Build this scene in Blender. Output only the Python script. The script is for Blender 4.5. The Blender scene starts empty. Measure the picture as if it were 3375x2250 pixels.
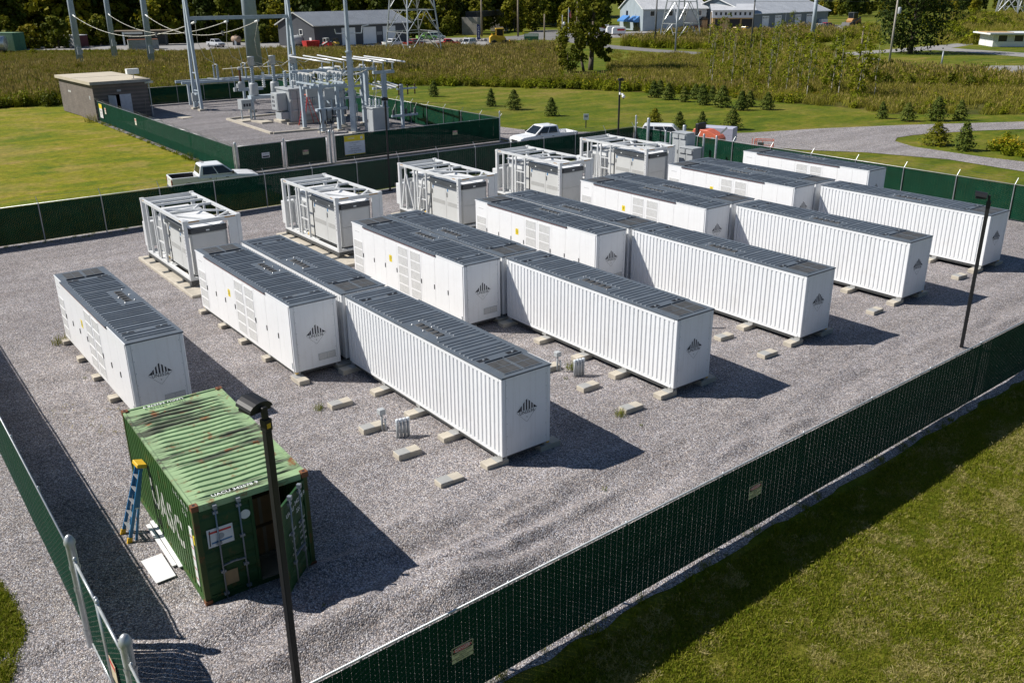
import bpy, bmesh, math, random
import numpy as np
from mathutils import Vector, Matrix
rnd = random.Random(7)
npr = np.random.default_rng(11)
scene = bpy.context.scene
COL = scene.collection
R = math.radians

# ------------------------------------------------------------------ camera
cam_d = bpy.data.cameras.new('camera')
cam = bpy.data.objects.new('camera', cam_d)
COL.objects.link(cam)
cam.location = (19.377, -16.463, 12.814)
_yaw, _pit, _roll = R(142.744), R(21.380), R(-0.433)
_f = Vector((math.cos(_yaw)*math.cos(_pit), math.sin(_yaw)*math.cos(_pit), -math.sin(_pit)))
_r = Vector((math.sin(_yaw), -math.cos(_yaw), 0.0))
_u = _r.cross(_f)
_r2 = _r*math.cos(_roll) + _u*math.sin(_roll)
_u2 = _u*math.cos(_roll) - _r*math.sin(_roll)
cam.rotation_euler = Matrix((_r2, _u2, -_f)).transposed().to_euler()
cam_d.sensor_width = 36.0
cam_d.lens = 36.0*2947.0/3375.0
cam_d.clip_start = 0.2
cam_d.clip_end = 3000.0
scene.camera = cam

# ------------------------------------------------------------------ sky, sun, exposure
world = bpy.data.worlds.new('World')
scene.world = world
world.use_nodes = True
_nt = world.node_tree
_sky = _nt.nodes.new('ShaderNodeTexSky')
_sky.sky_type = 'NISHITA'
_sky.sun_disc = False
_sky.sun_elevation = R(44.3)
_sky.sun_rotation = R(222.5)
_sky.altitude = 100
_sky.air_density = 1.0
_sky.dust_density = 0.1
_sky.ozone_density = 4.0
_bg = _nt.nodes['Background']
_bg.inputs['Strength'].default_value = 0.055
_nt.links.new(_sky.outputs[0], _bg.inputs['Color'])
sun_d = bpy.data.lights.new('sun', 'SUN')
sun_d.energy = 4.6
sun_d.angle = R(0.5)
sun_d.color = (1.0, 0.955, 0.885)
sun = bpy.data.objects.new('sun', sun_d)
COL.objects.link(sun)
sun.location = (-60, -60, 90)
_sd = Vector((math.cos(R(47.5))*math.cos(R(44.3)), math.sin(R(47.5))*math.cos(R(44.3)), -math.sin(R(44.3))))
sun.rotation_euler = _sd.to_track_quat('-Z', 'Y').to_euler()
scene.view_settings.view_transform = 'Standard'
scene.view_settings.look = 'None'
scene.view_settings.gamma = 1.0
scene.view_settings.exposure = 0.42
scene.view_settings.use_curve_mapping = False
scene.cycles.max_bounces = 6
scene.cycles.transparent_max_bounces = 6

# ------------------------------------------------------------------ mesh builder
class MB:
    def __init__(s):
        s.v = []; s.f = []; s.m = []
    def add(s, vs, fs, m=0):
        o = len(s.v)
        s.v.extend([tuple(p) for p in vs])
        s.f.extend([tuple(i+o for i in f) for f in fs])
        s.m.extend([m]*len(fs))
        return s
    def bx(s, x0, x1, y0, y1, z0, z1, m=0):
        vs = [(x0,y0,z0),(x1,y0,z0),(x1,y1,z0),(x0,y1,z0),(x0,y0,z1),(x1,y0,z1),(x1,y1,z1),(x0,y1,z1)]
        return s.add(vs, [(0,3,2,1),(4,5,6,7),(0,1,5,4),(1,2,6,5),(2,3,7,6),(3,0,4,7)], m)
    def box(s, cx, cy, cz, sx, sy, sz, m=0, rz=0.0):
        c, n = math.cos(rz), math.sin(rz)
        vs = []
        for dz in (-.5, .5):
            for dx, dy in ((-.5,-.5),(.5,-.5),(.5,.5),(-.5,.5)):
                a, b = dx*sx, dy*sy
                vs.append((cx+a*c-b*n, cy+a*n+b*c, cz+dz*sz))
        return s.add(vs, [(0,3,2,1),(4,5,6,7),(0,1,5,4),(1,2,6,5),(2,3,7,6),(3,0,4,7)], m)
    def tube(s, p, q, r, n=6, r2=None, m=0, cap=True):
        p, q = Vector(p), Vector(q)
        d = q-p
        if d.length < 1e-7: return s
        d.normalize()
        a = d.orthogonal().normalized(); b = d.cross(a)
        r2 = r if r2 is None else r2
        vs = []
        for i in range(n):
            t = 2*math.pi*i/n
            o = a*math.cos(t)+b*math.sin(t)
            vs.append(p+o*r); vs.append(q+o*r2)
        fs = [(2*i, 2*((i+1) % n), 2*((i+1) % n)+1, 2*i+1) for i in range(n)]
        if cap:
            fs.append(tuple(2*i for i in reversed(range(n)))); fs.append(tuple(2*i+1 for i in range(n)))
        return s.add(vs, fs, m)
    def path(s, pts, r, n=5, m=0):
        for a, b in zip(pts[:-1], pts[1:]): s.tube(a, b, r, n, None, m)
        return s
    def bar(s, p, q, w, h, m=0, up=(0,0,1)):
        p, q = Vector(p), Vector(q)
        d = (q-p).normalized(); u = Vector(up)
        if abs(d.dot(u)) > .98: u = Vector((0,1,0))
        sd = d.cross(u).normalized(); u = sd.cross(d)
        vs = []
        for e in (p, q):
            for a, b in ((-.5,-.5),(.5,-.5),(.5,.5),(-.5,.5)):
                vs.append(e+sd*a*w+u*b*h)
        return s.add(vs, [(0,1,2,3),(7,6,5,4),(0,4,5,1),(1,5,6,2),(2,6,7,3),(3,7,4,0)], m)
    def lathe(s, prof, n=12, o=(0,0,0), m=0, axis='z', cap=True):
        vs = []
        for r, z in prof:
            for i in range(n):
                t = 2*math.pi*i/n
                a, b = r*math.cos(t), r*math.sin(t)
                if axis == 'z': vs.append((o[0]+a, o[1]+b, o[2]+z))
                elif axis == 'x': vs.append((o[0]+z, o[1]+a, o[2]+b))
                else: vs.append((o[0]+b, o[1]+z, o[2]+a))
        fs = []
        for k in range(len(prof)-1):
            for i in range(n):
                j = (i+1) % n
                fs.append((k*n+i, k*n+j, (k+1)*n+j, (k+1)*n+i))
        if cap:
            fs.append(tuple(reversed(range(n)))); fs.append(tuple((len(prof)-1)*n+i for i in range(n)))
        return s.add(vs, fs, m)
    def prism(s, poly, y0, y1, m=0):
        """poly of (x, z), extruded along y"""
        n = len(poly)
        vs = [(x, y0, z) for x, z in poly]+[(x, y1, z) for x, z in poly]
        fs = [tuple(range(n)), tuple(reversed(range(n, 2*n)))]
        fs += [((i+1) % n, i, n+i, n+(i+1) % n) for i in range(n)]
        return s.add(vs, fs, m)
    def slab(s, poly, z0, z1, m=0):
        n = len(poly)
        vs = [(x, y, z0) for x, y in poly]+[(x, y, z1) for x, y in poly]
        fs = [tuple(reversed(range(n))), tuple(range(n, 2*n))]
        fs += [(i, (i+1) % n, n+(i+1) % n, n+i) for i in range(n)]
        return s.add(vs, fs, m)
    def loft(s, rings, m=0, cap=True):
        n = len(rings[0]); vs = [p for r in rings for p in r]; fs = []
        for k in range(len(rings)-1):
            for i in range(n):
                j = (i+1) % n
                fs.append((k*n+i, k*n+j, (k+1)*n+j, (k+1)*n+i))
        if cap:
            fs.append(tuple(reversed(range(n)))); fs.append(tuple((len(rings)-1)*n+i for i in range(n)))
        return s.add(vs, fs, m)
    def xf(s, M):
        s.v = [tuple(M @ Vector(p)) for p in s.v]; return s
    def mesh(s, name, mats, smooth=False):
        me = bpy.data.meshes.new(name)
        me.from_pydata(s.v, [], s.f)
        for mm in (mats if isinstance(mats, (list, tuple)) else [mats]): me.materials.append(mm)
        if s.m and max(s.m) > 0: me.polygons.foreach_set('material_index', s.m)
        if smooth: me.polygons.foreach_set('use_smooth', [True]*len(me.polygons))
        me.update()
        return me
    def build(s, name, mats, parent=None, smooth=False, loc=(0,0,0), rz=0.0, bevel=0.0):
        return inst(name, s.mesh(name, mats, smooth), parent, loc, rz, bevel)

def inst(name, me, parent=None, loc=(0,0,0), rz=0.0, bevel=0.0):
    o = bpy.data.objects.new(name, me)
    COL.objects.link(o)
    o.location = loc
    if rz: o.rotation_euler = (0, 0, rz)
    if parent is not None: o.parent = parent
    if bevel:
        b = o.modifiers.new('edge', 'BEVEL'); b.width = bevel; b.segments = 1; b.limit_method = 'ANGLE'
    return o
def tag(o, label=None, cat=None, group=None, kind=None):
    if label: o['label'] = label
    if cat: o['category'] = cat
    if group: o['group'] = group
    if kind: o['kind'] = kind
    return o
def thing(name, label, cat, loc=(0,0,0), rz=0.0, group=None):
    o = bpy.data.objects.new(name, None)
    o.empty_display_size = 0.3
    COL.objects.link(o)
    o.location = loc; o.rotation_euler = (0, 0, rz)
    return tag(o, label, cat, group)
def kids(o):
    return KIDS.get(o.name, [])
def dup(root, loc, rz=0.0, label=None, group=None):
    """copy of a thing with copies of its parts and sub-parts"""
    r = root.copy(); COL.objects.link(r); r.location = loc; r.rotation_euler = (0, 0, rz)
    if label: r['label'] = label
    if group: r['group'] = group
    for ch in list(root.children):
        c = ch.copy(); COL.objects.link(c); c.parent = r
        for g in ch.children:
            d = g.copy(); COL.objects.link(d); d.parent = c
    return r
_ord = ['first','second','third','fourth','fifth','sixth','seventh','eighth','ninth','tenth','eleventh','twelfth']

# ------------------------------------------------------------------ materials
def newmat(name):
    m = bpy.data.materials.new(name); m.use_nodes = True
    nt = m.node_tree; b = nt.nodes['Principled BSDF']
    return m, nt, b
def nd(nt, t, **kw):
    n = nt.nodes.new(t)
    for k, v in kw.items():
        if k.startswith('i_'): n.inputs[int(k[2:]) if k[2:].isdigit() else k[2:]].default_value = v
        else: setattr(n, k, v)
    return n
def noise(nt, vec, scale, detail=3.0, rough=0.55):
    n = nt.nodes.new('ShaderNodeTexNoise')
    n.inputs['Scale'].default_value = scale; n.inputs['Detail'].default_value = detail; n.inputs['Roughness'].default_value = rough
    nt.links.new(vec, n.inputs['Vector'])
    return n.outputs[0]
def ramp(nt, fac, stops, interp='LINEAR'):
    n = nt.nodes.new('ShaderNodeValToRGB'); cr = n.color_ramp; cr.interpolation = interp
    while len(cr.elements) < len(stops): cr.elements.new(0.5)
    for e, (p, c) in zip(cr.elements, stops):
        e.position = p; e.color = (c[0], c[1], c[2], 1.0) if isinstance(c, (tuple, list)) else (c, c, c, 1.0)
    nt.links.new(fac, n.inputs[0])
    return n.outputs[0]
def mixc(nt, fac, a, b, mode='MIX'):
    n = nt.nodes.new('ShaderNodeMix'); n.data_type = 'RGBA'; n.blend_type = mode; n.clamp_factor = True
    for sock, val in ((n.inputs[0], fac), (n.inputs[6], a), (n.inputs[7], b)):
        if hasattr(val, 'is_output') or isinstance(val, bpy.types.NodeSocket): nt.links.new(val, sock)
        elif isinstance(val, (tuple, list)): sock.default_value = (val[0], val[1], val[2], 1.0)
        else: sock.default_value = val
    return n.outputs[2]
def math_(nt, op, a, b=0.0):
    n = nt.nodes.new('ShaderNodeMath'); n.operation = op
    for sock, val in ((n.inputs[0], a), (n.inputs[1], b)):
        if isinstance(val, bpy.types.NodeSocket): nt.links.new(val, sock)
        else: sock.default_value = val
    return n.outputs[0]
def objvec(nt, scale=None):
    t = nt.nodes.new('ShaderNodeTexCoord').outputs['Object']
    if scale:
        m = nt.nodes.new('ShaderNodeMapping'); m.inputs['Scale'].default_value = scale
        nt.links.new(t, m.inputs['Vector']); return m.outputs[0]
    return t
def bump(nt, b, h, strength=0.3, dist=0.02):
    n = nt.nodes.new('ShaderNodeBump'); n.inputs['Strength'].default_value = strength; n.inputs['Distance'].default_value = dist
    nt.links.new(h, n.inputs['Height']); nt.links.new(n.outputs[0], b.inputs['Normal'])
def paint(name, c, rough=0.5, metal=0.0, var=0.12, scale=3.0, dirt=None, dirt_amt=0.35, bmp=0.0, spec=0.5, streak=0.0):
    m, nt, b = newmat(name)
    v = objvec(nt)
    n1 = noise(nt, v, scale, 4.0)
    lo = tuple(max(0, x*(1-var)) for x in c); hi = tuple(min(1, x*(1+var)) for x in c)
    col = ramp(nt, n1, [(0.3, lo), (0.7, hi)])
    if dirt:
        f = ramp(nt, noise(nt, v, scale*2.7, 6.0, 0.7), [(0.52, 0.0), (0.75, dirt_amt)])
        col = mixc(nt, f, col, dirt)
    if streak:
        mp = nd(nt, 'ShaderNodeMapping'); mp.inputs['Scale'].default_value = (5.0, 5.0, 0.22); nt.links.new(v, mp.inputs[0])
        sf = ramp(nt, noise(nt, mp.outputs[0], 1.7, 6.0, 0.7), [(0.52, 0.0), (0.72, streak)])
        col = mixc(nt, sf, col, (0.44, 0.41, 0.36))
    nt.links.new(col, b.inputs['Base Color'])
    b.inputs['Roughness'].default_value = rough; b.inputs['Metallic'].default_value = metal
    b.inputs['Specular IOR Level'].default_value = spec
    if bmp: bump(nt, b, noise(nt, v, scale*12, 3.0), bmp, 0.01)
    return m
WHITE = paint('white_paint', (0.80, 0.81, 0.82), 0.38, var=0.03, scale=0.8, dirt=(0.55, 0.52, 0.47), dirt_amt=0.18, streak=0.22)
DOORW = paint('door_white', (0.83, 0.83, 0.83), 0.36, var=0.02, scale=0.7, dirt=(0.6, 0.58, 0.54), dirt_amt=0.15, streak=0.12)
SLATE = paint('slate_roof_paint', (0.098, 0.117, 0.140), 0.5, var=0.13, scale=1.3, dirt=(0.20, 0.20, 0.19), dirt_amt=0.45)
SLATE_D = paint('slate_trim', (0.035, 0.044, 0.06), 0.5, var=0.1)
BLACK = paint('black_plastic', (0.012, 0.012, 0.013), 0.55, var=0.15)
MESHG = paint('vent_mesh_dark', (0.055, 0.055, 0.055), 0.7, var=0.25, scale=4)
GRILLE = None
GALV = paint('galvanised_steel', (0.46, 0.48, 0.49), 0.42, 0.55, var=0.15, scale=6, dirt=(0.3, 0.3, 0.29), dirt_amt=0.3)
GALVD = paint('weathered_steel', (0.27, 0.30, 0.33), 0.5, 0.35, var=0.2, scale=2.5, dirt=(0.16, 0.16, 0.16), dirt_amt=0.3)
EQUIP = paint('equipment_grey', (0.40, 0.42, 0.43), 0.45, var=0.07, scale=1.0, dirt=(0.28, 0.28, 0.26), dirt_amt=0.25)
SKIDW = paint('skid_frame_white', (0.66, 0.67, 0.67), 0.45, var=0.05, scale=1.5, dirt=(0.4, 0.36, 0.3), dirt_amt=0.25)
CABG = paint('cabinet_grey_beige', (0.56, 0.565, 0.55), 0.45, var=0.04, scale=1.2, dirt=(0.38, 0.36, 0.32), dirt_amt=0.2)
DARKG = paint('dark_grey_frame', (0.075, 0.078, 0.078), 0.55, var=0.2, scale=3)
CONC = paint('pale_concrete', (0.47, 0.425, 0.35), 0.9, var=0.14, scale=3, dirt=(0.33, 0.29, 0.24), dirt_amt=0.4, bmp=0.2)
CONCG = paint('grey_concrete', (0.33, 0.33, 0.32), 0.85, var=0.1, scale=4)
RED = paint('red_paint', (0.55, 0.022, 0.02), 0.4, var=0.15)
ORANGE = paint('orange_lift_paint', (0.62, 0.14, 0.07), 0.45, var=0.12, dirt=(0.4, 0.12, 0.08))
YELLOW = paint('yellow_paint', (0.72, 0.44, 0.03), 0.5, var=0.12)
YELLOWL = paint('yellow_label', (0.80, 0.62, 0.02), 0.5, var=0.03)
BLUEF = paint('blue_fibreglass', (0.03, 0.17, 0.36), 0.45, var=0.1)
ALU = paint('bare_aluminium', (0.62, 0.63, 0.64), 0.35, 0.6, var=0.08)
WOODP = paint('weathered_wood', (0.23, 0.185, 0.135), 0.85, var=0.25, scale=2)
RUST = paint('rust', (0.20, 0.075, 0.035), 0.85, var=0.4, scale=9)
INK = paint('dark_print', (0.015, 0.016, 0.028), 0.6, var=0.02)
INKW = paint('white_print', (0.75, 0.76, 0.74), 0.6, var=0.05)
RUBBER = paint('tyre_rubber', (0.02, 0.02, 0.02), 0.8, var=0.2)
CARW = paint('white_car_paint', (0.80, 0.81, 0.82), 0.22, var=0.02)
GLASSD, _nt2, _b2 = newmat('dark_vehicle_glass')
_b2.inputs['Base Color'].default_value = (0.012, 0.016, 0.02, 1); _b2.inputs['Roughness'].default_value = 0.06
_n = noise(_nt2, objvec(_nt2), 1.5); _nt2.links.new(ramp(_nt2, _n, [(0.3, (0.008, 0.011, 0.014)), (0.7, (0.018, 0.023, 0.028))]), _b2.inputs['Base Color'])

def text_mesh(txt, size, mat, bold=0.0, cache={}):
    key = (txt, size, mat.name, bold)
    if key in cache: return cache[key]
    cu = bpy.data.curves.new('lettering', 'FONT'); cu.body = txt; cu.size = size; cu.align_x = 'CENTER'; cu.align_y = 'CENTER'
    cu.resolution_u = 2; cu.extrude = 0.0008; cu.offset = bold*size
    o = bpy.data.objects.new('lettering', cu); COL.objects.link(o)
    dg = bpy.context.evaluated_depsgraph_get(); dg.update()
    me = bpy.data.meshes.new_from_object(o.evaluated_get(dg)); me.name = 'lettering'
    me.materials.clear(); me.materials.append(mat)
    bpy.data.objects.remove(o); bpy.data.curves.remove(cu)
    cache[key] = me
    return me
def lettering(txt, size, mat, parent, loc, right, up, name='lettering'):
    """flat letters whose reading direction is `right` and whose top is `up`"""
    o = inst(name, text_mesh(txt, size, mat, 0.012 if mat.name == 'white_print' else 0.0), parent)
    r, u = Vector(right).normalized(), Vector(up).normalized()
    n = r.cross(u)
    M = Matrix((r, u, n)).transposed().to_4x4(); M.translation = Vector(loc)
    o.matrix_local = M
    return o

# ------------------------------------------------------------------ scatter of small growth
SRC = {}
def source_collection(key, meshes):
    c = bpy.data.collections.new('growth_'+key)
    for i, me in enumerate(meshes):
        o = bpy.data.objects.new('%s_%02d' % (key, i), me); c.objects.link(o)
    SRC[key] = (c, len(meshes)); return c
def scatter(name, key, pts, scl, label=None, kind='stuff', tilt=0.12, sz=None, parent=None):
    c, n = SRC[key]
    N = len(pts)
    me = bpy.data.meshes.new(name)
    me.vertices.add(N); me.vertices.foreach_set('co', np.asarray(pts, dtype=np.float32).ravel())
    rot = np.stack([npr.normal(0, tilt, N), npr.normal(0, tilt, N), npr.uniform(0, 6.283, N)], 1).astype(np.float32)
    s3 = np.stack([scl, scl, scl if sz is None else sz], 1).astype(np.float32)
    a = me.attributes.new('rot3', 'FLOAT_VECTOR', 'POINT'); a.data.foreach_set('vector', rot.ravel())
    a = me.attributes.new('scl3', 'FLOAT_VECTOR', 'POINT'); a.data.foreach_set('vector', s3.ravel())
    a = me.attributes.new('pick', 'INT', 'POINT'); a.data.foreach_set('value', npr.integers(0, n, N).astype(np.int32))
    o = inst(name, me, parent)
    ng = bpy.data.node_groups.new('scatter_'+name, 'GeometryNodeTree')
    ng.interface.new_socket('Geometry', in_out='INPUT', socket_type='NodeSocketGeometry')
    ng.interface.new_socket('Geometry', in_out='OUTPUT', socket_type='NodeSocketGeometry')
    gi = ng.nodes.new('NodeGroupInput'); go = ng.nodes.new('NodeGroupOutput')
    ip = ng.nodes.new('GeometryNodeInstanceOnPoints'); ci = ng.nodes.new('GeometryNodeCollectionInfo')
    ci.inputs['Collection'].default_value = c; ci.inputs['Separate Children'].default_value = True; ci.inputs['Reset Children'].default_value = True
    def na(nm, t):
        x = ng.nodes.new('GeometryNodeInputNamedAttribute'); x.data_type = t; x.inputs['Name'].default_value = nm
        return [q for q in x.outputs if q.enabled and q.name == 'Attribute'][0]
    L = ng.links.new
    L(gi.outputs[0], ip.inputs['Points']); L(ci.outputs[0], ip.inputs['Instance'])
    ip.inputs['Pick Instance'].default_value = True
    L(na('pick', 'INT'), ip.inputs['Instance Index'])
    e2r = ng.nodes.new('FunctionNodeEulerToRotation'); L(na('rot3', 'FLOAT_VECTOR'), e2r.inputs[0])
    L(e2r.outputs[0], ip.inputs['Rotation']); L(na('scl3', 'FLOAT_VECTOR'), ip.inputs['Scale'])
    L(ip.outputs[0], go.inputs[0])
    md = o.modifiers.new('scatter', 'NODES'); md.node_group = ng
    tag(o, label, None, None, kind)
    return o
def inpoly(poly, P):
    poly = np.asarray(poly, float); x, y = P[:, 0], P[:, 1]
    c = np.zeros(len(P), bool); j = len(poly)-1
    for i in range(len(poly)):
        xi, yi = poly[i]; xj, yj = poly[j]
        t = ((yi > y) != (yj > y)) & (x < (xj-xi)*(y-yi)/(yj-yi+1e-12)+xi)
        c ^= t; j = i
    return c
def vnoise(x, y, seed=0):
    """smooth value noise, numpy"""
    g = np.random.default_rng(seed).uniform(-1, 1, (256, 256))
    xi, yi = np.floor(x).astype(int), np.floor(y).astype(int)
    fx, fy = x-xi, y-yi
    fx = fx*fx*(3-2*fx); fy = fy*fy*(3-2*fy)
    a = g[xi % 256, yi % 256]; b = g[(xi+1) % 256, yi % 256]; c = g[xi % 256, (yi+1) % 256]; d = g[(xi+1) % 256, (yi+1) % 256]
    return (a*(1-fx)+b*fx)*(1-fy)+(c*(1-fx)+d*fx)*fy
# ================================================================== SETTING
def grass_mat(name, cols, scale=1.0, bmp=0.5, patch=0.35):
    m, nt, b = newmat(name)
    v = nt.nodes.new('ShaderNodeTexCoord').outputs['Object']
    big = noise(nt, v, 0.055*scale, 4.0, 0.6)
    mid = noise(nt, v, 0.42*scale, 5.0, 0.65)
    mv = nt.nodes.new('ShaderNodeMapping'); mv.inputs['Scale'].default_value = (1.0, 0.22, 1.0); mv.inputs['Rotation'].default_value = (0, 0, 0.2)
    nt.links.new(v, mv.inputs['Vector'])
    mow = noise(nt, mv.outputs[0], 0.5*scale, 4.0, 0.6)
    fine = noise(nt, v, 14.0, 4.0, 0.75)
    f = math_(nt, 'ADD', math_(nt, 'MULTIPLY', big, 0.35), math_(nt, 'ADD', math_(nt, 'MULTIPLY', mid, 0.3), math_(nt, 'MULTIPLY', mow, 0.35)))
    col = ramp(nt, f, [(0.40, cols[0]), (0.475, cols[1]), (0.535, cols[2]), (0.60, cols[3])])
    fcol = ramp(nt, fine, [(0.25, (0.45, 0.45, 0.4)), (0.5, (0.95, 0.95, 0.9)), (0.78, (1.5, 1.45, 1.3))])
    col = mixc(nt, 1.0, col, fcol, 'MULTIPLY')
    pf = ramp(nt, noise(nt, v, 0.13*scale, 7.0, 0.7), [(0.50, 0.0), (0.60, patch)])
    col = mixc(nt, pf, col, cols[3])
    gf = ramp(nt, noise(nt, v, 0.21*scale, 6.0, 0.7), [(0.54, 0.0), (0.64, patch)])
    col = mixc(nt, gf, col, cols[0])
    m2 = noise(nt, v, 1.9, 6.0, 0.72)
    col = mixc(nt, 1.0, col, ramp(nt, m2, [(0.3, (0.66, 0.68, 0.6)), (0.5, (1.0, 1.0, 1.0)), (0.68, (1.34, 1.28, 1.2))]), 'MULTIPLY')
    nt.links.new(col, b.inputs['Base Color']); b.inputs['Roughness'].default_value = 0.9
    b.inputs['Specular IOR Level'].default_value = 0.15
    bump(nt, b, math_(nt, 'ADD', fine, math_(nt, 'MULTIPLY', m2, 2.0)), bmp, 0.09)
    return m
DRYLAWN = grass_mat('dry_mown_grass', [(0.085, 0.135, 0.004), (0.155, 0.175, 0.005), (0.22, 0.205, 0.010), (0.29, 0.215, 0.06)], 1.25, 0.5, 0.55)
LAWN = grass_mat('mown_grass', [(0.052, 0.090, 0.005), (0.095, 0.128, 0.007), (0.145, 0.155, 0.012), (0.215, 0.175, 0.045)])
MEADOWG = grass_mat('meadow_floor', [(0.04, 0.055, 0.008), (0.07, 0.08, 0.012), (0.11, 0.10, 0.02), (0.15, 0.12, 0.04)], 2.0)

def gravel_mat(name, tint=(1, 1, 1), scale=21.0, mean=1.0, bmp=0.9):
    m, nt, b = newmat(name)
    v = nt.nodes.new('ShaderNodeTexCoord').outputs['Object']
    vo = nd(nt, 'ShaderNodeTexVoronoi'); vo.inputs['Scale'].default_value = scale; vo.inputs['Randomness'].default_value = 1.0
    nt.links.new(v, vo.inputs['Vector'])
    sp = nd(nt, 'ShaderNodeSeparateColor'); nt.links.new(vo.outputs['Color'], sp.inputs[0])
    stone = ramp(nt, sp.outputs[0], [(0.0, (0.10, 0.095, 0.10)), (0.3, (0.20, 0.185, 0.185)), (0.6, (0.285, 0.265, 0.26)), (0.85, (0.36, 0.34, 0.335)), (1.0, (0.52, 0.50, 0.48))])
    warm = ramp(nt, sp.outputs[1], [(0.0, (1.10, 0.99, 0.90)), (0.5, (1, 1, 1)), (1.0, (0.94, 0.98, 1.09))])
    col = mixc(nt, 1.0, stone, warm, 'MULTIPLY')
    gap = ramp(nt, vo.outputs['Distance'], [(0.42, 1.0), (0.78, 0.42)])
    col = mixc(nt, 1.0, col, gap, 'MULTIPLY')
    big = ramp(nt, noise(nt, v, 0.16, 5.0, 0.6), [(0.3, (0.86, 0.85, 0.85)), (0.55, (1.0, 0.99, 0.98)), (0.75, (1.12, 1.10, 1.07))])
    col = mixc(nt, 1.0, col, big, 'MULTIPLY')
    tm = nd(nt, 'ShaderNodeMapping'); tm.inputs['Scale'].default_value = (1.0, 0.13, 1.0); tm.inputs['Rotation'].default_value = (0, 0, 0.06); nt.links.new(v, tm.inputs[0])
    col = mixc(nt, 1.0, col, ramp(nt, noise(nt, tm.outputs[0], 0.75, 5.0, 0.62), [(0.34, (0.84, 0.83, 0.82)), (0.5, (1.0, 1.0, 1.0)), (0.66, (1.13, 1.13, 1.14))]), 'MULTIPLY')
    med = ramp(nt, noise(nt, v, 2.3, 4.0, 0.65), [(0.3, 0.84), (0.7, 1.14)])
    col = mixc(nt, 1.0, col, med, 'MULTIPLY')
    col = mixc(nt, 1.0, col, (tint[0]*mean, tint[1]*mean, tint[2]*mean), 'MULTIPLY')
    nt.links.new(col, b.inputs['Base Color']); b.inputs['Roughness'].default_value = 0.85
    b.inputs['Specular IOR Level'].default_value = 0.25
    h = math_(nt, 'SUBTRACT', 1.0, vo.outputs['Distance'])
    h = math_(nt, 'ADD', h, math_(nt, 'MULTIPLY', sp.outputs[2], 0.6))
    bump(nt, b, h, bmp, 0.025)
    return m
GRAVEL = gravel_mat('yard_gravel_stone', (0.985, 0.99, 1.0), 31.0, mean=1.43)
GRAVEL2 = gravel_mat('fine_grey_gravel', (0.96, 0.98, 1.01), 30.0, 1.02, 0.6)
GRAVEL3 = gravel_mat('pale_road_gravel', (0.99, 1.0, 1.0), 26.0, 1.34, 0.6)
ASPH = paint('worn_asphalt', (0.17, 0.165, 0.16), 0.9, var=0.18, scale=0.35, dirt=(0.25, 0.23, 0.2), dirt_amt=0.4)
ASPHP = paint('pale_tarmac', (0.27, 0.26, 0.25), 0.9, var=0.15, scale=0.3, dirt=(0.33, 0.30, 0.26), dirt_amt=0.4)

def sheet(name, poly, z, mat, parent=None):
    bm = bmesh.new()
    f = bm.faces.new([bm.verts.new((x, y, z)) for x, y in poly])
    f.normal_update()
    if f.normal.z < 0: f.normal_flip()
    bmesh.ops.triangulate(bm, faces=bm.faces[:], ngon_method='EAR_CLIP')
    me = bpy.data.meshes.new(name); bm.to_mesh(me); bm.free(); me.materials.append(mat)
    o = inst(name, me, parent); tag(o, kind='structure'); return o

def fx(y): return 8.02-0.0317*(y+14.35)      # line of the front fence
def lawn_z(x, y):
    d = x-fx(y)
    return np.interp(d, (0.0, 0.25, 0.6, 1.1, 2.2, 6.0), (-0.05, -0.07, -0.16, -0.25, -0.33, -0.38))
sheet('ground', [(-1700, -900), (fx(-900), -900), (fx(1900), 1900), (-1700, 1900)], -0.06, LAWN)
def front_lawn():
    ds = (0.0, .25, .6, 1.1, 1.6, 2.2, 4, 6, 30, 400); ys = [-900, -200, -60]+list(np.arange(-30, 41, 2.5))+[60, 200, 1900]
    mb = MB(); n = len(ds)
    mb.add([(fx(y)+d, y, float(lawn_z(fx(y)+d, y))) for y in ys for d in ds], [(j*n+i, j*n+i+1, (j+1)*n+i+1, (j+1)*n+i) for j in range(len(ys)-1) for i in range(n-1)])
    tag(mb.build('front_lawn', LAWN, None, True), kind='structure')
front_lawn()
sheet('lawn', [(-108, -60), (-30, -60), (-36.0, -14.5), (-36.0, 7.6), (-47, 7.6), (-86.5, 7.9), (-103, 8.6), (-108, 3)], -0.052, DRYLAWN)
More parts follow.
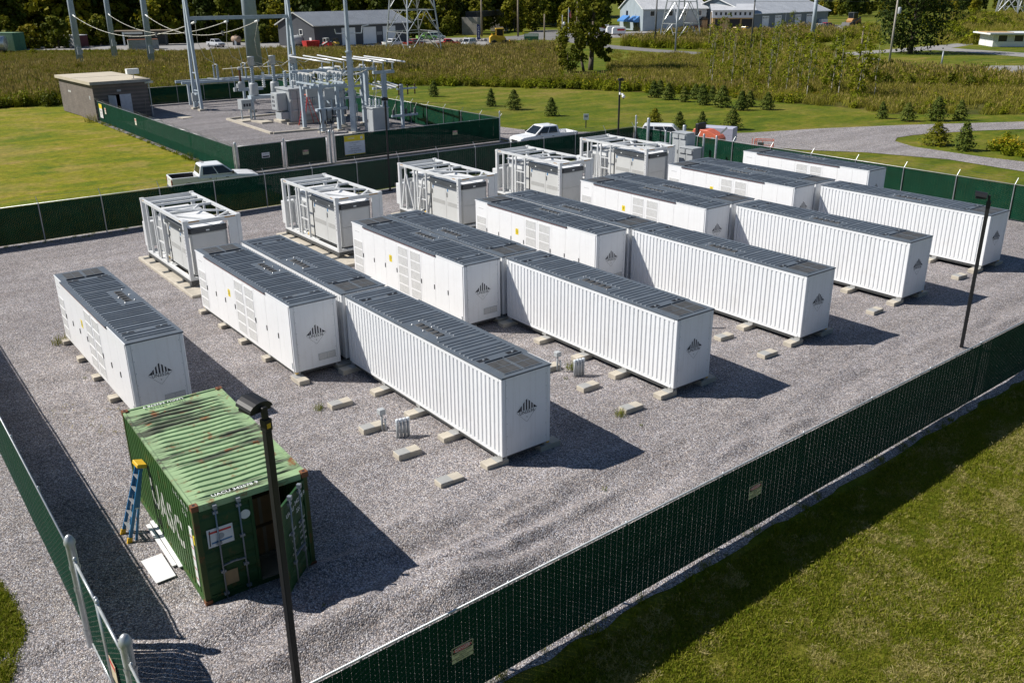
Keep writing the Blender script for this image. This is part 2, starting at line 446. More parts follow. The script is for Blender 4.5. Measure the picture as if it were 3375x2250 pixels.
# meadow floor under the tall growth
Z = {'reeds_left': [(-111.2, -30), (-107.4, 4.7), (-106.8, 9.6), (-109.3, 18.9), (-116.7, 42.0), (-116.7, 50.9), (-103.7, 54.5), (-96.3, 60.7), (-88.6, 66.3), (-81.9, 69.1), (-150.9, 128.5),
                (-149.6, 115.7), (-162.6, 116.6), (-168.6, 108.0), (-181.4, 97.5), (-200.9, 70.1), (-207.7, 53.5), (-224.0, 43.9), (-239.9, 17.9), (-239, -30)],
 'hedge_band': [(-109.5, -25), (-106.5, 4.4), (-106, 9.2), (-126.3, 14.3), (-130.9, 9.1), (-133, -25)],
 'green_front': [(-101.0, 51.5), (-93.5, 58.9), (-79.2, 68.4), (-67.6, 73.8), (-56.9, 78.7), (-62.5, 85.5), (-77.4, 83.9), (-91.5, 78.9), (-113.8, 72.5), (-118, 52)],
 'wild_mid': [(-77.0, 74.6), (-70.8, 77.1), (-58.3, 80.3), (-93.3, 115.9), (-118.0, 133.5), (-106.2, 102.1)],
 'field_mid': [(-99.6, 94.8), (-93.3, 115.9), (-112.9, 136.8), (-126.1, 131.2), (-137.0, 131.0)],
 'saplings': [(-62.7, 77.7), (-52.1, 76.9), (-44.0, 78.6), (-39.6, 79.3), (-70.0, 127.1), (-82.6, 143.2), (-133.7, 201.6), (-150, 202.2), (-110.3, 131.7)],
 'wild_right': [(-40.8, 79.1), (-35.0, 77.5), (-30.4, 82.8), (-22, 92.4), (-14, 112), (-37.9, 123.3), (-45.1, 110.6), (-53.3, 101.3)],
 'dark_band': [(-56.2, 102.7), (-45.1, 110.6), (-30, 116), (-33, 128), (-48, 129.5), (-55.2, 130), (-63.4, 127), (-71.2, 123.7)],
 'band2': [(-76.6, 134.0), (-66, 134), (-72.2, 143), (-80.6, 147), (-89, 149)],
 'road_strip': [(-145.9, 143.7), (-131.6, 148.2), (-122.8, 150.2), (-122.9, 188.2), (-128.2, 213.4), (-156.1, 246.3), (-168.5, 250), (-165.2, 217.4), (-176.8, 199.7), (-168.8, 167.4)],
 'hill': [(-100.4, 166.5), (-100.7, 179.7), (-174.2, 300.7), (-184.7, 308), (-178.6, 285.8)],
 'hill2': [(-98, 201.3), (-91, 212), (-121.8, 274.9), (-114.9, 302.8), (-230, 560), (-229.6, 449.1)],
 'hill_top': [(-219.1, 341.8), (-235.2, 395.9), (-251.6, 489.8), (-308.2, 753.8), (-360, 760), (-370, 634.7)],
 'island_weeds': [(-16.8, 60.8), (-10, 60.5), (-8, 75), (-18.2, 75.6), (-20.1, 72.3)],
 'lot_weeds': [(-174.7, 125.4), (-174, 134), (-166, 143), (-150.2, 129.3), (-157.5, 121.8), (-162.6, 116.6)]}
for k in ('reeds_left', 'green_front', 'saplings', 'wild_right', 'dark_band', 'road_strip'):
    sheet('meadow', Z[k], -0.055 + 0.003*len(k)/10, MEADOWG)

# battery yard: gravel with ruts and heaps as real relief
def gravel_yard():
    x0, x1, y0, y1 = -35.6, 8.26, -16.4, 38.9
    nx, ny = 300, 370
    xs = np.linspace(0, 1, nx)**0.75*(x1-x0)+x0
    ys = y0+(np.linspace(0, 1, ny)**1.2)*(y1-y0)
    X, Y = np.meshgrid(xs, ys, indexing='ij')
    Zz = 0.018*vnoise(X*0.35, Y*0.35, 1)+0.010*vnoise(X*1.1, Y*1.1, 2)
    # wheel ruts and raked heaps running along the front fence
    w = np.clip((X-0.5)/4.0, 0, 1)*np.clip((7.9-X)/1.2, 0, 1)
    u = X*0.97+Y*0.08
    rid = vnoise(u*1.15, Y*0.28, 3)*0.075+vnoise(u*2.6, Y*0.55, 4)*0.045+vnoise(X*3.2, Y*1.6, 5)*0.022
    near = np.clip((7.0-Y)/14, 0.4, 1)
    Zz += w*(rid*near*4.0+0.07)
    heap = np.exp(-(((X-4.6)/1.1)**2+((Y+8.6)/1.9)**2))*0.12+np.exp(-(((X-5.8)/0.8)**2+((Y+4.0)/2.5)**2))*0.07
    Zz += heap
    # low trodden band round the containers and the edges
    e = np.minimum(np.minimum(X-x0, x1-X), np.minimum(Y-y0, y1-Y))
    Zz = np.where(e < 0.35, Zz*np.clip(e/0.35, 0, 1)-0.05*(1-np.clip(e/0.35, 0, 1)), Zz)
    Zz = np.where(Zz < -0.045, -0.045, Zz)
    # ragged outer edge, following the slightly skewed front fence
    X = X+np.where(X > 7.0, (X-7.0)/1.26*(0.12*vnoise(Y*1.3, Y*0.0, 8)-(Y+14.35)*0.0317), 0)
    Zz = np.where(X > fx(Y)+0.12, np.minimum(Zz, lawn_z(X, Y)+0.035*(fx(Y)+0.27-X)/0.16), Zz)
    Y = Y+np.where(Y < -16.2, 0.35*vnoise(X*0.9, X*0.0, 9), 0)
    V = np.stack([X, Y, Zz], -1).reshape(-1, 3)
    i = np.arange(nx*ny).reshape(nx, ny)
    F = np.stack([i[:-1, :-1], i[1:, :-1], i[1:, 1:], i[:-1, 1:]], -1).reshape(-1, 4)
    me = bpy.data.meshes.new('gravel_yard')
    me.vertices.add(len(V)); me.vertices.foreach_set('co', V.astype(np.float32).ravel())
    me.loops.add(len(F)*4); me.loops.foreach_set('vertex_index', F.astype(np.int32).ravel())
    me.polygons.add(len(F)); me.polygons.foreach_set('loop_start', np.arange(0, len(F)*4, 4, dtype=np.int32))
    me.polygons.foreach_set('use_smooth', np.ones(len(F), bool))
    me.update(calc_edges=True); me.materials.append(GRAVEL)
    tag(inst('gravel_yard', me), kind='structure')
gravel_yard()
sheet('gravel_pad', [(-100.5, 7.7), (-47.1, 7.7), (-47.1, 33.6), (-78, 33.9), (-100.5, 33.9)], -0.02, GRAVEL2)
sheet('gravel_lane', [(-46.9, 7.8), (-35.9, 7.8), (-35.9, 39.2), (-31.0, 41.5), (-29.6, 49.2), (-26.6, 50.6), (-22.8, 53.3), (-16.8, 55.3), (-10.3, 54.6), (2, 52.5), (20, 50), (40, 50),
      (40, 58), (10, 60), (-9, 59.2), (-15.7, 58.5), (-21.9, 59.0), (-24.6, 60.6), (-25.6, 62.6), (-25.5, 65.3), (-23.4, 71.9), (-20.5, 77.4), (-9, 93), (0, 108), (-6, 112), (-14, 99), (-23.2, 82.2), (-29.8, 70.5), (-33.6, 62.3), (-36.2, 54.9),
      (-38.5, 51), (-46.5, 43.5), (-49.5, 39.8), (-55.8, 38.7), (-56, 34.2), (-46.9, 34.0)], -0.03, GRAVEL3)
# public road, yard of the barn, parking lot, drives
sheet('asphalt_road', [(-173.7, 124.7), (-182, 133), (-190.2, 143.8), (-188.1, 151.6), (-180.6, 152.5), (-155.1, 141.4), (-142.4, 137.2), (-126.3, 135.4), (-110, 137), (-95, 140.5), (-80, 150), (-86, 154), (-98, 146.5), (-119.8, 142.1), (-133.6, 143.0), (-152.9, 147.2),
      (-165.0, 150.3), (-184.8, 163), (-202.8, 176), (-235, 200), (-239, 192), (-212.1, 164.2), (-205.9, 143.6)], -0.035, ASPH)
sheet('barn_yard_tarmac', [(-246, 22), (-228, 45.4), (-212.1, 55.2), (-205.2, 72.2), (-193.2, 85.0), (-187.4, 101.2), (-172.6, 111.0), (-167.9, 120.9), (-174.5, 126.2), (-190, 142), (-212, 145), (-225, 120), (-240, 80), (-256, 40)], -0.045, ASPHP)
sheet('parking_lot', [(-186.0, 160.8), (-180.8, 176.0), (-174.8, 189.8), (-168, 214), (-163, 245), (-171, 300), (-192, 300), (-200, 240), (-210, 196), (-216, 176.6), (-203, 170)], -0.04, ASPHP)
sheet('house_drive', [(-80, 150.2), (-90.7, 148.5), (-92.1, 163.6), (-90.9, 176.0), (-89.3, 184.7), (-78.7, 181.3), (-66.3, 176.7), (-40, 168), (-40, 178), (-71.9, 188.8), (-83.6, 191.9), (-90.5, 194), (-95.0, 214.8), (-98.8, 213.2), (-97.6, 193), (-97.1, 184.7), (-97.7, 171.8), (-97.2, 153.5)], -0.04, ASPHP)
sheet('lower_drive', [(-80, 149.8), (-72.2, 127.2), (-64.3, 125.7), (-58.6, 126.1), (-52.8, 130.4), (-44, 150), (-30, 160), (-40, 167), (-52, 160), (-60.1, 150.9), (-58.2, 138.2), (-61.8, 132.8), (-68.4, 132.0), (-73.5, 133.7)], -0.044, ASPHP)
# ================================================================== FENCES
SLATG = paint('green_privacy_slat', (0.004, 0.040, 0.022), 0.65, var=0.22, scale=1.7, dirt=(0.015, 0.042, 0.027), dirt_amt=0.3, spec=0.06)
WIRE = paint('galvanised_wire', (0.16, 0.16, 0.13), 0.65, 0.0, var=0.1)
PITCH = 0.09
STEP = 0.12
FH = 2.1
def slat_mesh(h, odd=False):
    """one slat with small notches at the wire crossings; left and right notches sit half a mesh apart"""
    mb = MB(); w = PITCH; hs = STEP/2; z = 0.06; k = 0; nt = 0.009
    while z < h-0.03:
        z1 = min(z+hs-nt, h-0.03); z2 = min(z+hs, h-0.03)
        mb.add([(0, 0, z), (w, 0, z), (w, 0, z1), (0, 0, z1)], [(0, 1, 2, 3)])
        lf = (k % 2 == 0) != odd; a, c = (0.0036, w) if lf else (0, w-0.0036)
        if z2 > z1: mb.add([(a, 0, z1), (c, 0, z1), (c, 0, z2), (a, 0, z2)], [(0, 1, 2, 3)])
        z += hs; k += 1
    return mb
def link_mesh(L, h, both=True):
    """woven wire of one panel: one diagonal passes in front of the slats, the other behind"""
    mb = MB(); n = int(round(L/PITCH)); r = 0.0017; hs = STEP/2
    for i in range(n):
        z = 0.055+(hs if i % 2 == 0 else 0)
        while z < h-0.02:
            for sgn, yy in ((1, -0.008), (-1, 0.008)):
                x0, x1 = (i*PITCH, (i+1)*PITCH)
                zt = min(z+hs, h) if sgn > 0 else max(0.05, z-hs)
                xm, zm = (x0+x1)/2, (z+zt)/2
                a, b, c = (x0, 0, z), (xm, yy, zm), (x1, 0, zt)
                for p, q in ((a, b), (b, c)):
                    mb.add([(p[0], p[1]-r, p[2]), (p[0], p[1]+r, p[2]-r), (p[0], p[1]+r, p[2]+r), (q[0], q[1]-r, q[2]), (q[0], q[1]+r, q[2]-r), (q[0], q[1]+r, q[2]+r)],
                           [(0, 1, 4, 3), (1, 2, 5, 4), (2, 0, 3, 5)])
            z += STEP
    return mb
_mesh_cache = {}
def cached(key, fn):
    if key not in _mesh_cache: _mesh_cache[key] = fn()
    return _mesh_cache[key]
def fence(label, a, b, h=FH, bay=3.3, arms=0, arm_side=1, fine=False, slat_from=None, post_side=1, group='green slatted chain link fences', rail=True, posts_t=None, lip=0.0, n_obj=300):
    """a->b along the line; local +x along the fence, local +y to its left"""
    a, b = Vector((a[0], a[1], 0)), Vector((b[0], b[1], 0))
    d = b-a; L = d.length; rz = math.atan2(d.y, d.x)
    t = thing('slatted_fence', label, 'fence', a, rz, group)
    nb = max(1, int(round(L/bay))); bl = L/nb
    pm = cached(('post', h), lambda: MB().lathe([(0.032, -0.05), (0.032, h-0.02), (0.036, h+0.01), (0.02, h+0.04), (0.0, h+0.05)], 8, cap=False).mesh('post', GALV, True))
    for i in range(nb+1):
        inst('post', pm, t, (i*bl, 0.045*post_side, 0))
    if rail:
        MB().tube((0, 0.02*post_side, h+0.012), (L, 0.02*post_side, h+0.012), 0.024, 6).build('top_rail', GALV, t, True)
        MB().tube((0, 0.02*post_side, 0.09), (L, 0.02*post_side, 0.09), 0.004, 4).build('tension_wire', WIRE, t)
    if arms:
        am = cached(('arm', arm_side, h), lambda: MB().bar((0, 0, h), (0, 0.30*arm_side, h+0.36), 0.03, 0.025).mesh('barb_arm', GALV))
        for i in range(nb+1): inst('barb_arm', am, t, (i*bl, 0.045*post_side, 0))
        for k in range(3):
            f = (k+1)/3.0
            y, z = 0.045*post_side+0.30*arm_side*f, h+0.36*f
            mb = MB()
            for i in range(nb):
                mb.tube((i*bl, y, z), ((i+.5)*bl, y, z-0.03), 0.004, 3); mb.tube(((i+.5)*bl, y, z-0.03), ((i+1)*bl, y, z), 0.004, 3)
                for q in range(int(bl/0.25)):
                    x = i*bl+q*0.25; zz = z-0.03*(1-abs(2*q*0.25/bl-1))
                    mb.tube((x-.02, y-.02, zz-.02), (x+.02, y+.02, zz+.02), 0.003, 3)
            mb.build('barbed_wire', WIRE, t)
    ns = int(L/PITCH); off = (L-ns*PITCH)/2
    if fine:
        s0 = 0 if slat_from is None else slat_from
        sm = [cached(('slat', h, q), lambda q=q: slat_mesh(h, bool(q)).mesh('slat', SLATG)) for q in (0, 1)]
        for i in range(s0, min(ns, s0+n_obj)):
            o = inst('slat', sm[i % 2], t, (off+i*PITCH, (0.0008 if i % 2 else -0.0008), 0))
        rest = MB()
        for i in list(range(0, s0))+list(range(min(ns, s0+n_obj), ns)):
            m2 = slat_mesh(h, bool(i % 2)); rest.add([(x+off+i*PITCH, y, z) for x, y, z in m2.v], m2.f)
        if rest.v: tag(rest.build('slat_run', SLATG, t), kind='stuff')
        lm = cached(('link', round(bl, 3), h), lambda: link_mesh(bl, h+0.02).mesh('chain_link', WIRE))
        for i in range(nb): inst('chain_link', lm, t, (i*bl, 0, 0))
    else:
        rest = MB()
        for i in range(ns):
            x = off+i*PITCH; z1 = h-0.03; yy = 0.001 if i % 2 else -0.001
            rest.add([(x+.001, yy, .06), (x+PITCH-.001, yy, .06), (x+PITCH-.001, yy, z1), (x+.001, yy, z1)], [(0, 1, 2, 3)])
        tag(rest.build('slat_run', SLATG, t), kind='stuff')
        if n_obj:
            lm = cached(('linkc', round(bl, 3), h), lambda: link_mesh(bl, h).mesh('chain_link', WIRE))
            for i in range(nb): inst('chain_link', lm, t, (i*bl, 0, 0))
    return t
FR = fence('dark green slatted front fence crossing the foreground from bottom centre to the right edge', (8.02, -14.35), (6.35, 38.3), bay=3.3, fine=True, post_side=1)
LF = fence('sunlit green slatted fence at the left edge running back from the big domed gate post', (1.45, -14.3), (-34.9, -14.3), fine=True, post_side=-1)
BF = fence('long dark green fence with barbed wire arms behind the white steel frames', (-35.15, -14.3), (-35.45, 38.3), bay=3.35, arms=1, arm_side=1, post_side=-1)
RF = fence('bright green slatted fence behind the farthest battery containers', (-35.3, 38.35), (6.35, 38.35), bay=3.5, arms=1, arm_side=1, post_side=-1)
SL = fence('sunlit green fence along the lawn beside the brown block hut', (-86.5, 8.15), (-47.3, 8.0), bay=3.3, arms=1, arm_side=-1, post_side=1, n_obj=0)
SR = fence('green fence on the far right side of the substation below the small spruces', (-47.4, 33.1), (-97.5, 33.6), bay=3.2, arms=1, arm_side=-1, post_side=1, n_obj=0)
SB = fence('dark green fence at the back of the substation beside the brown hut', (-97.5, 33.6), (-97.5, 13.6), bay=3.6, arms=1, arm_side=-1, post_side=1, n_obj=0)
SF = fence('dark green substation fence panel with the small yellow sign, right of the gates', (-47.3, 16.5), (-47.4, 33.1), bay=3.3, arms=0, post_side=1, n_obj=0)

# gates of the substation, hung on stout posts
def gate(label, a, b, h=FH):
    a, b = Vector((a[0], a[1], 0)), Vector((b[0], b[1], 0)); d = b-a; L = d.length
    t = thing('slatted_gate', label, 'gate', a, math.atan2(d.y, d.x), 'gates of the substation fence')
    fr = MB()
    for p, q in (((0, 0, .1), (0, 0, h)), ((L, 0, .1), (L, 0, h)), ((0, 0, .1), (L, 0, .1)), ((0, 0, h), (L, 0, h))): fr.tube(p, q, 0.03, 6)
    fr.build('gate_frame', GALV, t, True)
    r = MB()
    for i in range(int((L-.06)/PITCH)):
        x = .05+i*PITCH; yy = 0.001 if i % 2 else -0.001
        r.add([(x, yy, .13), (x+PITCH-.002, yy, .13), (x+PITCH-.002, yy, h-.03), (x, yy, h-.03)], [(0, 1, 2, 3)])
    tag(r.build('slat_run', SLATG, t), kind='stuff')
    return t
gate('dark green gate leaf with the small white sign, left of the two substation gates', (-47.0, 8.25), (-47.1, 11.9))
gate('dark green gate leaf with the small tan sign, between the grey gate posts', (-47.1, 12.15), (-47.2, 15.7))
def gate_post(x, y, h, r, label, n=1):
    t = thing('gate_post', label, 'post', (x, y, 0), 0, 'round steel gate posts')
    MB().lathe([(r, -.05), (r, h-.05)], 14, cap=False).build('shaft', GALV, t, True)
    MB().lathe([(r+.02, h-.09), (r+.02, h-.03), (r*.96, h+.03), (r*.7, h+.08), (r*.35, h+.11), (0.0, h+.12)], 14, cap=False).build('dome_cap', GALV, t, True)
    for z in ((.35, h*.55, h*.75) if n else ()):
        MB().lathe([(r+.012, z-.05), (r+.016, z), (r+.012, z+.05)], 14, cap=False).build('hinge_band', GALV, t, True)
        MB().box(r+.05, 0, z, .09, .05, .07).build('hinge_bolt', GALV, t)
    return t
gate_post(1.72, -14.3, 2.58, 0.092, 'big round grey gate post with domed cap left of the green shipping container')
gate_post(5.42, -14.25, 2.5, 0.100, 'domed gate post at the bottom edge of the photo nearest the camera')
gate_post(-47.0, 8.1, 2.35, 0.09, 'grey gate post at the lawn corner of the substation', 0)
gate_post(-47.15, 12.02, 2.25, 0.05, 'thin grey post between the two substation gates', 0)
gate_post(-47.25, 16.0, 2.5, 0.1, 'stout grey gate post left of the big yellow and white sign', 0)
gate_post(-47.3, 16.35, 2.4, 0.07, 'slim post beside the stout one, left of the yellow and white sign', 0)
gate_post(-47.4, 33.1, 2.6, 0.06, 'tall corner post of the substation fence behind the parked pickup', 0)
# yard gate leaves between the two domed posts
def yard_gate(label, x0, x1, y, rz, fine=True):
    t = thing('yard_gate', label, 'gate', (x0, y, 0), rz, 'gate leaves by the domed posts')
    L = x1-x0; h = 2.12
    for x in (0, L): MB().tube((x, 0, .12), (x, 0, h+.1), 0.032, 8).build('gate_upright', GALV, t, True)
    MB().tube((0, 0, h), (L, 0, h), .03, 8).build('top_rail', GALV, t, True)
    MB().tube((0, 0, .14), (L, 0, .14), .03, 8).build('bottom_rail', GALV, t, True)
    for x in (0, L): MB().lathe([(.045, 0), (.04, .04), (.02, .065), (0, .07)], 8, (x, 0, h+.09), cap=False).build('finial', GALV, t, True)
    sm = [cached(('slat', FH, q), lambda q=q: slat_mesh(FH, bool(q)).mesh('slat', SLATG)) for q in (0, 1)]
    for i in range(int((L-.08)/PITCH)): inst('slat', sm[i % 2], t, (.06+i*PITCH, .0025*(1 if i % 2 else -1), 0))
    inst('chain_link', link_mesh(round(int((L-.08)/PITCH)*PITCH, 3), h-.02).mesh('chain_link', WIRE), t, (.06, 0, 0))
    return t
yard_gate('sunlit green gate leaf next to the big domed post', 1.92, 3.52, -14.3, 0)
yg = yard_gate('green gate leaf at the bottom left corner reaching the nearest domed post', 3.62, 5.25, -14.3, 0)
# hasp and a warning card hung on the near leaf
t = thing('warning_card', 'pale card hanging on the green gate leaf at the bottom edge', 'sign', (4.2, -14.345, 0.75), 0)
MB().bx(-.22, .22, -.004, .004, 0, .5).build('card', paint('aged_card', (0.55, 0.45, 0.3), .7, var=.15), t)
MB().bx(-.18, .18, -.008, -.0045, .36, .46).build('red_band', RED, t)
FR2 = fence('short green fence length joining the nearest domed post to the front corner', (5.6, -14.3), (8.0, -14.33), bay=2.4, fine=True, post_side=1, n_obj=60)

# ---- danger signs and notices, flat printed plates
def sign_plate(name, label, loc, rz, w, h, items, back=(0.75, 0.74, 0.62), cat='sign', group=None):
    """plate stands in local xz, face towards local -y"""
    t = thing(name, label, cat, loc, rz, group)
    MB().bx(-w/2, w/2, -.003, .003, 0, h).build('plate', paint('plate_%.2f' % back[0], back, .5, var=.04), t)
    for it in items:
        if it[0] == 'box':
            _, x0, x1, z0, z1, m, pr = it
            MB().bx(x0, x1, -.0035-pr, -.003, z0, z1).build('panel', m, t)
        elif it[0] == 'oval':
            _, cx, cz, rx, rz_, m, pr = it
            n = 20; poly = [(cx+rx*math.cos(2*math.pi*i/n), cz+rz_*math.sin(2*math.pi*i/n)) for i in range(n)]
            MB().prism(poly, -.0035-pr, -.003).build('oval', m, t)
        else:
            _, s, size, cx, cz, m, pr = it
            lettering(s, size, m, t, (cx, -.0045-pr, cz), (1, 0, 0), (0, 0, 1))
    return t
def danger(label, loc, rz, s=1.0):
    w, h = .50*s, .36*s
    it = [('box', -w*.47, w*.47, h*.58, h*.96, BLACK, .001), ('oval', 0, h*.77, w*.44, h*.155, INKW, .002), ('oval', 0, h*.77, w*.425, h*.135, RED, .003),
          ('t', 'DANGER', h*.24, 0, h*.77, INKW, .004)]
    for i, s_ in enumerate(('HIGH VOLTAGE WITHIN', 'KEEP OUT', 'ACCESS RESTRICTED TO AUTHORIZED', 'PERSONNEL ONLY')):
        it.append(('t', s_, h*.105, 0, h*(.49-.125*i), INK, .001))
    return sign_plate('danger_sign', label, loc, rz, w, h, it, (0.62, 0.60, 0.36), group='danger signs on the fences')
_rz = math.atan2(38.3+14.35, 6.35-8.02)
def onfront(y): return 8.02+(y+14.35)/(38.3+14.35)*(6.35-8.02)
danger('yellowed DANGER sign on the front fence near the bottom centre', (onfront(-8.95)+.022, -8.95, .95), _rz)
danger('yellowed DANGER sign on the front fence farther right', (onfront(.1)+.022, .1, 1.0), _rz)
danger('tan DANGER sign on the substation gate leaf between the grey posts', (-46.93, 13.7, .95), math.pi/2)
danger('tan DANGER sign on the dark substation fence near its right end', (-47.12, 28.0, 1.1), math.pi/2)
for x, lb in ((-83.3, 'small white sign on the sunlit substation fence nearest the hut'), (-72.5, 'small white sign midway along the sunlit substation fence'), (-57.0, 'small white sign on the sunlit substation fence above the parked pickup')):
    sign_plate('notice_sign', lb, (x, 8.08, 1.05), 0, .5, .62, [('box', -.2, .2, .4, .56, RED, .001), ('t', 'DANGER', .09, 0, .48, INKW, .002), ('t', 'KEEP OUT', .07, 0, .25, INK, .001)], (0.7, 0.66, 0.56), group='notice signs on the sunlit fence')
sign_plate('notice_sign', 'tall yellow and white sign on the sunlit fence beside the hut', (-85.0, 8.06, .5), 0, 1.15, 1.45, [('box', -.56, .56, .98, 1.44, YELLOWL, .001), ('t', 'NOTICE', .2, 0, .7, INK, .001), ('t', 'AUTHORIZED PERSONNEL', .07, 0, .45, INK, .001), ('t', 'ONLY', .08, 0, .3, INK, .001)], (0.7, 0.7, 0.7))
sign_plate('site_board', 'large yellow and white notice board on the substation fence by the stout gate post', (-47.15, 18.15, .45), math.pi/2, 1.85, 1.55,
    [('box', -.92, .92, 1.08, 1.54, YELLOWL, .001), ('box', -.92, .92, .0, .05, YELLOWL, .001), ('t', 'NOTICE', .16, -.3, 1.32, INKW, .002), ('box', .55, .75, 1.2, 1.42, INKW, .002), ('t', 'IN CASE OF EMERGENCY', .085, 0, .95, INK, .001), ('t', 'CALL', .11, 0, .79, INK, .001),
     ('t', 'SITE ENTRY BY APPOINTMENT ONLY', .07, 0, .63, INK, .001), ('t', '800 222 0756', .14, 0, .46, INK, .001), ('t', 'AUTHORIZED PERSONNEL', .1, 0, .29, INK, .001), ('t', 'ONLY', .1, 0, .15, INK, .001)], (0.66, 0.68, 0.72))
sign_plate('notice_sign', 'small white sign on the left substation gate leaf', (-46.93, 10.4, 1.05), math.pi/2, .62, .4, [('t', 'NOTICE', .13, 0, .28, INK, .001), ('box', -.26, .26, .04, .16, INK, .001)], (0.72, 0.73, 0.74))
# ================================================================== BATTERY CONTAINERS
CL, CW, CH, CZ = 9.33, 1.775, 2.515, 0.29   # length, width, height, underside above the gravel
def louvre_mat():
    m, nt, b = newmat('perforated_grille')
    v = objvec(nt)
    br = nd(nt, 'ShaderNodeTexBrick'); br.inputs['Scale'].default_value = 1.0
    br.inputs['Brick Width'].default_value = .05; br.inputs['Row Height'].default_value = .026; br.inputs['Mortar Size'].default_value = .006
    mp = nd(nt, 'ShaderNodeMapping'); mp.inputs['Rotation'].default_value = (math.pi/2, 0, 0)
    nt.links.new(v, mp.inputs[0]); nt.links.new(mp.outputs[0], br.inputs['Vector'])
    br.inputs['Color1'].default_value = (.40, .395, .38, 1); br.inputs['Color2'].default_value = (.47, .465, .45, 1); br.inputs['Mortar'].default_value = (.70, .70, .69, 1)
    n = ramp(nt, noise(nt, v, 5, 3), [(.3, .92), (.7, 1.06)])
    nt.links.new(mixc(nt, 1.0, br.outputs[0], n, 'MULTIPLY'), b.inputs['Base Color']); b.inputs['Roughness'].default_value = .6
    return m
GRILLE = louvre_mat()
LEDSTRIP = paint('orange_seal_strip', (0.42, 0.16, 0.10), .6, var=.3, scale=4)

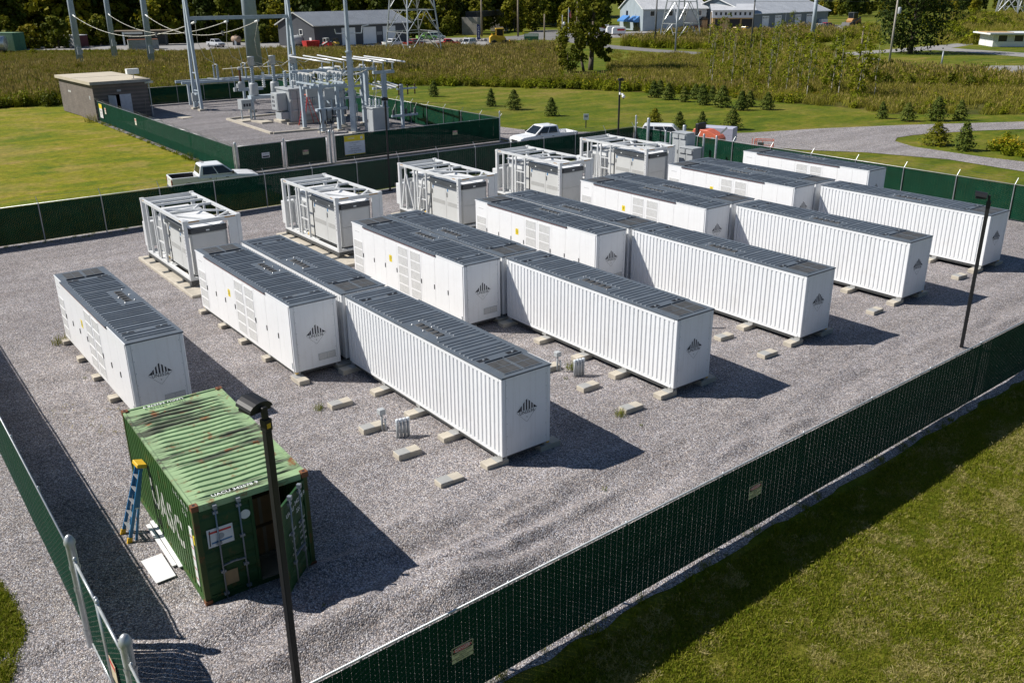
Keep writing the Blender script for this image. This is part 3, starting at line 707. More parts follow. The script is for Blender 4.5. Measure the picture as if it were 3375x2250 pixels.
def corrugated(x0, x1, z0, z1, y, pitch=.203, depth=.036, out=-1, thick=True):
    """box-profile sheet in the xz plane; crests at y, troughs at y-out*depth"""
    mb = MB(); n = int(round((x1-x0)/pitch)); p = (x1-x0)/n; yi = y-out*depth
    pts = []
    for i in range(n):
        a = x0+i*p
        pts += [(a, yi), (a+.12*p, yi), (a+.25*p, y), (a+.87*p, y), (a+p*.999, yi)]
    pts.append((x1, yi))
    vs = [(x, yy, z0) for x, yy in pts]+[(x, yy, z1) for x, yy in pts]
    k = len(pts)
    fs = [(i, i+1, k+i+1, k+i) if out < 0 else (i+1, i, k+i, k+i+1) for i in range(k-1)]
    mb.add(vs, fs)
    return mb
def make_container():
    t = thing('battery_container', '', 'battery container', (0, 0, 0))
    P = lambda n, mb, m, par=None, **k: mb.build(n, m, par or t, **k)
    # base frame and feet
    mb = MB()
    mb.bx(.12, CL-.12, .05, .17, -.12, -.002); mb.bx(.12, CL-.12, CW-.17, CW-.05, -.12, -.002)
    for x in (.12, 2.4, 4.65, 6.9, CL-.27): mb.bx(x, x+.15, .172, CW-.172, -.12, -.004)
    P('base_frame', mb, DARKG)
    for x in (.17, 2.42, 4.66, 6.92, CL-.17):
        for y in (.11, CW-.11): P('foot_plate', MB().bx(x-.12, x+.12, y-.085, y+.085, -.122, -.006), CONCG)
    # white box: posts, rails, ends, floor
    for x in (0, CL-.16):
        for y in (0, CW-.14):
            P('corner_post', MB().bx(x, x+.16, y, y+.14, 0, CH-.06), WHITE, bevel=.025)
            P('twist_lock', MB().bx(x+.03, x+.12, y+.02, y+.11, -.055, -.002), YELLOW if y == 0 else DARKG)
    P('side_rail', MB().bx(.162, CL-.162, CW-.075, CW-.004, 0, .1), WHITE)
    P('side_rail', MB().bx(.162, CL-.162, CW-.075, CW-.004, CH-.17, CH-.062), WHITE)
    P('side_wall', corrugated(.165, CL-.165, .102, CH-.172, CW-.006, out=1), WHITE)
    P('core', MB().bx(.17, CL-.17, .095, CW-.11, .003, CH-.08), DARKG)
    # end panels with screw rows
    for x, s in ((.004, 1), (CL-.004, -1)):
        a, b2 = sorted((x, x+s*.02))
        e = P('end_panel', MB().bx(a, b2, .142, CW-.142, .02, CH-.065), WHITE)
        mb = MB()
        for y in (.17, CW-.17):
            for k in range(6): mb.tube((x, y, .25+k*.4), (x-s*.006, y, .25+k*.4), .011, 6)
        tag(mb.build('screw_row', GALVD, e), kind='stuff')
    # hazard placards
    for x, s in ((-.002, -1), (CL-.001, 1)):
        pl = MB(); r = .375; n = 7; cz = 1.28; cy = CW/2
        for i in range(n):
            u0 = -r*.93+i*(2*r*.93)/n+.012; u1 = u0+2*r*.93/n*.5
            if i in (0, n-1):
                u0, u1 = (-r, -r+.12) if i == 0 else (r-.12, r)
            pts = [(u0, .015), (u1, .015), (u1, r*.98-abs(u1)*.98+.0), (u0, r*.98-abs(u0)*.98)]
            pts = [p for j, p in enumerate(pts)]
            if i == 0: pts = [(-r, .012), (-r+.13, .012), (-r+.13, .12)]
            if i == n-1: pts = [(r, .012), (r-.13, .012), (r-.13, .12)]
            if s < 0: pts = [(-a, b) for a, b in pts]
            q = len(pts)
            pl.add([(x, cy+a, cz+b) for a, b in pts]+[(x+s*.002, cy+a, cz+b) for a, b in pts], [tuple(range(q)), tuple(reversed(range(q, 2*q)))])
        ln = .006
        for sg in (-1, 1):
            pl.bar((x+s*.001, cy+sg*r, cz), (x+s*.001, cy, cz-r), .002, ln*.9, up=(0, 0, 1))
        d = P('hazard_placard', pl, INK)
        lettering('UN3536', .16, INK, d, (x+s*.003, cy, cz-.055), (0, s, 0), (0, 0, 1))
        lettering('9', .075, INK, d, (x+s*.003, cy, cz-.22), (0, s, 0), (0, 0, 1))
    # lower louvre in the front end
    lv = P('louvre', MB().bx(CL-.003, CL+.008, CW-.86, CW-.2, .26, .52), GALV)
    for k in range(2): MB().bx(CL+.0085, CL+.011, CW-.84+k*.32, CW-.55+k*.32, .285, .495).build('mesh_insert', GRILLE, lv)
    # doors
    nx = 9; x0, x1 = .06, CL-.09; w = (x1-x0)/nx
    for i in range(nx):
        a, b = x0+i*w+.006, x0+(i+1)*w-.006
        top = CH-.095 if 0 < i < 7 else CH-.07
        d = P('door', MB().bx(a, b, -.022, .028, .02, top), DOORW)
        if i in (0, 4, 5):
            nv = 4 if i == 0 else 5
            zt, zb = (1.72, .12) if i == 0 else (2.26, .14)
            hh = (zt-zb)/nv
            for k in range(nv):
                MB().bx(a+.13, b-.13, -.027, -.0225, zb+k*hh+.025, zb+(k+1)*hh-.025).build('vent_grille', GRILLE, d)
                fr = MB()
                fr.bx(a+.115, a+.13, -.032, -.0225, zb+k*hh+.01, zb+(k+1)*hh-.01); fr.bx(b-.13, b-.115, -.032, -.0225, zb+k*hh+.01, zb+(k+1)*hh-.01)
                fr.bx(a+.1301, b-.1301, -.032, -.0225, zb+(k+1)*hh-.025, zb+(k+1)*hh-.01); fr.bx(a+.1301, b-.1301, -.032, -.0225, zb+k*hh+.01, zb+k*hh+.025)
                fr.build('grille_frame', DOORW, d)
        if i == 0:
            MB().bx(a+.25, a+.68, -.0245, -.0225, 2.12, 2.15).build('name_strip', paint('faint_print', (.5, .5, .5), .6), d)
        if i != 4 and i != 8:
            h = MB().bx(b-.058, b-.033, -.045, -.0225, 1.03, 1.19); h.bx(b-.056, b-.036, -.042, -.0225, .99, 1.025); h.build('handle', BLACK, d)
        if i == 8:
            MB().bx(b-.12, b-.05, -.03, -.0225, .12, .34).build('earth_box', GALVD, d)
    P('gutter', MB().bx(1.15, 7.3, -.06, .03, CH-.085, CH-.064), SLATE_D)
    P('seal_strip', MB().bx(1.15, 7.3, -.063, -.024, CH-.094, CH-.0855), LEDSTRIP)
    for a, b in ((0, 1.13), (7.32, CL)): P('fascia', MB().prism([(a, CH-.063), (b, CH-.063), (b, CH-.02), (a, CH-.02)], -.03, .0), WHITE)
    # roof with grouped ribs
    rf = MB(); zt = CH-.06
    rf.bx(-.012, CL+.012, .002, CW+.012, zt, CH-.012)
    rf.bx(1.15, 7.3, -.075, .0015, zt, CH-.014)
    def rib(x, ya, yb):
        w0, w1, h = .047, .022, .026; z = CH-.0119
        rf.add([(x-w0, ya, z), (x+w0*.62, ya, z), (x+w0*.62, yb, z), (x-w0, yb, z), (x-w1, ya+.035, z+h), (x+w0*.40, ya+.035, z+h), (x+w0*.40, yb-.035, z+h), (x-w1, yb-.035, z+h)],
               [(4, 5, 6, 7), (0, 1, 5, 4), (1, 2, 6, 5), (2, 3, 7, 6), (3, 0, 4, 7)])
    x = 1.62; k = 0; xs = []
    while x < CL-.14:
        xs.append(x); k += 1
        x += .205 if k % 4 else .285
    for x in xs:
        hole = (1.30 < x < 1.60) or (CL-1.02 < x < CL-.80)
        if 3.55 < x < 5.55: rib(x, .10, .98)
        elif hole: pass
        else: rib(x, .10, CW-.10)
    roof = P('roof', rf, SLATE)
    # roof vents at the back end
    for k in range(2):
        ya = .20+k*.70; fr = MB(); z = CH-.0115
        v = P('roof_vent', MB().bx(.16, 1.14, ya, ya+.66, z, z+.018), SLATE)
        for i in range(2):
            for j in range(2):
                MB().bx(.20+i*.46, .62+i*.46, ya+.035+j*.305, ya+.32+j*.305, z+.0185, z+.021).build('mesh_insert', MESHG, v)
        P('vent_hinge', MB().bx(1.15, 1.18, ya-.02, ya+.62, z, z+.05), SLATE_D)
    # lifting pockets
    for x in (1.40, CL-.93):
        for y in (.17, CW-.55):
            p = P('lifting_pocket', MB().bx(x-.085, x+.085, y, y+.38, CH-.0115, CH-.006), BLACK)
            MB().bx(x-.05, x+.03, y+.15, y+.20, CH-.0055, CH+.018).build('lug', GALVD, p)
    # five breather flaps on the service strip
    st = P('service_strip', MB().bx(3.58, 5.5, 1.08, 1.60, CH-.0115, CH-.003), SLATE)
    for k in range(5):
        xa = 3.78+k*.29
        mb = MB().add([(xa, 1.17, CH-.0025), (xa+.22, 1.17, CH-.0025), (xa+.22, 1.43, CH-.0025), (xa, 1.43, CH-.0025), (xa+.02, 1.19, CH+.035), (xa+.2, 1.19, CH+.035), (xa+.2, 1.41, CH+.01), (xa+.02, 1.41, CH+.01)], [(4, 5, 6, 7), (0, 1, 5, 4), (1, 2, 6, 5), (2, 3, 7, 6), (3, 0, 4, 7)])
        mb.build('breather_flap', MESHG, st)
    for x, y in ((3.7, 1.5), (4.5, 1.52), (4.62, 1.12), (5.2, 1.5), (5.35, 1.14)): MB().lathe([(.025, CH-.003), (.025, CH+.03), (.012, CH+.04)], 8, (x, y, 0)).build('roof_stud', ALU, t)
    return t
NUM = {}
def numbered(t, n):
    # yellow number plate on the fourth door
    p = MB().bx(3.44, 3.68, -.0245, -.0225, 1.36, 1.66).build('number_plate', YELLOWL, t)
    lettering(n, .20, INK, p, (3.56, -.0255, 1.51), (1, 0, 0), (0, 0, 1))
proto = make_container()
grp = 'white battery containers standing in rows on the gravel'
BACK = [  # doors facing the left of the photo
 ('A', -17.56, -10.482, .35, '21', 'lone white battery container at the far left, directly behind the green shipping container'),
 ('B', -17.70, -4.976, .1, '21', 'white battery container with doors and yellow number 21, in front of the first inverter skid'),
 ('E', -17.98, 2.524, -.1, '17', 'white battery container with doors and yellow number 17, in front of the second inverter skid'),
 ('I', -18.197, 9.791, -.05, '13', 'white battery container with doors and yellow number 13, in front of the third inverter skid'),
 ('M', -18.554, 17.375, -.05, '9', 'white battery container with doors and yellow number 9, in front of the fourth inverter skid'),
 ('P', -18.891, 24.90, 0, '5', 'white battery container with doors beside the grey utility cabinets, second row from the far fence'),
 ('S', -19.102, 32.342, 0, '1', 'white battery container with doors nearest the far right green fence')]
TWIN = [
 ('C', -17.807, -2.921, 0, 'ribbed white battery container back to back with the one before the first inverter skid'),
 ('F', -18.054, 4.448, 0, 'ribbed white battery container back to back with the one before the second inverter skid'),
 ('J', -18.28, 11.80, 0, 'ribbed white battery container back to back with the one before the third inverter skid'),
 ('N', -18.62, 19.34, 0, 'ribbed white battery container back to back with the one before the fourth inverter skid'),
 ('Q', -18.93, 26.86, 0, 'ribbed white battery container nearest the utility cabinets, back to back with a doored one')]
FRONT = [
 ('D', -8.25, -2.914, -.05, 'nearest ribbed white battery container, its UN3536 end closest to the camera'),
 ('G', -8.51, 4.478, -.1, 'ribbed white battery container in the second front row, right behind the nearest one'),
 ('K', -8.779, 11.826, 0, 'ribbed white battery container in the third front row'),
 ('O', -8.961, 19.274, 0, 'ribbed white battery container in the fourth front row, second from the right'),
 ('R', -9.198, 26.712, 0, 'rightmost ribbed white battery container, behind the head of the tall lamp post')]
first = True
CPOS = {}
for key, x, y, a, num, lb in BACK:
    if first: o = proto; o.location = (x, y, CZ); o.rotation_euler = (0, 0, R(a)); o['label'] = lb; o['group'] = grp; first = False
    else: o = dup(proto, (x, y, CZ), R(a), lb, grp)
    CPOS[key] = o
for key, x, y, a, lb in TWIN+FRONT:
    CPOS[key] = dup(proto, (x+CL, y+CW, CZ), R(a+180), lb, grp)
for key, x, y, a, num, lb in BACK[:6]: numbered(CPOS[key], num)

# ---- concrete blocks under and beside the containers
def make_block(name='concrete_block'):
    t = thing(name, '', 'concrete block')
    MB().bx(-.19, .19, -.38, .38, -.12, .165).build('block', CONC, t, bevel=.012)
    MB().bx(-.18, .185, -.02, .36, .166, .171).build('bearing_plate', CONCG, t)
    return t
blk = make_block(); used = False
def place_block(x, y, rz, label, group):
    global used
    if not used: used = True; o = blk; o.location = (x, y, 0); o.rotation_euler = (0, 0, rz); o['label'] = label; o['group'] = group; return o
    return dup(blk, (x, y, 0), rz, label, group)
bl_names = {'A': 'the lone container behind the green one', 'B': 'the doored container before the first skid', 'D': 'the nearest ribbed container', 'G': 'the second front row container', 'K': 'the third front row container',
            'O': 'the fourth front row container', 'R': 'the rightmost ribbed container', 'E': 'the doored container before the second skid'}
offs = {'D': (.25, 2.62, 4.86, 6.88, 9.08), 'G': (.25, 2.62, 4.86, 6.88, 9.08)}
for key, nm in bl_names.items():
    src = [r for r in BACK+TWIN+FRONT if r[0] == key][0]
    for i, dx in enumerate(offs.get(key, (.15, 2.4, 4.62, 6.85, 9.1))):
        jitter = rnd.uniform(-.03, .03)
        yy = src[2]+(-.13 if key in 'DGKOR' else .19)
        if key == 'B' and i == 4:
            place_block(src[1]+9.45, yy-.1, math.pi/2, 'long pale concrete block under the front corner of the doored container before the first skid', 'footing blocks'); continue
        place_block(src[1]+dx, yy+jitter, rnd.uniform(-.03, .03), '%s concrete block from the front under %s' % (_ord[4-i], nm), 'footing blocks')
for key in ('B', 'E', 'D', 'G', 'K', 'O', 'R', 'I'):
    src = [r for r in BACK+TWIN+FRONT if r[0] == key][0]
    nm = bl_names.get(key, 'the doored container before the third skid')
    place_block(src[1]+9.12, src[2]+CW+(.05 if key in 'DGKOR' else .25), math.pi, 'shaded concrete block, far front corner of %s' % nm, 'footing blocks')
free = [(-5.57, -4.70, 'loose concrete block beside a small weed, farthest left of the loose ones'), (-3.37, -4.72, 'free concrete block next to the single pipe stub with a square cap'), (-1.27, -4.70, 'free concrete block just in front of the row of four pipe stubs'),
        (.86, -4.62, 'free concrete block nearest the camera on the open gravel'), (-1.49, 2.70, 'free concrete block left of the second front row container, beside its pipe stubs'), (.65, 2.66, 'free concrete block with a grass tuft at its left corner'),
        (-1.72, 10.07, 'free concrete block behind the second front row container'), (.47, 9.95, 'free concrete block on open gravel before the third front row'), (.24, 17.44, 'free concrete block on open gravel before the fourth front row'),
        (-.04, 24.98, 'free concrete block left of the tall lamp post on the right'), (-3.6, 2.72, 'free concrete block half hidden by the nearest ribbed container end')]
for x, y, lb in free: place_block(x, y, math.pi+rnd.uniform(-.05, .05), lb, 'loose concrete blocks on the gravel')

# ---- conduit stubs coming out of the gravel
PVC = paint('grey_pvc', (.40, .42, .43), .5, var=.08)
CAPW = paint('pale_pipe_cap', (.62, .66, .70), .5, var=.05)
def stub_row(x, y, n, label, dx=.115, h=.62):
    t = thing('conduit_stub_row', label, 'pipe stubs', (x, y, 0), 0, 'rows of capped conduit stubs')
    for k in range(n):
        p = MB().lathe([(.048, -.06), (.048, h)], 12, (-.17+k*.02, k*dx-.17, 0)).build('pipe', PVC, t, True)
        MB().lathe([(.054, h-.08), (.054, h+.012), (.03, h+.02), (0, h+.02)], 12, (-.17+k*.02, k*dx-.17, 0), cap=False).build('cap', CAPW, p, True)
    return t
def stub_box(x, y, label):
    t = thing('junction_stub', label, 'pipe stub', (x, y, 0), 0, 'conduit stubs with a square box')
    MB().tube((0, 0, -.05), (0, 0, .6), .035, 10).build('pipe', PVC, t, True)
    MB().tube((.07, .08, -.05), (.07, .08, .42), .033, 10).build('pipe', PVC, t, True)
    MB().bx(-.1, .1, -.1, .1, .58, .76).build('box', PVC, t, bevel=.01)
stub_row(-2.2, -4.2, 4, 'row of four capped conduit stubs in front of the nearest ribbed container')
stub_row(-2.4, 3.2, 4, 'row of four capped conduit stubs beside the second front row container')
stub_row(-2.75, 10.6, 2, 'pair of capped conduit stubs behind the second front row container')
stub_box(-3.1, -4.5, 'grey pipe stub with a square box among the loose blocks in front')
stub_box(-3.32, 2.85, 'grey pipe stub with a square box at the end of the nearest ribbed container')
# ================================================================== INVERTER SKIDS IN OPEN WHITE FRAMES
SL_, SW, SH = 6.48, 2.68, 2.78     # length, width, frame height above its own base
HOOD = paint('dark_hood', (.045, .05, .055), .5, var=.15)
HAZ = paint('hazard_tape', (.45, .22, .03), .6, var=.3, scale=20)
OLIVE = paint('olive_panel', (.075, .095, .05), .5, var=.1)
def make_skid():
    t = thing('inverter_skid', '', 'inverter skid')
    P = lambda n, mb, m, par=None, **k: mb.build(n, m, par or t, **k)
    z0 = .30; zt = z0+SH; w = .17
    # dark legs of the base and its long beams
    mb = MB(); mb.bx(0, SL_, .02, .14, .12, z0-.002); mb.bx(0, SL_, SW-.14, SW-.02, .12, z0-.002)
    for x in (0, 1.0, 3.1, 5.2, SL_-.14): mb.bx(x, x+.14, .142, SW-.142, .13, z0-.004)
    P('base_frame', mb, DARKG)
    for x in (.05, 1.05, 3.15, 5.25, SL_-.2):
        P('foot', MB().bx(x, x+.16, -.02, .16, 0, .118), DARKG)
        P('anchor_plate', MB().bx(x-.06, x+.22, -.30, -.021, 0, .015), DARKG)
    # floor rails
    for y in (.0, SW-.16): P('floor_rail', MB().bx(.172, SL_-.172, y, y+.16, z0, z0+.11), SKIDW)
    for x in (0, SL_-w): P('floor_rail', MB().bx(x, x+w, .172, SW-.172, z0, z0+.11), SKIDW)
    P('floor_plate', MB().bx(.18, 3.6, .17, SW-.17, z0+.02, z0+.06), SKIDW)
    # posts, castings
    for x in (0, SL_-w):
        for y in (0, SW-w):
            wx = w if y == 0 else w*1.6
            P('corner_post', MB().bx(x, x+w, y, y+w, z0, zt-.1), SKIDW)
            P('corner_casting', MB().bx(x-.01, x+w+.01, y-.01, y+w+.01, zt-.098, zt+.02), SKIDW)
    P('corner_fin', MB().bx(SL_-.1, SL_-.02, SW-.6, SW-w-.002, z0+.11, zt-.2), SKIDW)
    for y in (0.02, SW-.15): P('top_rail', MB().bx(w+.012, SL_-w-.012, y, y+.13, zt-.14, zt-.01), SKIDW)
    P('top_beam', MB().bx(.0, .06, w+.012, SW-w-.012, zt-.36, zt-.01), SKIDW)
    P('top_beam', MB().bx(SL_-.12, SL_, w+.012, SW-w-.012, zt-.2, zt-.01), SKIDW)
    for x, ya, yb in ((SL_+.001, .25, .75), (SL_+.001, SW-.75, SW-.25)): P('hazard_label', MB().bx(x, x+.003, ya, yb, zt-.08, zt-.03), HAZ)
    P('hazard_label', MB().bx(.3, .6, .0165, .0195, zt-.06, zt-.025), HAZ)
    P('hazard_label', MB().bx(SL_-.6, SL_-.3, .0165, .0195, zt-.06, zt-.025), HAZ)
    # cross beams and diagonals of the roof
    for x in (.95, 1.75, 2.95): P('cross_beam', MB().bx(x, x+.12, .151, SW-.151, zt-.13, zt-.03), SKIDW)
    for p, q in (((3.05, 1.9), (3.9, 1.35)), ((3.07, .16), (3.95, 1.30)), ((3.95, 1.36), (5.0, 2.52)), ((4.6, .16), (6.32, 1.20)), ((5.3, 2.52), (6.34, 1.5))):
        P('roof_brace', MB().bar((p[0], p[1], zt-.085), (q[0], q[1], zt-.085), .085, .08), SKIDW)
    # intermediate posts on both long sides
    for x in (.72, 1.72, 2.05, 3.0):
        P('side_post', MB().bx(x, x+.09, .03, .12, z0+.111, zt-.141), SKIDW)
    for x in (1.7, 3.6, 5.0): P('side_post', MB().bx(x, x+.09, SW-.12, SW-.03, z0+.111, zt-.141), SKIDW)
    for z in (1.0, 1.7): P('side_strut', MB().bx(2.142, 2.998, .05, .10, z0+z, z0+z+.06), SKIDW)
    # back end frame: upper window bars, small box outside
    P('back_bar', MB().bx(.02, .09, w+.002, SW-w-.002, zt-1.15, zt-1.0), SKIDW)
    P('back_bar', MB().bx(.02, .09, 1.0, 1.12, zt-.998, zt-.362), SKIDW)
    P('back_panel', MB().bx(.03, .07, .6, SW-.2, z0+.12, zt-1.16), SKIDW)
    sb = P('side_box', MB().bx(-.42, -.012, .05, .95, z0+.25, z0+1.52), SKIDW, bevel=.02)
    MB().bx(-.44, -.421, .1, .9, z0+.3, z0+1.46).build('box_door', DOORW, sb)
    # transformer with fins under its cover sheets
    tr = P('transformer', MB().bx(.75, 2.5, .55, 2.2, z0+.11, z0+2.05), SKIDW)
    for k in range(9): MB().bx(.8+k*.19, .84+k*.19, .36, .549, z0+.3, z0+1.75).build('cooling_fin', SKIDW, tr)
    for k in range(9): MB().bx(.8+k*.19, .84+k*.19, 2.201, 2.4, z0+.3, z0+1.75).build('cooling_fin', SKIDW, tr)
    P('cover_sheet', MB().bx(.5, 1.5, .5, 2.2, z0+2.2, z0+2.26), DOORW)
    cs = P('cable_tray', MB().bx(1.75, 2.3, .35, 2.3, z0+2.26, z0+2.36), SKIDW)
    for k in range(4): MB().bx(2.301, 2.33, .5+k*.45, .55+k*.45, z0+2.16, z0+2.34).build('bracket', SKIDW, cs)
    # switch panel beside the inverter
    sp = P('switch_panel', MB().bx(2.35, 3.15, .42, 1.5, z0+.11, z0+2.1), CABG)
    MB().bx(2.38, 3.12, .405, .419, z0+1.15, z0+2.02).build('panel_door', CABG, sp); MB().bx(2.38, 3.12, .405, .419, z0+.16, z0+1.1).build('panel_door', CABG, sp)
    P('valve', MB().lathe([(.06, 0), (.09, .05), (.09, .12), (.03, .2)], 10, (2.6, .25, z0+.11)), YELLOW)
    P('hose', MB().path([(2.2, .25, z0+.2), (2.45, .22, z0+.35), (2.75, .25, z0+.2), (3.0, .3, z0+.14)], .03, 6), BLACK)
    # inverter cabinet
    ca, cb, cya, cyb, cz0, cz1 = 3.28, SL_-.12, .30, 1.92, z0+.20, z0+2.42
    cab = P('inverter_cabinet', MB().bx(ca, cb, cya, cyb, cz0, cz1), CABG)
    P('cabinet_plinth', MB().bx(ca+.04, cb-.04, cya+.04, cyb-.04, z0+.06, cz0-.002), DARKG)
    P('cabinet_edge', MB().bx(ca-.07, ca-.004, cya-.05, cya+.14, z0+.11, cz1), DARKG)
    mid = (ca+cb)/2
    for a, b in ((ca+.03, mid-.012), (mid+.012, cb-.03)):
        d = P('cabinet_door', MB().bx(a, b, cya-.035, cya-.002, cz0+.03, cz1-.3), CABG)
        MB().bx(a+.1, b-.1, cya-.040, cya-.0355, cz0+.82, cz0+1.05).build('door_vent', paint('cab_vent', (.40, .40, .385), .6) if 'cab_vent' not in bpy.data.materials else bpy.data.materials['cab_vent'], d)
        MB().bx(a+.06, a+.13, cya-.050, cya-.0355, cz0+1.3, cz0+1.55).build('door_handle', DARKG, d)
        MB().bx(a+.12, a+.22, cya-.039, cya-.0355, cz0+1.62, cz0+1.78).build('blue_tag', BLUEF, d)
        h = P('rain_hood', MB().add([(a-.02, cya-.004, cz1-.27), (b+.02, cya-.004, cz1-.27), (b+.02, cya-.004, cz1), (a-.02, cya-.004, cz1), (a-.02, cya-.2, cz1-.24), (b+.02, cya-.2, cz1-.24), (b+.02, cya-.17, cz1-.05), (a-.02, cya-.17, cz1-.05)],
              [(0, 1, 5, 4), (4, 5, 6, 7), (7, 6, 2, 3), (0, 4, 7, 3), (1, 2, 6, 5)]), HOOD)
        MB().bx((a+b)/2-.05, (a+b)/2+.05, cya-.208, cya-.201, cz1-.2, cz1-.13).build('hood_label', INKW, h)
    P('end_door', MB().bx(cb+.002, cb+.03, cya+.05, cyb-.05, cz0+1.02, cz1-.32), CABG)
    P('end_door', MB().bx(cb+.002, cb+.03, cya+.05, cyb-.05, cz0+.03, cz0+1.0), CABG)
    h = P('rain_hood', MB().add([(cb+.004, cya, cz1-.29), (cb+.004, cyb, cz1-.29), (cb+.004, cyb, cz1), (cb+.004, cya, cz1), (cb+.12, cya, cz1-.26), (cb+.12, cyb, cz1-.26), (cb+.11, cyb, cz1-.05), (cb+.11, cya, cz1-.05)],
          [(0, 1, 5, 4), (4, 5, 6, 7), (7, 6, 2, 3), (0, 4, 7, 3), (1, 2, 6, 5)]), HOOD)
    MB().bx(cb+.1205, cb+.124, 1.0, 1.16, cz1-.19, cz1-.13).build('hood_label', INKW, h)
    P('cabinet_roof', MB().prism([(ca-.03, cz1+.002), (cb+.03, cz1+.002), (cb+.03, cz1+.03), ((ca+cb)/2, cz1+.12), (ca-.03, cz1+.03)], cya-.03, cyb+.03), DOORW)
    P('rear_hood', MB().bx(ca+.1, cb-.1, cyb+.002, cyb+.14, cz1-.3, cz1-.04), HOOD)
    P('rear_duct', MB().bx(ca+.2, cb-.1, cyb+.002, cyb+.12, cz0+.1, cz1-.32), EQUIP)
    # frame number painted down the near post
    for k, ch in enumerate('WUL791910'): lettering(ch, .13, INK, t, (SL_-w/2, -.003, zt-.42-k*.15), (1, 0, 0), (0, 0, 1), 'post_letter')
    return t
SK = [(-27.5, -4.33, 'nearest white open-frame inverter skid farthest left, on its pale pad'),
      (-27.58, 3.28, 'second white open-frame inverter skid, in front of the dark substation gates'),
      (-27.75, 10.82, 'third white open-frame inverter skid, with diagonal bars in its side'),
      (-27.90, 18.25, 'fourth white open-frame inverter skid, below the white pickup by the gravel lane'),
      (-28.15, 25.8, 'farthest white open-frame inverter skid, left of the grey utility cabinets')]
sk0 = make_skid()
for i, (x, y, lb) in enumerate(SK):
    if i == 0: o = sk0; o.location = (x, y, .15); o['label'] = lb; o['group'] = 'white inverter skids'
    else: o = dup(sk0, (x, y, .15), 0, lb, 'white inverter skids')
    if i == 2:
        for a, b in (((.3, .45), (.85, 2.55)), ((.95, 2.55), (1.75, .45)), ((2.15, .45), (2.75, 2.55))):
            MB().bar((a[0], .02, a[1]), (b[0], .02, b[1]), .08, .08).build('side_brace', SKIDW, o)
    pd = tag(MB().bx(x-.45, x+7.75, y-.42, y+SW+.35, -.1, .15).build('concrete_pad', CONC, bevel=.03), '%s concrete pad under a white inverter skid, counted from the left' % _ord[i], 'concrete pad', 'concrete pads under the skids')

# grey cabinets and pipes behind the farthest skid
def cabinet(label, x, y, sx, sy, h, doors, mat=EQUIP):
    t = thing('utility_cabinet', label, 'cabinet', (x, y, 0), 0, 'grey utility cabinets')
    MB().bx(-sx/2, sx/2, -sy/2, sy/2, .1, h).build('housing', mat, t)
    MB().bx(-sx/2-.05, sx/2+.05, -sy/2-.05, sy/2+.05, 0, .098).build('plinth', CONC, t)
    MB().bx(-sx/2-.04, sx/2+.04, -sy/2-.06, sy/2+.04, h+.002, h+.05).build('lid', mat, t)
    w = sx/doors
    for k in range(doors):
        d = MB().bx(-sx/2+k*w+.02, -sx/2+(k+1)*w-.02, -sy/2-.03, -sy/2-.002, .14, h-.42).build('door', mat, t)
        MB().bx(-sx/2+(k+1)*w-.12, -sx/2+(k+1)*w-.08, -sy/2-.055, -sy/2-.031, h*.45, h*.55).build('handle', DARKG, d)
        MB().bx(-sx/2+k*w+.06, -sx/2+(k+1)*w-.06, -sy/2-.12, -sy/2-.002, h-.36, h-.08).build('vent_hood', mat, t)
    return t
cabinet('tall grey two-door utility cabinet by the far fence', -27.4, 35.6, 1.35, .9, 2.75, 2)
cabinet('shorter grey two-door utility cabinet right of the tall one', -26.1, 35.0, 1.35, .9, 1.85, 2)
cabinet('grey cabinet half hidden between the farthest skid and the tall cabinet', -27.6, 33.0, 1.1, 1.3, 2.15, 1)
t = thing('transformer_box', 'olive green panelled transformer box behind the farthest white skid', 'transformer', (-24.6, 29.6, 0))
MB().bx(-.85, .85, -.6, .6, .3, 2.2).build('tank', OLIVE, t); MB().bx(-1.0, 1.0, -.75, .75, 0, .298).build('plinth', CONC, t)
MB().bx(.852, .95, -.55, .55, .4, 2.1).build('door', EQUIP, t); MB().bx(-.4, -.2, -.606, -.602, 1.7, 2.0).build('label_plate', INKW, t)
def bollard(x, y, h, label, r=.085, cat='post'):
    t = thing('steel_post', label, cat, (x, y, 0), 0, 'grey posts along the far fence')
    MB().lathe([(r, -.05), (r, h), (r*.8, h+.05), (r*.4, h+.08), (0, h+.09)], 12, cap=False).build('shaft', GALV, t, True)
    return t
for x, y, h, r, lb in ((-33.6, 38.15, 2.95, .13, 'stout domed grey post at the fence gap left of the two cabinets'), (-29.6, 38.1, 2.8, .14, 'stout domed grey post standing right behind the tall cabinet'), (-31.1, 37.6, 2.25, .08, 'grey post left of the tall cabinet'),
                       (-29.9, 36.9, 2.3, .08, 'grey post just behind the tall cabinet'), (-27.9, 37.4, 2.35, .085, 'grey post between the two cabinets'), (-26.6, 37.0, 2.55, .085, 'grey post behind the short cabinet'), (-25.2, 36.8, 2.6, .085, 'tall grey post right of the short cabinet'),
                       (-35.2, 38.3, 3.0, .075, 'weathered corner post where the back fence meets the far fence')):
    bollard(x, y, h, lb, r)
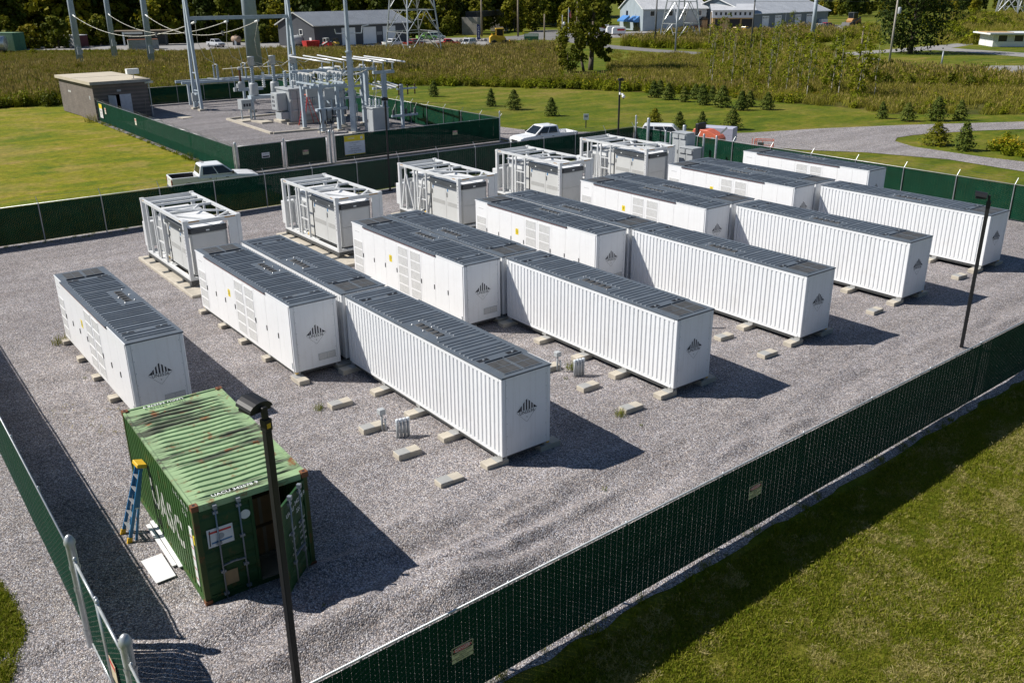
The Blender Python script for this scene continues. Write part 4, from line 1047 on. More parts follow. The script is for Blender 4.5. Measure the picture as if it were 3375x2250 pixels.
# ================================================================== GREEN SHIPPING CONTAINER
def weathered_green(name, base, dark, rustamt=.5, streak=True):
    m, nt, b = newmat(name)
    v = objvec(nt)
    c = ramp(nt, noise(nt, v, 1.6, 5, .6), [(.3, tuple(x*.86 for x in base)), (.7, tuple(min(1, x*1.12) for x in base))])
    if streak:
        mp = nd(nt, 'ShaderNodeMapping'); mp.inputs['Scale'].default_value = (1.25, .22, 1.0); nt.links.new(v, mp.inputs[0])
        f = ramp(nt, noise(nt, mp.outputs[0], 1.0, 6, .7), [(.525, 0.0), (.60, .92)])
        c = mixc(nt, f, c, dark)
    r1 = ramp(nt, noise(nt, v, 2.6, 7, .72), [(.57, 0.0), (.66, rustamt)])
    c = mixc(nt, r1, c, (.23, .085, .03))
    r2 = ramp(nt, noise(nt, v, 14, 4, .7), [(.66, 0.0), (.75, rustamt*.8)])
    c = mixc(nt, r2, c, (.30, .13, .06))
    nt.links.new(c, b.inputs['Base Color']); b.inputs['Roughness'].default_value = .6; b.inputs['Specular IOR Level'].default_value = .3
    bump(nt, b, noise(nt, v, 3, 4), .25, .03)
    return m
GTOP = weathered_green('faded_green_roof', (.285, .405, .215), (.055, .056, .04), .9)
GSIDE = weathered_green('container_green', (.040, .105, .022), (.02, .05, .018), .35, False)
GDOOR = weathered_green('container_door_green', (.022, .075, .024), (.01, .03, .012), .3, False)
RUSTG = weathered_green('rusty_casting', (.20, .085, .04), (.05, .03, .02), .8)
GPOST = weathered_green('rust_edged_post', (.06, .085, .025), (.10, .045, .02), .9)
gl, gw, gh = 5.92, 2.64, 2.55
gc = thing('shipping_container', 'rusty green twenty foot shipping container with one door standing open', 'shipping container', (-3.91, -11.755, 0), R(-1.69))
P = lambda n, mb, m, par=None, **k: mb.build(n, m, par or gc, **k)
for x in (0, gl-.12):
    for y in (0, gw-.12):
        P('corner_post', MB().bx(x, x+.12, y, y+.12, .12, gh-.12), GPOST)
        for z in (0, gh-.118):
            c = P('corner_casting', MB().bx(x-.012, x+.145, y-.012, y+.145, z, z+.118+(.012 if z else 0)), RUSTG)
            if z: MB().bx(x+.03, x+.10, y+.035, y+.095, gh+.0125, gh+.0135).build('casting_hole', BLACK, c)
P('side_rail', MB().bx(.122, gl-.122, .0, .06, .0, .16), GSIDE); P('side_rail', MB().bx(.122, gl-.122, gw-.06, gw, .0, .16), GSIDE)
P('side_rail', MB().bx(.15, gl-.15, .0, .06, gh-.07, gh-.005), GTOP); P('side_rail', MB().bx(.15, gl-.15, gw-.06, gw, gh-.07, gh-.005), GTOP)
SW_ = corrugated(.122, gl-.122, .161, gh-.071, .012, pitch=.21, depth=.04, out=-1)
P('side_wall', SW_, GSIDE)
P('side_wall', corrugated(.122, gl-.122, .161, gh-.071, gw-.012, pitch=.21, depth=.04, out=1), GSIDE)
bw = corrugated(.122, gw-.122, .161, gh-.071, 0, pitch=.21, depth=.04, out=-1); bw.v = [(.015-0-y, x, z) for x, y, z in bw.v]; P('end_wall', bw, GSIDE)
P('end_rail', MB().bx(0, .06, .15, gw-.15, gh-.09, gh-.004), GTOP); P('floor', MB().bx(.06, gl-.02, .05, gw-.05, .12, .17), WOODP)
P('header', MB().bx(gl-.12, gl-.0, .15, gw-.15, gh-.16, gh-.005), GTOP); P('sill', MB().bx(gl-.1, gl-.01, .15, gw-.15, .0, .119), GDOOR)
# roof sheet: ridged, dented, subdivided along the ribs
def groof():
    n = 24; p = (gl-.62)/n; mb = MB(); ny = 14
    prof = [(.06, 0)]
    for i in range(n):
        a = .31+i*p
        prof += [(a, 0), (a+.05*p, .0), (a+.20*p, .036), (a+.80*p, .036), (a+.88*p, 0)]
    prof += [(gl-.06, 0)]
    rows = []
    for j in range(ny+1):
        y = .061+(gw-.122)*j/ny; e = min(j, ny-j)/2.0; e = min(1, max(0, e-.3)/.6) if e < .9 else 1
        row = []
        for x, z in prof:
            sag = -.035*math.sin(math.pi*j/ny)*(.5+.5*math.sin(x*2.3+.6))
            row.append((x+.012*math.sin(y*3.1+x*2.0)*e, y, gh-.028+z*e+sag+.008*math.sin(x*5.1+y*3.7)*e))
        rows.append(row)
    k = len(prof)
    mb.add([q for r in rows for q in r], [(j*k+i, j*k+i+1, (j+1)*k+i+1, (j+1)*k+i) for j in range(ny) for i in range(k-1)])
    return mb
P('roof', groof(), GTOP)
for x, s in ((gl-.205, 1), (.16, -1)):
    lettering('UACU 342578 9', .155, INKW, gc, (x-.02, gw/2-.28, gh+.004), (0, s, 0), (-s, 0, 0), 'roof_number')
INKF = paint('faded_white_print', (.50, .53, .46), .7, var=.2, scale=3)
# painted side letters, cut to the outer faces of the corrugation
def cut_to_crests(txt, size, cx, cz, y, name='side_lettering'):
    me = text_mesh(txt, size, INKW, .035 if size > 1 else .01)
    src = bmesh.new(); src.from_mesh(me)
    n = int(round((gl-.244)/.21)); p = (gl-.244)/n; out = bmesh.new()
    for i in range(n):
        a = .122+i*p
        for lo, hi, yy in ((a+.25*p, a+.87*p, y-.003), (a-.12*p, a+.12*p, y+.037)):
            b = src.copy()
            for co, no in (((lo-cx, 0, 0), (-1, 0, 0)), ((hi-cx, 0, 0), (1, 0, 0))):
                bmesh.ops.bisect_plane(b, geom=b.verts[:]+b.edges[:]+b.faces[:], plane_co=co, plane_no=no, clear_outer=True)
            if b.verts:
                vm = {v: out.verts.new((v.co.x+cx, yy-v.co.z, v.co.y+cz)) for v in b.verts}
                for f in b.faces:
                    try: out.faces.new([vm[v] for v in f.verts])
                    except ValueError: pass
            b.free()
    m2 = bpy.data.meshes.new(name); out.to_mesh(m2); out.free(); src.free(); m2.materials.append(INKF)
    return inst(name, m2, gc)
cut_to_crests('UASC', 1.05, 3.4, 1.15, .012)
cut_to_crests('UACU 342578 9', .16, gl-.95, 2.28, .012); cut_to_crests('22G1', .15, gl-.72, 2.06, .012)
P('white_stripe', MB().bx(gl-.50, gl-.30, -.006, .009, .35, 1.85), INKW)
for k in range(5): lettering('UASC', .07, RED, gc, (gl-.40, -.0085, .5+k*.28), (1, 0, 0), (0, 0, 1), 'stripe_print')
P('yellow_sticker', MB().bx(gl-.26, gl-.16, -.003, .009, 1.5, 1.72), YELLOWL)
# doors: left closed, right swung out
def gdoor(width, label_right):
    """local: hinge at origin, leaf along +y, outer face towards +x"""
    mb = MB(); zb, zt = .125, gh-.165; n = 5
    mb.bx(-.05, .0, .0, .07, zb, zt); mb.bx(-.05, .0, width-.07, width, zb, zt); mb.bx(-.05, .0, .0705, width-.0705, zb, zb+.07); mb.bx(-.05, .0, .0705, width-.0705, zt-.07, zt)
    hh = (zt-zb-.14)/n
    for k in range(n):
        z = zb+.07+k*hh
        mb.add([(-.02, .071, z), (-.02, width-.071, z), (-.02, width-.071, z+hh*.55), (-.02, .071, z+hh*.55), (-.045, .071, z+hh*.7), (-.045, width-.071, z+hh*.7), (-.045, width-.071, z+hh*.86), (-.045, .071, z+hh*.86), (-.02, .071, z+hh), (-.02, width-.071, z+hh)],
               [(0, 1, 2, 3), (3, 2, 5, 4), (4, 5, 6, 7), (7, 6, 9, 8)])
    mb.bx(-.055, -.0505, .02, width-.02, zb+.02, zt-.02)
    return mb
def door_gear(d, width):
    for y in (width*.32, width*.74):
        r = MB().tube((.045, y, .06), (.045, y, gh-.10), .02, 8).build('lock_rod', GALVD, d, True)
        mb = MB()
        for z in (.16, .75, 1.5, 2.28): mb.box(.03, y, z, .06, .11, .06)
        mb.box(.05, y, gh-.12, .09, .09, .1)
        tag(mb.build('rod_bracket', GALVD, r), kind='stuff')
        MB().bar((.06, y, .92), (.07, y+(.34 if y < width/2 else -.36), .96), .05, .02).build('lock_handle', GALVD, r)
dw = gw/2-.075
dl = inst('door', gdoor(dw, 0).mesh('door', GDOOR), gc, (gl-.01, .075, 0))
door_gear(dl, dw)
MB().bx(.002, .006, .16, .74, 1.42, 1.88).build('flag_sticker', INKW, dl)
MB().add([(.007, .20, 1.76), (.007, .70, 1.76), (.007, .70, 1.81), (.007, .20, 1.81)], [(0, 1, 2, 3)]).build('red_line', RED, dl)
MB().add([(.007, .24, 1.50), (.007, .70, 1.52), (.007, .70, 1.56), (.007, .24, 1.54)], [(0, 1, 2, 3)]).build('blue_line', BLUEF, dl)
MB().lathe([(.075, .0065), (.075, .008)], 16, (0, .46, 1.65), axis='x').build('flag_disc', EQUIP, dl)
MB().add([(.007, .19, 1.46), (.007, .215, 1.46), (.007, .235, 1.85), (.007, .21, 1.85)], [(0, 1, 2, 3)]).build('flag_pole_print', INK, dl)
MB().lathe([(.115, .002), (.115, .006)], 20, (0, 1.05, 1.98), axis='x').build('round_sticker', INKW, dl)
MB().bx(.002, .006, .42, .72, .34, .70).build('tan_patch', paint('tan_patch', (.33, .24, .13), .8, var=.15), dl)
dr = inst('door', gdoor(dw, 1).mesh('door', GDOOR), gc, (gl-.01, gw-.075, 0))
# leaf runs along local +y from its hinge: turned so that it points out of the container
dr.rotation_euler = (0, 0, R(180+44)); dr.scale = (-1, 1, 1)
door_gear(dr, dw)
dr['label'] = 'open right door leaf with white container numbers'
for s, sz, y, z in (('UACU', .15, .88, 2.02), ('342578 9', .15, .34, 2.08), ('22G1', .15, .40, 1.86), ('MAX GROSS', .07, .85, 1.52), ('30,480 KGS', .07, .34, 1.52), ('67,200 LBS', .07, .34, 1.40), ('TARE', .07, .85, 1.28), ('2,185 KGS', .07, .34, 1.25), ('NET', .07, .85, 1.10), ('28,280 KGS', .07, .34, 1.10), ('CUCAP', .07, .85, .95), ('33.2 CU M', .07, .34, .95)):
    lettering(s, sz, INKW, dr, (.0035, y, z), (0, -1, 0), (0, 0, 1), 'door_print')
P('door_gasket', MB().bx(gl-.07, gl-.055, gw/2-.02, gw/2+.02, .17, gh-.17), BLACK)
# things stored inside
CARD = paint('cardboard', (.22, .13, .06), .8, var=.15)
for k, (x, y, z, s) in enumerate(((4.75, 1.75, .30, .8), (4.7, 1.72, 1.06, .75), (3.8, 1.7, .30, .9), (3.7, .75, .3, .9))):
    a = Vector((-3.91, -11.755, 0)); c_, s_ = math.cos(R(-1.69)), math.sin(R(-1.69))
    t = thing('cardboard_box', 'brown cardboard box %s the dark green shipping container' % ('at the bottom of the stack just inside', 'on top of the stack just inside', 'behind the stack inside', 'on the left, deep inside')[k], 'box', (a.x+x*c_-y*s_, a.y+x*s_+y*c_, z), R(-1.69+k*2), 'boxes in the shipping container')
    MB().bx(-s/2, s/2, -s/2, s/2, 0, .72).build('carton', CARD, t); MB().bx(s/2+.001, s/2+.003, -.04, .04, .0, .72).build('tape', WOODP, t)
t = thing('wooden_pallet', 'wooden pallet under the cardboard boxes in the open green container', 'pallet', (-3.91+4.75, -11.755+1.62, .172), R(-1.7))
for k in range(6): MB().bx(-.5, .5, -.5+k*.175, -.39+k*.175, .09, .115).build('slat', WOODP, t)
for k in range(3): MB().bx(-.45+k*.4, -.35+k*.4, -.5, .48, 0, .089).build('bearer', WOODP, t)

# step ladder beside it
def stepladder(name, label, loc, rz, h, wtop, wbot, spread, nst, rail, top, foot, both=False):
    t = thing(name, label, 'ladder', loc, rz)
    for s in (-1, 1):
        MB().bar((s*wbot/2, 0, .04), (s*wtop/2, spread*.42, h-.05), .035, .085, up=(0, 1, 0)).build('rail', rail, t)
        MB().bar((s*wbot/2*.98, spread, .04), (s*wtop/2*.8, spread*.52, h-.1), .03, .06, up=(0, 1, 0)).build('rear_rail', rail, t)
        MB().box(s*wbot/2, -.005, .05, .06, .12, .16).build('foot', foot, t)
        MB().bar((s*(wbot*.5-.03), spread*.22, h*.45), (s*(wbot*.48-.03), spread*.76, h*.45), .012, .025).build('spreader', ALU, t)
    for k in range(nst):
        f = (k+1)/(nst+1.0)
        w = wbot+(wtop-wbot)*f
        MB().box(0, spread*.42*f+.0, h*f, w-.04, .085, .03).build('step', ALU, t)
        if k % 2 == 0 or both: MB().box(0, spread-(spread*.48)*f, h*f, w*.9-.05, .03, .025).build('rear_rung', ALU, t)
    MB().box(0, spread*.47, h, wtop+.08, .24, .10).build('top_cap', top, t, bevel=.015)
    return t
stepladder('step_ladder', 'blue fibreglass step ladder with yellow top beside the green shipping container', (-1.92, -12.58, 0), R(2), 2.0, .30, .52, .16, 5, BLUEF, YELLOW, YELLOW).rotation_euler = (R(-16), 0, R(2))
# panels left on the gravel
t = tag(MB().slab([(-.60, -12.60), (-.62, -12.10), (.50, -12.12), (.52, -12.58)], .03, .05).build('white_board', DOORW), 'white board lying flat on the gravel left of the green container', 'board')
for k, (a, b, w) in enumerate((((-2.12, -11.98), (.10, -12.02), .10), ((-2.2, -11.86), (.26, -11.92), .085), ((-1.95, -11.80), (.30, -11.83), .09))):
    mb = MB().bar((a[0], a[1], .05+.02*k), (b[0], b[1], .05+.012*k), w, .03)
    tag(mb.build('trim_strip', DOORW), ('white trim strip nearest the flat white board', 'middle one of three white trim strips on the gravel', 'white trim strip closest to the green container wall')[k], 'trim strip', 'white trim strips')

# ================================================================== LAMP POSTS AND CAMERA
def lamp_post(label, x, y, h, rz, cam_=False, w=.13):
    t = thing('lamp_post', label, 'lamp post', (x, y, 0), rz, 'black lamp posts of the yard')
    MB().bx(-w/2, w/2, -w/2, w/2, -.05, h-.42).build('pole', BLACK, t, bevel=.012)
    MB().bx(-w/2-.008, w/2+.008, -w/2-.008, w/2+.008, h-.419, h-.20).build('collar', BLACK, t)
    MB().bx(w/2+.009, w/2+.012, -.04, .04, h-.36, h-.27).build('tag_plate', YELLOW, t)
    MB().bx(-.16, .16, -.16, .16, -.03, .02).build('base_plate', BLACK, t)
    MB().bar((0, 0, h-.21), (-.02, 0, h+.02), .09, .10).build('knuckle', BLACK, t, bevel=.01)
    hd = MB(); n = 9; Wd, Ld = .48, .40; pts = []
    for i in range(n):
        a = math.pi*i/(n-1); pts.append((-Wd/2*math.cos(a), .14*math.sin(a)))
    pts2 = [(u, v-.05) for u, v in pts]
    vs = [(-.08, u, h+v) for u, v in pts2]+[(-.08-Ld, u, h+v+.05) for u, v in pts2]
    hd.add(vs, [tuple(range(n)), tuple(reversed(range(n, 2*n)))]+[(i, n+i, n+i+1, i+1) for i in range(n-1)])
    hd.bx(-.08-Ld+.03, -.1, -Wd/2+.03, Wd/2-.03, h-.10, h-.052)
    o = hd.build('lamp_head', BLACK, t)
    MB().bx(-.08-Ld+.06, -.13, -Wd/2+.07, Wd/2-.07, h-.106, h-.101).build('lens', EQUIP, o)
    return t
lamp_post('black lamp post in front of the green shipping container', 5.72, -11.44, 6.17, R(15))
lamp_post('black lamp post at the right side, in front of the rightmost container', 4.72, 16.0, 5.95, R(25))
lp = lamp_post('black lamp post with a white camera at the far corner of the yard', -34.7, 35.8, 6.15, R(150))
lamp_post('black lamp post in front of the substation gates behind the second skid', -34.7, 14.15, 6.2, R(150))
t = thing('security_camera', 'white dome camera clamped to the far lamp post', 'camera', (-34.6, 35.8, 4.95), 0)
MB().bx(.06, .32, -.06, .06, .0, .12).build('bracket', DOORW, t); MB().lathe([(.05, .02), (.13, -.02), (.14, -.16), (.08, -.22)], 12, (.36, 0, 0)).build('housing', DOORW, t, True)
MB().lathe([(.075, -.221), (.06, -.28), (0, -.31)], 10, (.36, 0, 0), cap=False).build('dome', BLACK, t, True)
MB().bx(-.02, .1, -.14, -.07, .02, .2).build('junction_box', DOORW, t)
# ================================================================== VEHICLES
GLASSV = GLASSD
CHROME = paint('bright_trim', (.45, .46, .47), .25, .8, var=.05)
TAIL = paint('tail_lamp_red', (.25, .012, .012), .3, var=.1)
HEADL = paint('headlamp_clear', (.55, .56, .56), .15, var=.05)
CARC = {}
def carpaint(c):
    k = tuple(c)
    if k not in CARC: CARC[k] = CARW if k == (1, 1, 1) else paint('car_paint_%d' % len(CARC), c, .25, var=.05)
    return CARC[k]
VSPEC = {
 'pickup': dict(L=5.9, W=2.0, stations=[(-2.95, .55, 1.20), (-2.90, .45, 1.27), (-1.2, .42, 1.27), (.95, .40, 1.22), (1.25, .42, 1.23), (2.55, .45, 1.12), (2.88, .5, 1.02), (2.95, .55, .85)], cab=(-1.12, -.92, .52, 1.42, 1.95), wheels=(-1.85, 1.92), wr=.42, bed=(-2.86, -1.2)),
 'suv': dict(L=4.8, W=1.9, stations=[(-2.4, .5, .95), (-2.35, .4, 1.05), (.9, .38, 1.04), (1.2, .4, 1.06), (2.1, .42, .92), (2.36, .5, .75)], cab=(-2.3, -2.0, .5, 1.3, 1.75), wheels=(-1.4, 1.45), wr=.36, bed=None),
 'sedan': dict(L=4.7, W=1.82, stations=[(-2.35, .45, .88), (-2.25, .35, .95), (.9, .34, .92), (1.2, .36, .93), (2.1, .4, .8), (2.32, .45, .62)], cab=(-1.9, -1.2, .35, 1.25, 1.42), wheels=(-1.35, 1.42), wr=.33, bed=None),
 'van': dict(L=5.3, W=1.95, stations=[(-2.65, .5, 1.15), (-2.6, .4, 1.2), (1.2, .38, 1.15), (1.6, .4, 1.12), (2.45, .45, .9), (2.62, .5, .75)], cab=(-2.6, -2.5, .95, 1.7, 2.0), wheels=(-1.6, 1.7), wr=.36, bed=None)}
def vehicle(kind, color, label, cat, loc, rz, group=None, detail=True, name=None, bedmat=None):
    S = VSPEC[kind]; W = S['W']/2; body_m = carpaint(color)
    t = thing(name or {'pickup': 'pickup_truck', 'suv': 'parked_suv', 'sedan': 'parked_car', 'van': 'parked_van'}[kind], label, cat, loc, rz, group)
    rings = []
    for x, zb, zt in S['stations']:
        k = .93 if (x == S['stations'][0][0] or x == S['stations'][-1][0]) else 1.0
        w = W*k
        rings.append([(x, -w*.94, zb), (x, -w, zb+.2), (x, -w, zt-.16), (x, -w*.95, zt-.03), (x, -w*.86, zt), (x, w*.86, zt), (x, w*.95, zt-.03), (x, w, zt-.16), (x, w, zb+.2), (x, w*.94, zb)])
    if S['bed']:
        b0, b1 = S['bed']
        # front part (cab and bonnet) as one shell, the bed from floor and walls
        fr = [r for r, s in zip(rings, S['stations']) if s[0] >= b1-.01]
        MB().loft(fr).build('body', body_m, t, bevel=.02)
        bd = MB(); zt = 1.27; zb = .45
        for s in (-1, 1):
            a, b = sorted((s*W, s*(W-.11)))
            bd.bx(-2.9, b1-.003, a, b, zb, zt)
        bd.bx(-2.95, -2.86, -W*.955+.0, W*.955, .56, zt-.01)
        bd.bx(-2.86, b1-.003, -W+.111, W-.111, zb, .78)
        bed = bd.build('bed', body_m, t, bevel=.02)
        MB().bx(-2.85, b1-.006, -W+.112, W-.112, .7805, .80).build('bed_liner', BLACK if bedmat is None else bedmat, bed)
        for s in (-1, 1):
            a, b = sorted((s*(W-.1115), s*(W-.118)))
            MB().bx(-2.85, b1-.006, a, b, .80, 1.24).build('bed_liner', BLACK if bedmat is None else bedmat, bed)
        MB().bx(-2.956, -2.951, -.12, .12, 1.06, 1.13).build('tail_handle', BLACK, t)
    else:
        MB().loft(rings).build('body', body_m, t, bevel=.02)
    xr0, xr1, xf1, xf0, zr = S['cab']  # belt rear, roof rear, roof front, belt front, roof height
    zb = [s[2] for s in S['stations'] if s[0] <= (xr0+xf0)/2][-1]-.03
    wr, wb = W*.80, W*.95
    def P3(f, g, s): # f along belt..roof (0..1), g along rear..front
        x = (xr0+(xr1-xr0)*f)*(1-g)+(xf0+(xf1-xf0)*f)*g
        return (x, s*(wb+(wr-wb)*f), zb+(zr-zb)*f)
    cr = [[P3(f, g, s) for f, g, s in ((0, 0, -1), (0, 1, -1), (0, 1, 1), (0, 0, 1))] for f in ()]
    mb = MB(); rg = []
    for f, k in ((0, 1), (.86, 1), (.97, .97), (1.0, .88)):
        q = []
        for g, s in ((0, -1), (1, -1), (1, 1), (0, 1)):
            p = P3(f, g, s); cx = (xr1+xf1)/2
            q.append((cx+(p[0]-cx)*(k if f > .9 else 1), p[1]*k, p[2]))
        rg.append(q)
    mb.loft(rg); mb.build('cab', body_m, t, bevel=.03)
    off = .006
    for s in (-1, 1):
        side = [(.08, .5), (.52, .94)] if kind in ('pickup', 'sedan') else [(.04, .33), (.36, .64), (.67, .95)]
        if kind == 'pickup': side = [(.10, .50), (.53, .93)]
        for g0, g1 in side:
            q = []
            for f, g in ((.12, g0), (.12, g1), (.84, g1), (.84, g0)):
                p = P3(f, g, s); q.append((p[0], p[1]+s*off, p[2]))
            if s > 0: q.reverse()
            MB().add(q, [(0, 1, 2, 3)]).build('side_window', GLASSV, t)
    def cross(g, sgn, f0, f1, nm):
        q = []
        for f, s in ((f0, -1), (f0, 1), (f1, 1), (f1, -1)):
            p = P3(f, g, s*.86); q.append((p[0]+sgn*off*1.5, p[1], p[2]+off))
        if sgn < 0: q.reverse()
        MB().add(q, [(0, 1, 2, 3)]).build(nm, GLASSV, t)
    cross(1, 1, .08, .88, 'windscreen'); cross(0, -1, .2, .84, 'rear_window')
    for wx in S['wheels']:
        for s in (-1, 1):
            r = S['wr']
            wh = MB().lathe([(r*.72, -.11), (r*.97, -.10), (r, -.05), (r, .05), (r*.97, .10), (r*.72, .11)], 18, (wx, s*(W-.10), r), axis='y').build('wheel', RUBBER, t, True)
            MB().lathe([(r*.15, 0), (r*.2, .015), (r*.62, .005), (r*.68, -.01)] if s > 0 else [(r*.68, .01), (r*.62, -.005), (r*.2, -.015), (r*.15, 0)], 14, (wx, s*(W-.10)+s*.112, r), axis='y').build('rim', CHROME, wh, True)
            n = 10; rr = r*1.16
            poly = [(wx+rr*math.cos(math.pi*i/n), r+rr*math.sin(math.pi*i/n)) for i in range(n+1)]
            MB().prism(poly, *sorted((s*(W+.003), s*(W-.05)))).build('wheel_arch', BLACK, t)
    x1 = S['stations'][-1][0]; z1 = S['stations'][-1][2]; x0 = S['stations'][0][0]; z0 = S['stations'][0][2]
    for s in (-1, 1):
        MB().box(x1-.015, s*W*.74, z1-.06, .08, .34, .17).build('headlight', HEADL, t)
        MB().box(x0+.02, s*W*.88, z0-.22, .08, .16, .36).build('tail_light', TAIL, t)
        if detail:
            MB().box(xf0-.28, s*(W+.10), zb+.14, .12, .2, .16).build('mirror', BLACK, t)
            for g in ((.42, .86) if kind == 'pickup' else (.40, .72)):
                p = P3(0, g, s); MB().box(p[0]-.32, s*(W+.012), zb-.18, .2, .03, .035).build('door_handle', BLACK, t)
    MB().box(x1-.02, 0, z1-.10, .09, W*.95, .24).build('grille', BLACK, t)
    MB().box(x1-.02, 0, .52, .16, W*1.86, .2).build('front_bumper', body_m if kind != 'pickup' else CHROME, t)
    MB().box(x0+.01, 0, .5, .14, W*1.8, .16).build('rear_bumper', DARKG if kind == 'pickup' else body_m, t)
    MB().bx(x0+.2, x1-.2, -W*.8, W*.8, .26, .5).build('underside', BLACK, t)
    return t
t = vehicle('pickup', (1, 1, 1), 'white pickup with an empty black bed parked on the lawn edge', 'pickup truck', (-42.75, 4.75, -.05), R(82), 'white pickups by the back fence')
MB().box(-.55, .35, 1.965, .18, .06, .035).build('roof_antenna', BLACK, t)
for s in (-1, 1): MB().bx(-.02, .0, s*1.003-.004, s*1.003+.004, .5, 1.1).build('door_seam', DARKG, t)
t = vehicle('pickup', (1, 1, 1), 'white crew cab pickup facing left on the gravel lane below the white sign post', 'pickup truck', (-42.4, 34.2, -.03), R(-98), 'white pickups by the back fence', bedmat=DOORW)
MB().box(-.55, .2, 1.965, .18, .06, .035).build('roof_antenna', BLACK, t)
# white car and covered trailer, lift and basket beyond the far fence
vehicle('suv', (1, 1, 1), 'white vehicle parked beyond the far fence, left of the orange lift', 'van', (-36.6, 43.6, -.03), R(40))
t = thing('covered_trailer', 'grey lavender covered trailer between the white vehicle and the orange lift', 'trailer', (-33.2, 46.6, -.03), R(25))
t.scale = (.72, .72, .88)
MB().bx(-2, 2, -1, 1, .5, 1.85).build('cover', paint('tarp_grey', (.42, .43, .52), .6, var=.05), t, bevel=.05); MB().bx(-1.9, 1.9, -.9, .9, .35, .499).build('chassis', DARKG, t)
for s in (-1, 1): MB().lathe([(.33, -.1), (.33, .1)], 14, (0, s*1.02, .33), axis='y').build('wheel', RUBBER, t)
t = thing('boom_lift', 'orange boom lift body with black engine cover behind the far fence', 'boom lift', (-31.4, 43.2, -.03), R(12))
t.scale = (.66, .7, .86)
MB().loft([[(x, -w, z0), (x, w, z0), (x, w*.9, z1), (x, -w*.9, z1)] for x, w, z0, z1 in ((-2.0, .75, 1.1, 2.0), (-1.75, .95, .9, 2.25), (.2, .98, .9, 2.2), (1.6, .95, .9, 1.75), (2.0, .8, 1.0, 1.5))]).build('turret', ORANGE, t, bevel=.05)
MB().bx(-1.45, -1.0, -.99, .9, 1.0, 2.75).build('engine_cover', BLACK, t, bevel=.04); MB().bx(.9, 1.3, -.992, -.98, 1.3, 1.6).build('number_panel', EQUIP, t)
MB().bar((1.6, 0, 1.9), (2.3, .3, 2.5), .22, .2).build('boom', EQUIP, t); MB().bx(-1.6, 1.6, -1.0, 1.0, .35, .88).build('chassis', DARKG, t)
for x in (-1.2, 1.2):
    for s in (-1, 1): MB().lathe([(.42, -.16), (.42, .16)], 16, (x, s*1.05, .42), axis='y').build('wheel', RUBBER, t)
t = thing('lift_basket', 'small orange railed lift basket on the pale gravel by the far fence', 'lift basket', (-27.9, 46.1, -.03), R(35))
for x, y in ((-.75, -.4), (.75, -.4), (.75, .4), (-.75, .4), (-.1, -.4)): MB().tube((x, y, .1), (x, y, 1.15), .03, 6).build('upright', ORANGE, t)
for z in (.65, 1.15):
    for a, b in (((-.75, -.4), (.75, -.4)), ((.75, -.4), (.75, .4)), ((.75, .4), (-.75, .4)), ((-.75, .4), (-.75, -.4))): MB().tube((a[0], a[1], z), (b[0], b[1], z), .03, 6).build('rail', ORANGE, t)
MB().bx(-.8, .8, -.45, .45, .05, .14).build('deck', ORANGE, t); MB().bx(-.5, .0, -.5, -.35, .6, 1.0).build('control_box', DARKG, t); MB().bx(-.3, -.2, -.52, -.501, .55, .65).build('tag_plate', INKW, t)
for x in (-.95, -.6): MB().tube((x, -.3, .2), (x, -.3, 1.3), .03, 6).build('gate_bar', ORANGE, t)
# ================================================================== SUBSTATION
PORC = paint('grey_porcelain', (.33, .38, .42), .3, var=.08)
BROWNP = paint('brown_porcelain', (.13, .05, .025), .3, var=.15)
BUS = paint('aluminium_bus', (.80, .80, .79), .35, .35, var=.05)
STEEL = paint('galvanised_structure', (.38, .44, .49), .6, 0.0, var=.1, scale=1.5, dirt=(.28, .30, .31), dirt_amt=.3)
BLOCKW = None
def insulator(mb, o, h, r=.10, n=8, sheds=7, axis=None):
    prof = []
    for k in range(sheds):
        z = h*k/sheds; prof += [(r*.62, z), (r, z+h/sheds*.35), (r*.62, z+h/sheds*.7)]
    prof.append((r*.5, h))
    return mb.lathe(prof, n, o)
# brown block hut
bm_, _nt, _b = newmat('brown_block_wall')
_v = objvec(_nt); _br = nd(_nt, 'ShaderNodeTexBrick'); _br.inputs['Scale'].default_value = 1.0
_mp = nd(_nt, 'ShaderNodeMapping'); _mp.inputs['Rotation'].default_value = (math.pi/2, 0, 0); _nt.links.new(_v, _mp.inputs[0]); _nt.links.new(_mp.outputs[0], _br.inputs['Vector'])
_br.inputs['Brick Width'].default_value = .4; _br.inputs['Row Height'].default_value = .2; _br.inputs['Mortar Size'].default_value = .012
_br.inputs['Color1'].default_value = (.15, .125, .11, 1); _br.inputs['Color2'].default_value = (.185, .155, .135, 1); _br.inputs['Mortar'].default_value = (.12, .105, .095, 1)
_nt.links.new(mixc(_nt, 1.0, _br.outputs[0], ramp(_nt, noise(_nt, _v, .8, 5), [(.3, .85), (.7, 1.15)]), 'MULTIPLY'), _b.inputs['Base Color']); _b.inputs['Roughness'].default_value = .9
hut = thing('block_hut', 'brown block hut with a flat tan roof at the corner of the substation', 'hut', (-86.9, 8.0, 0), R(3))
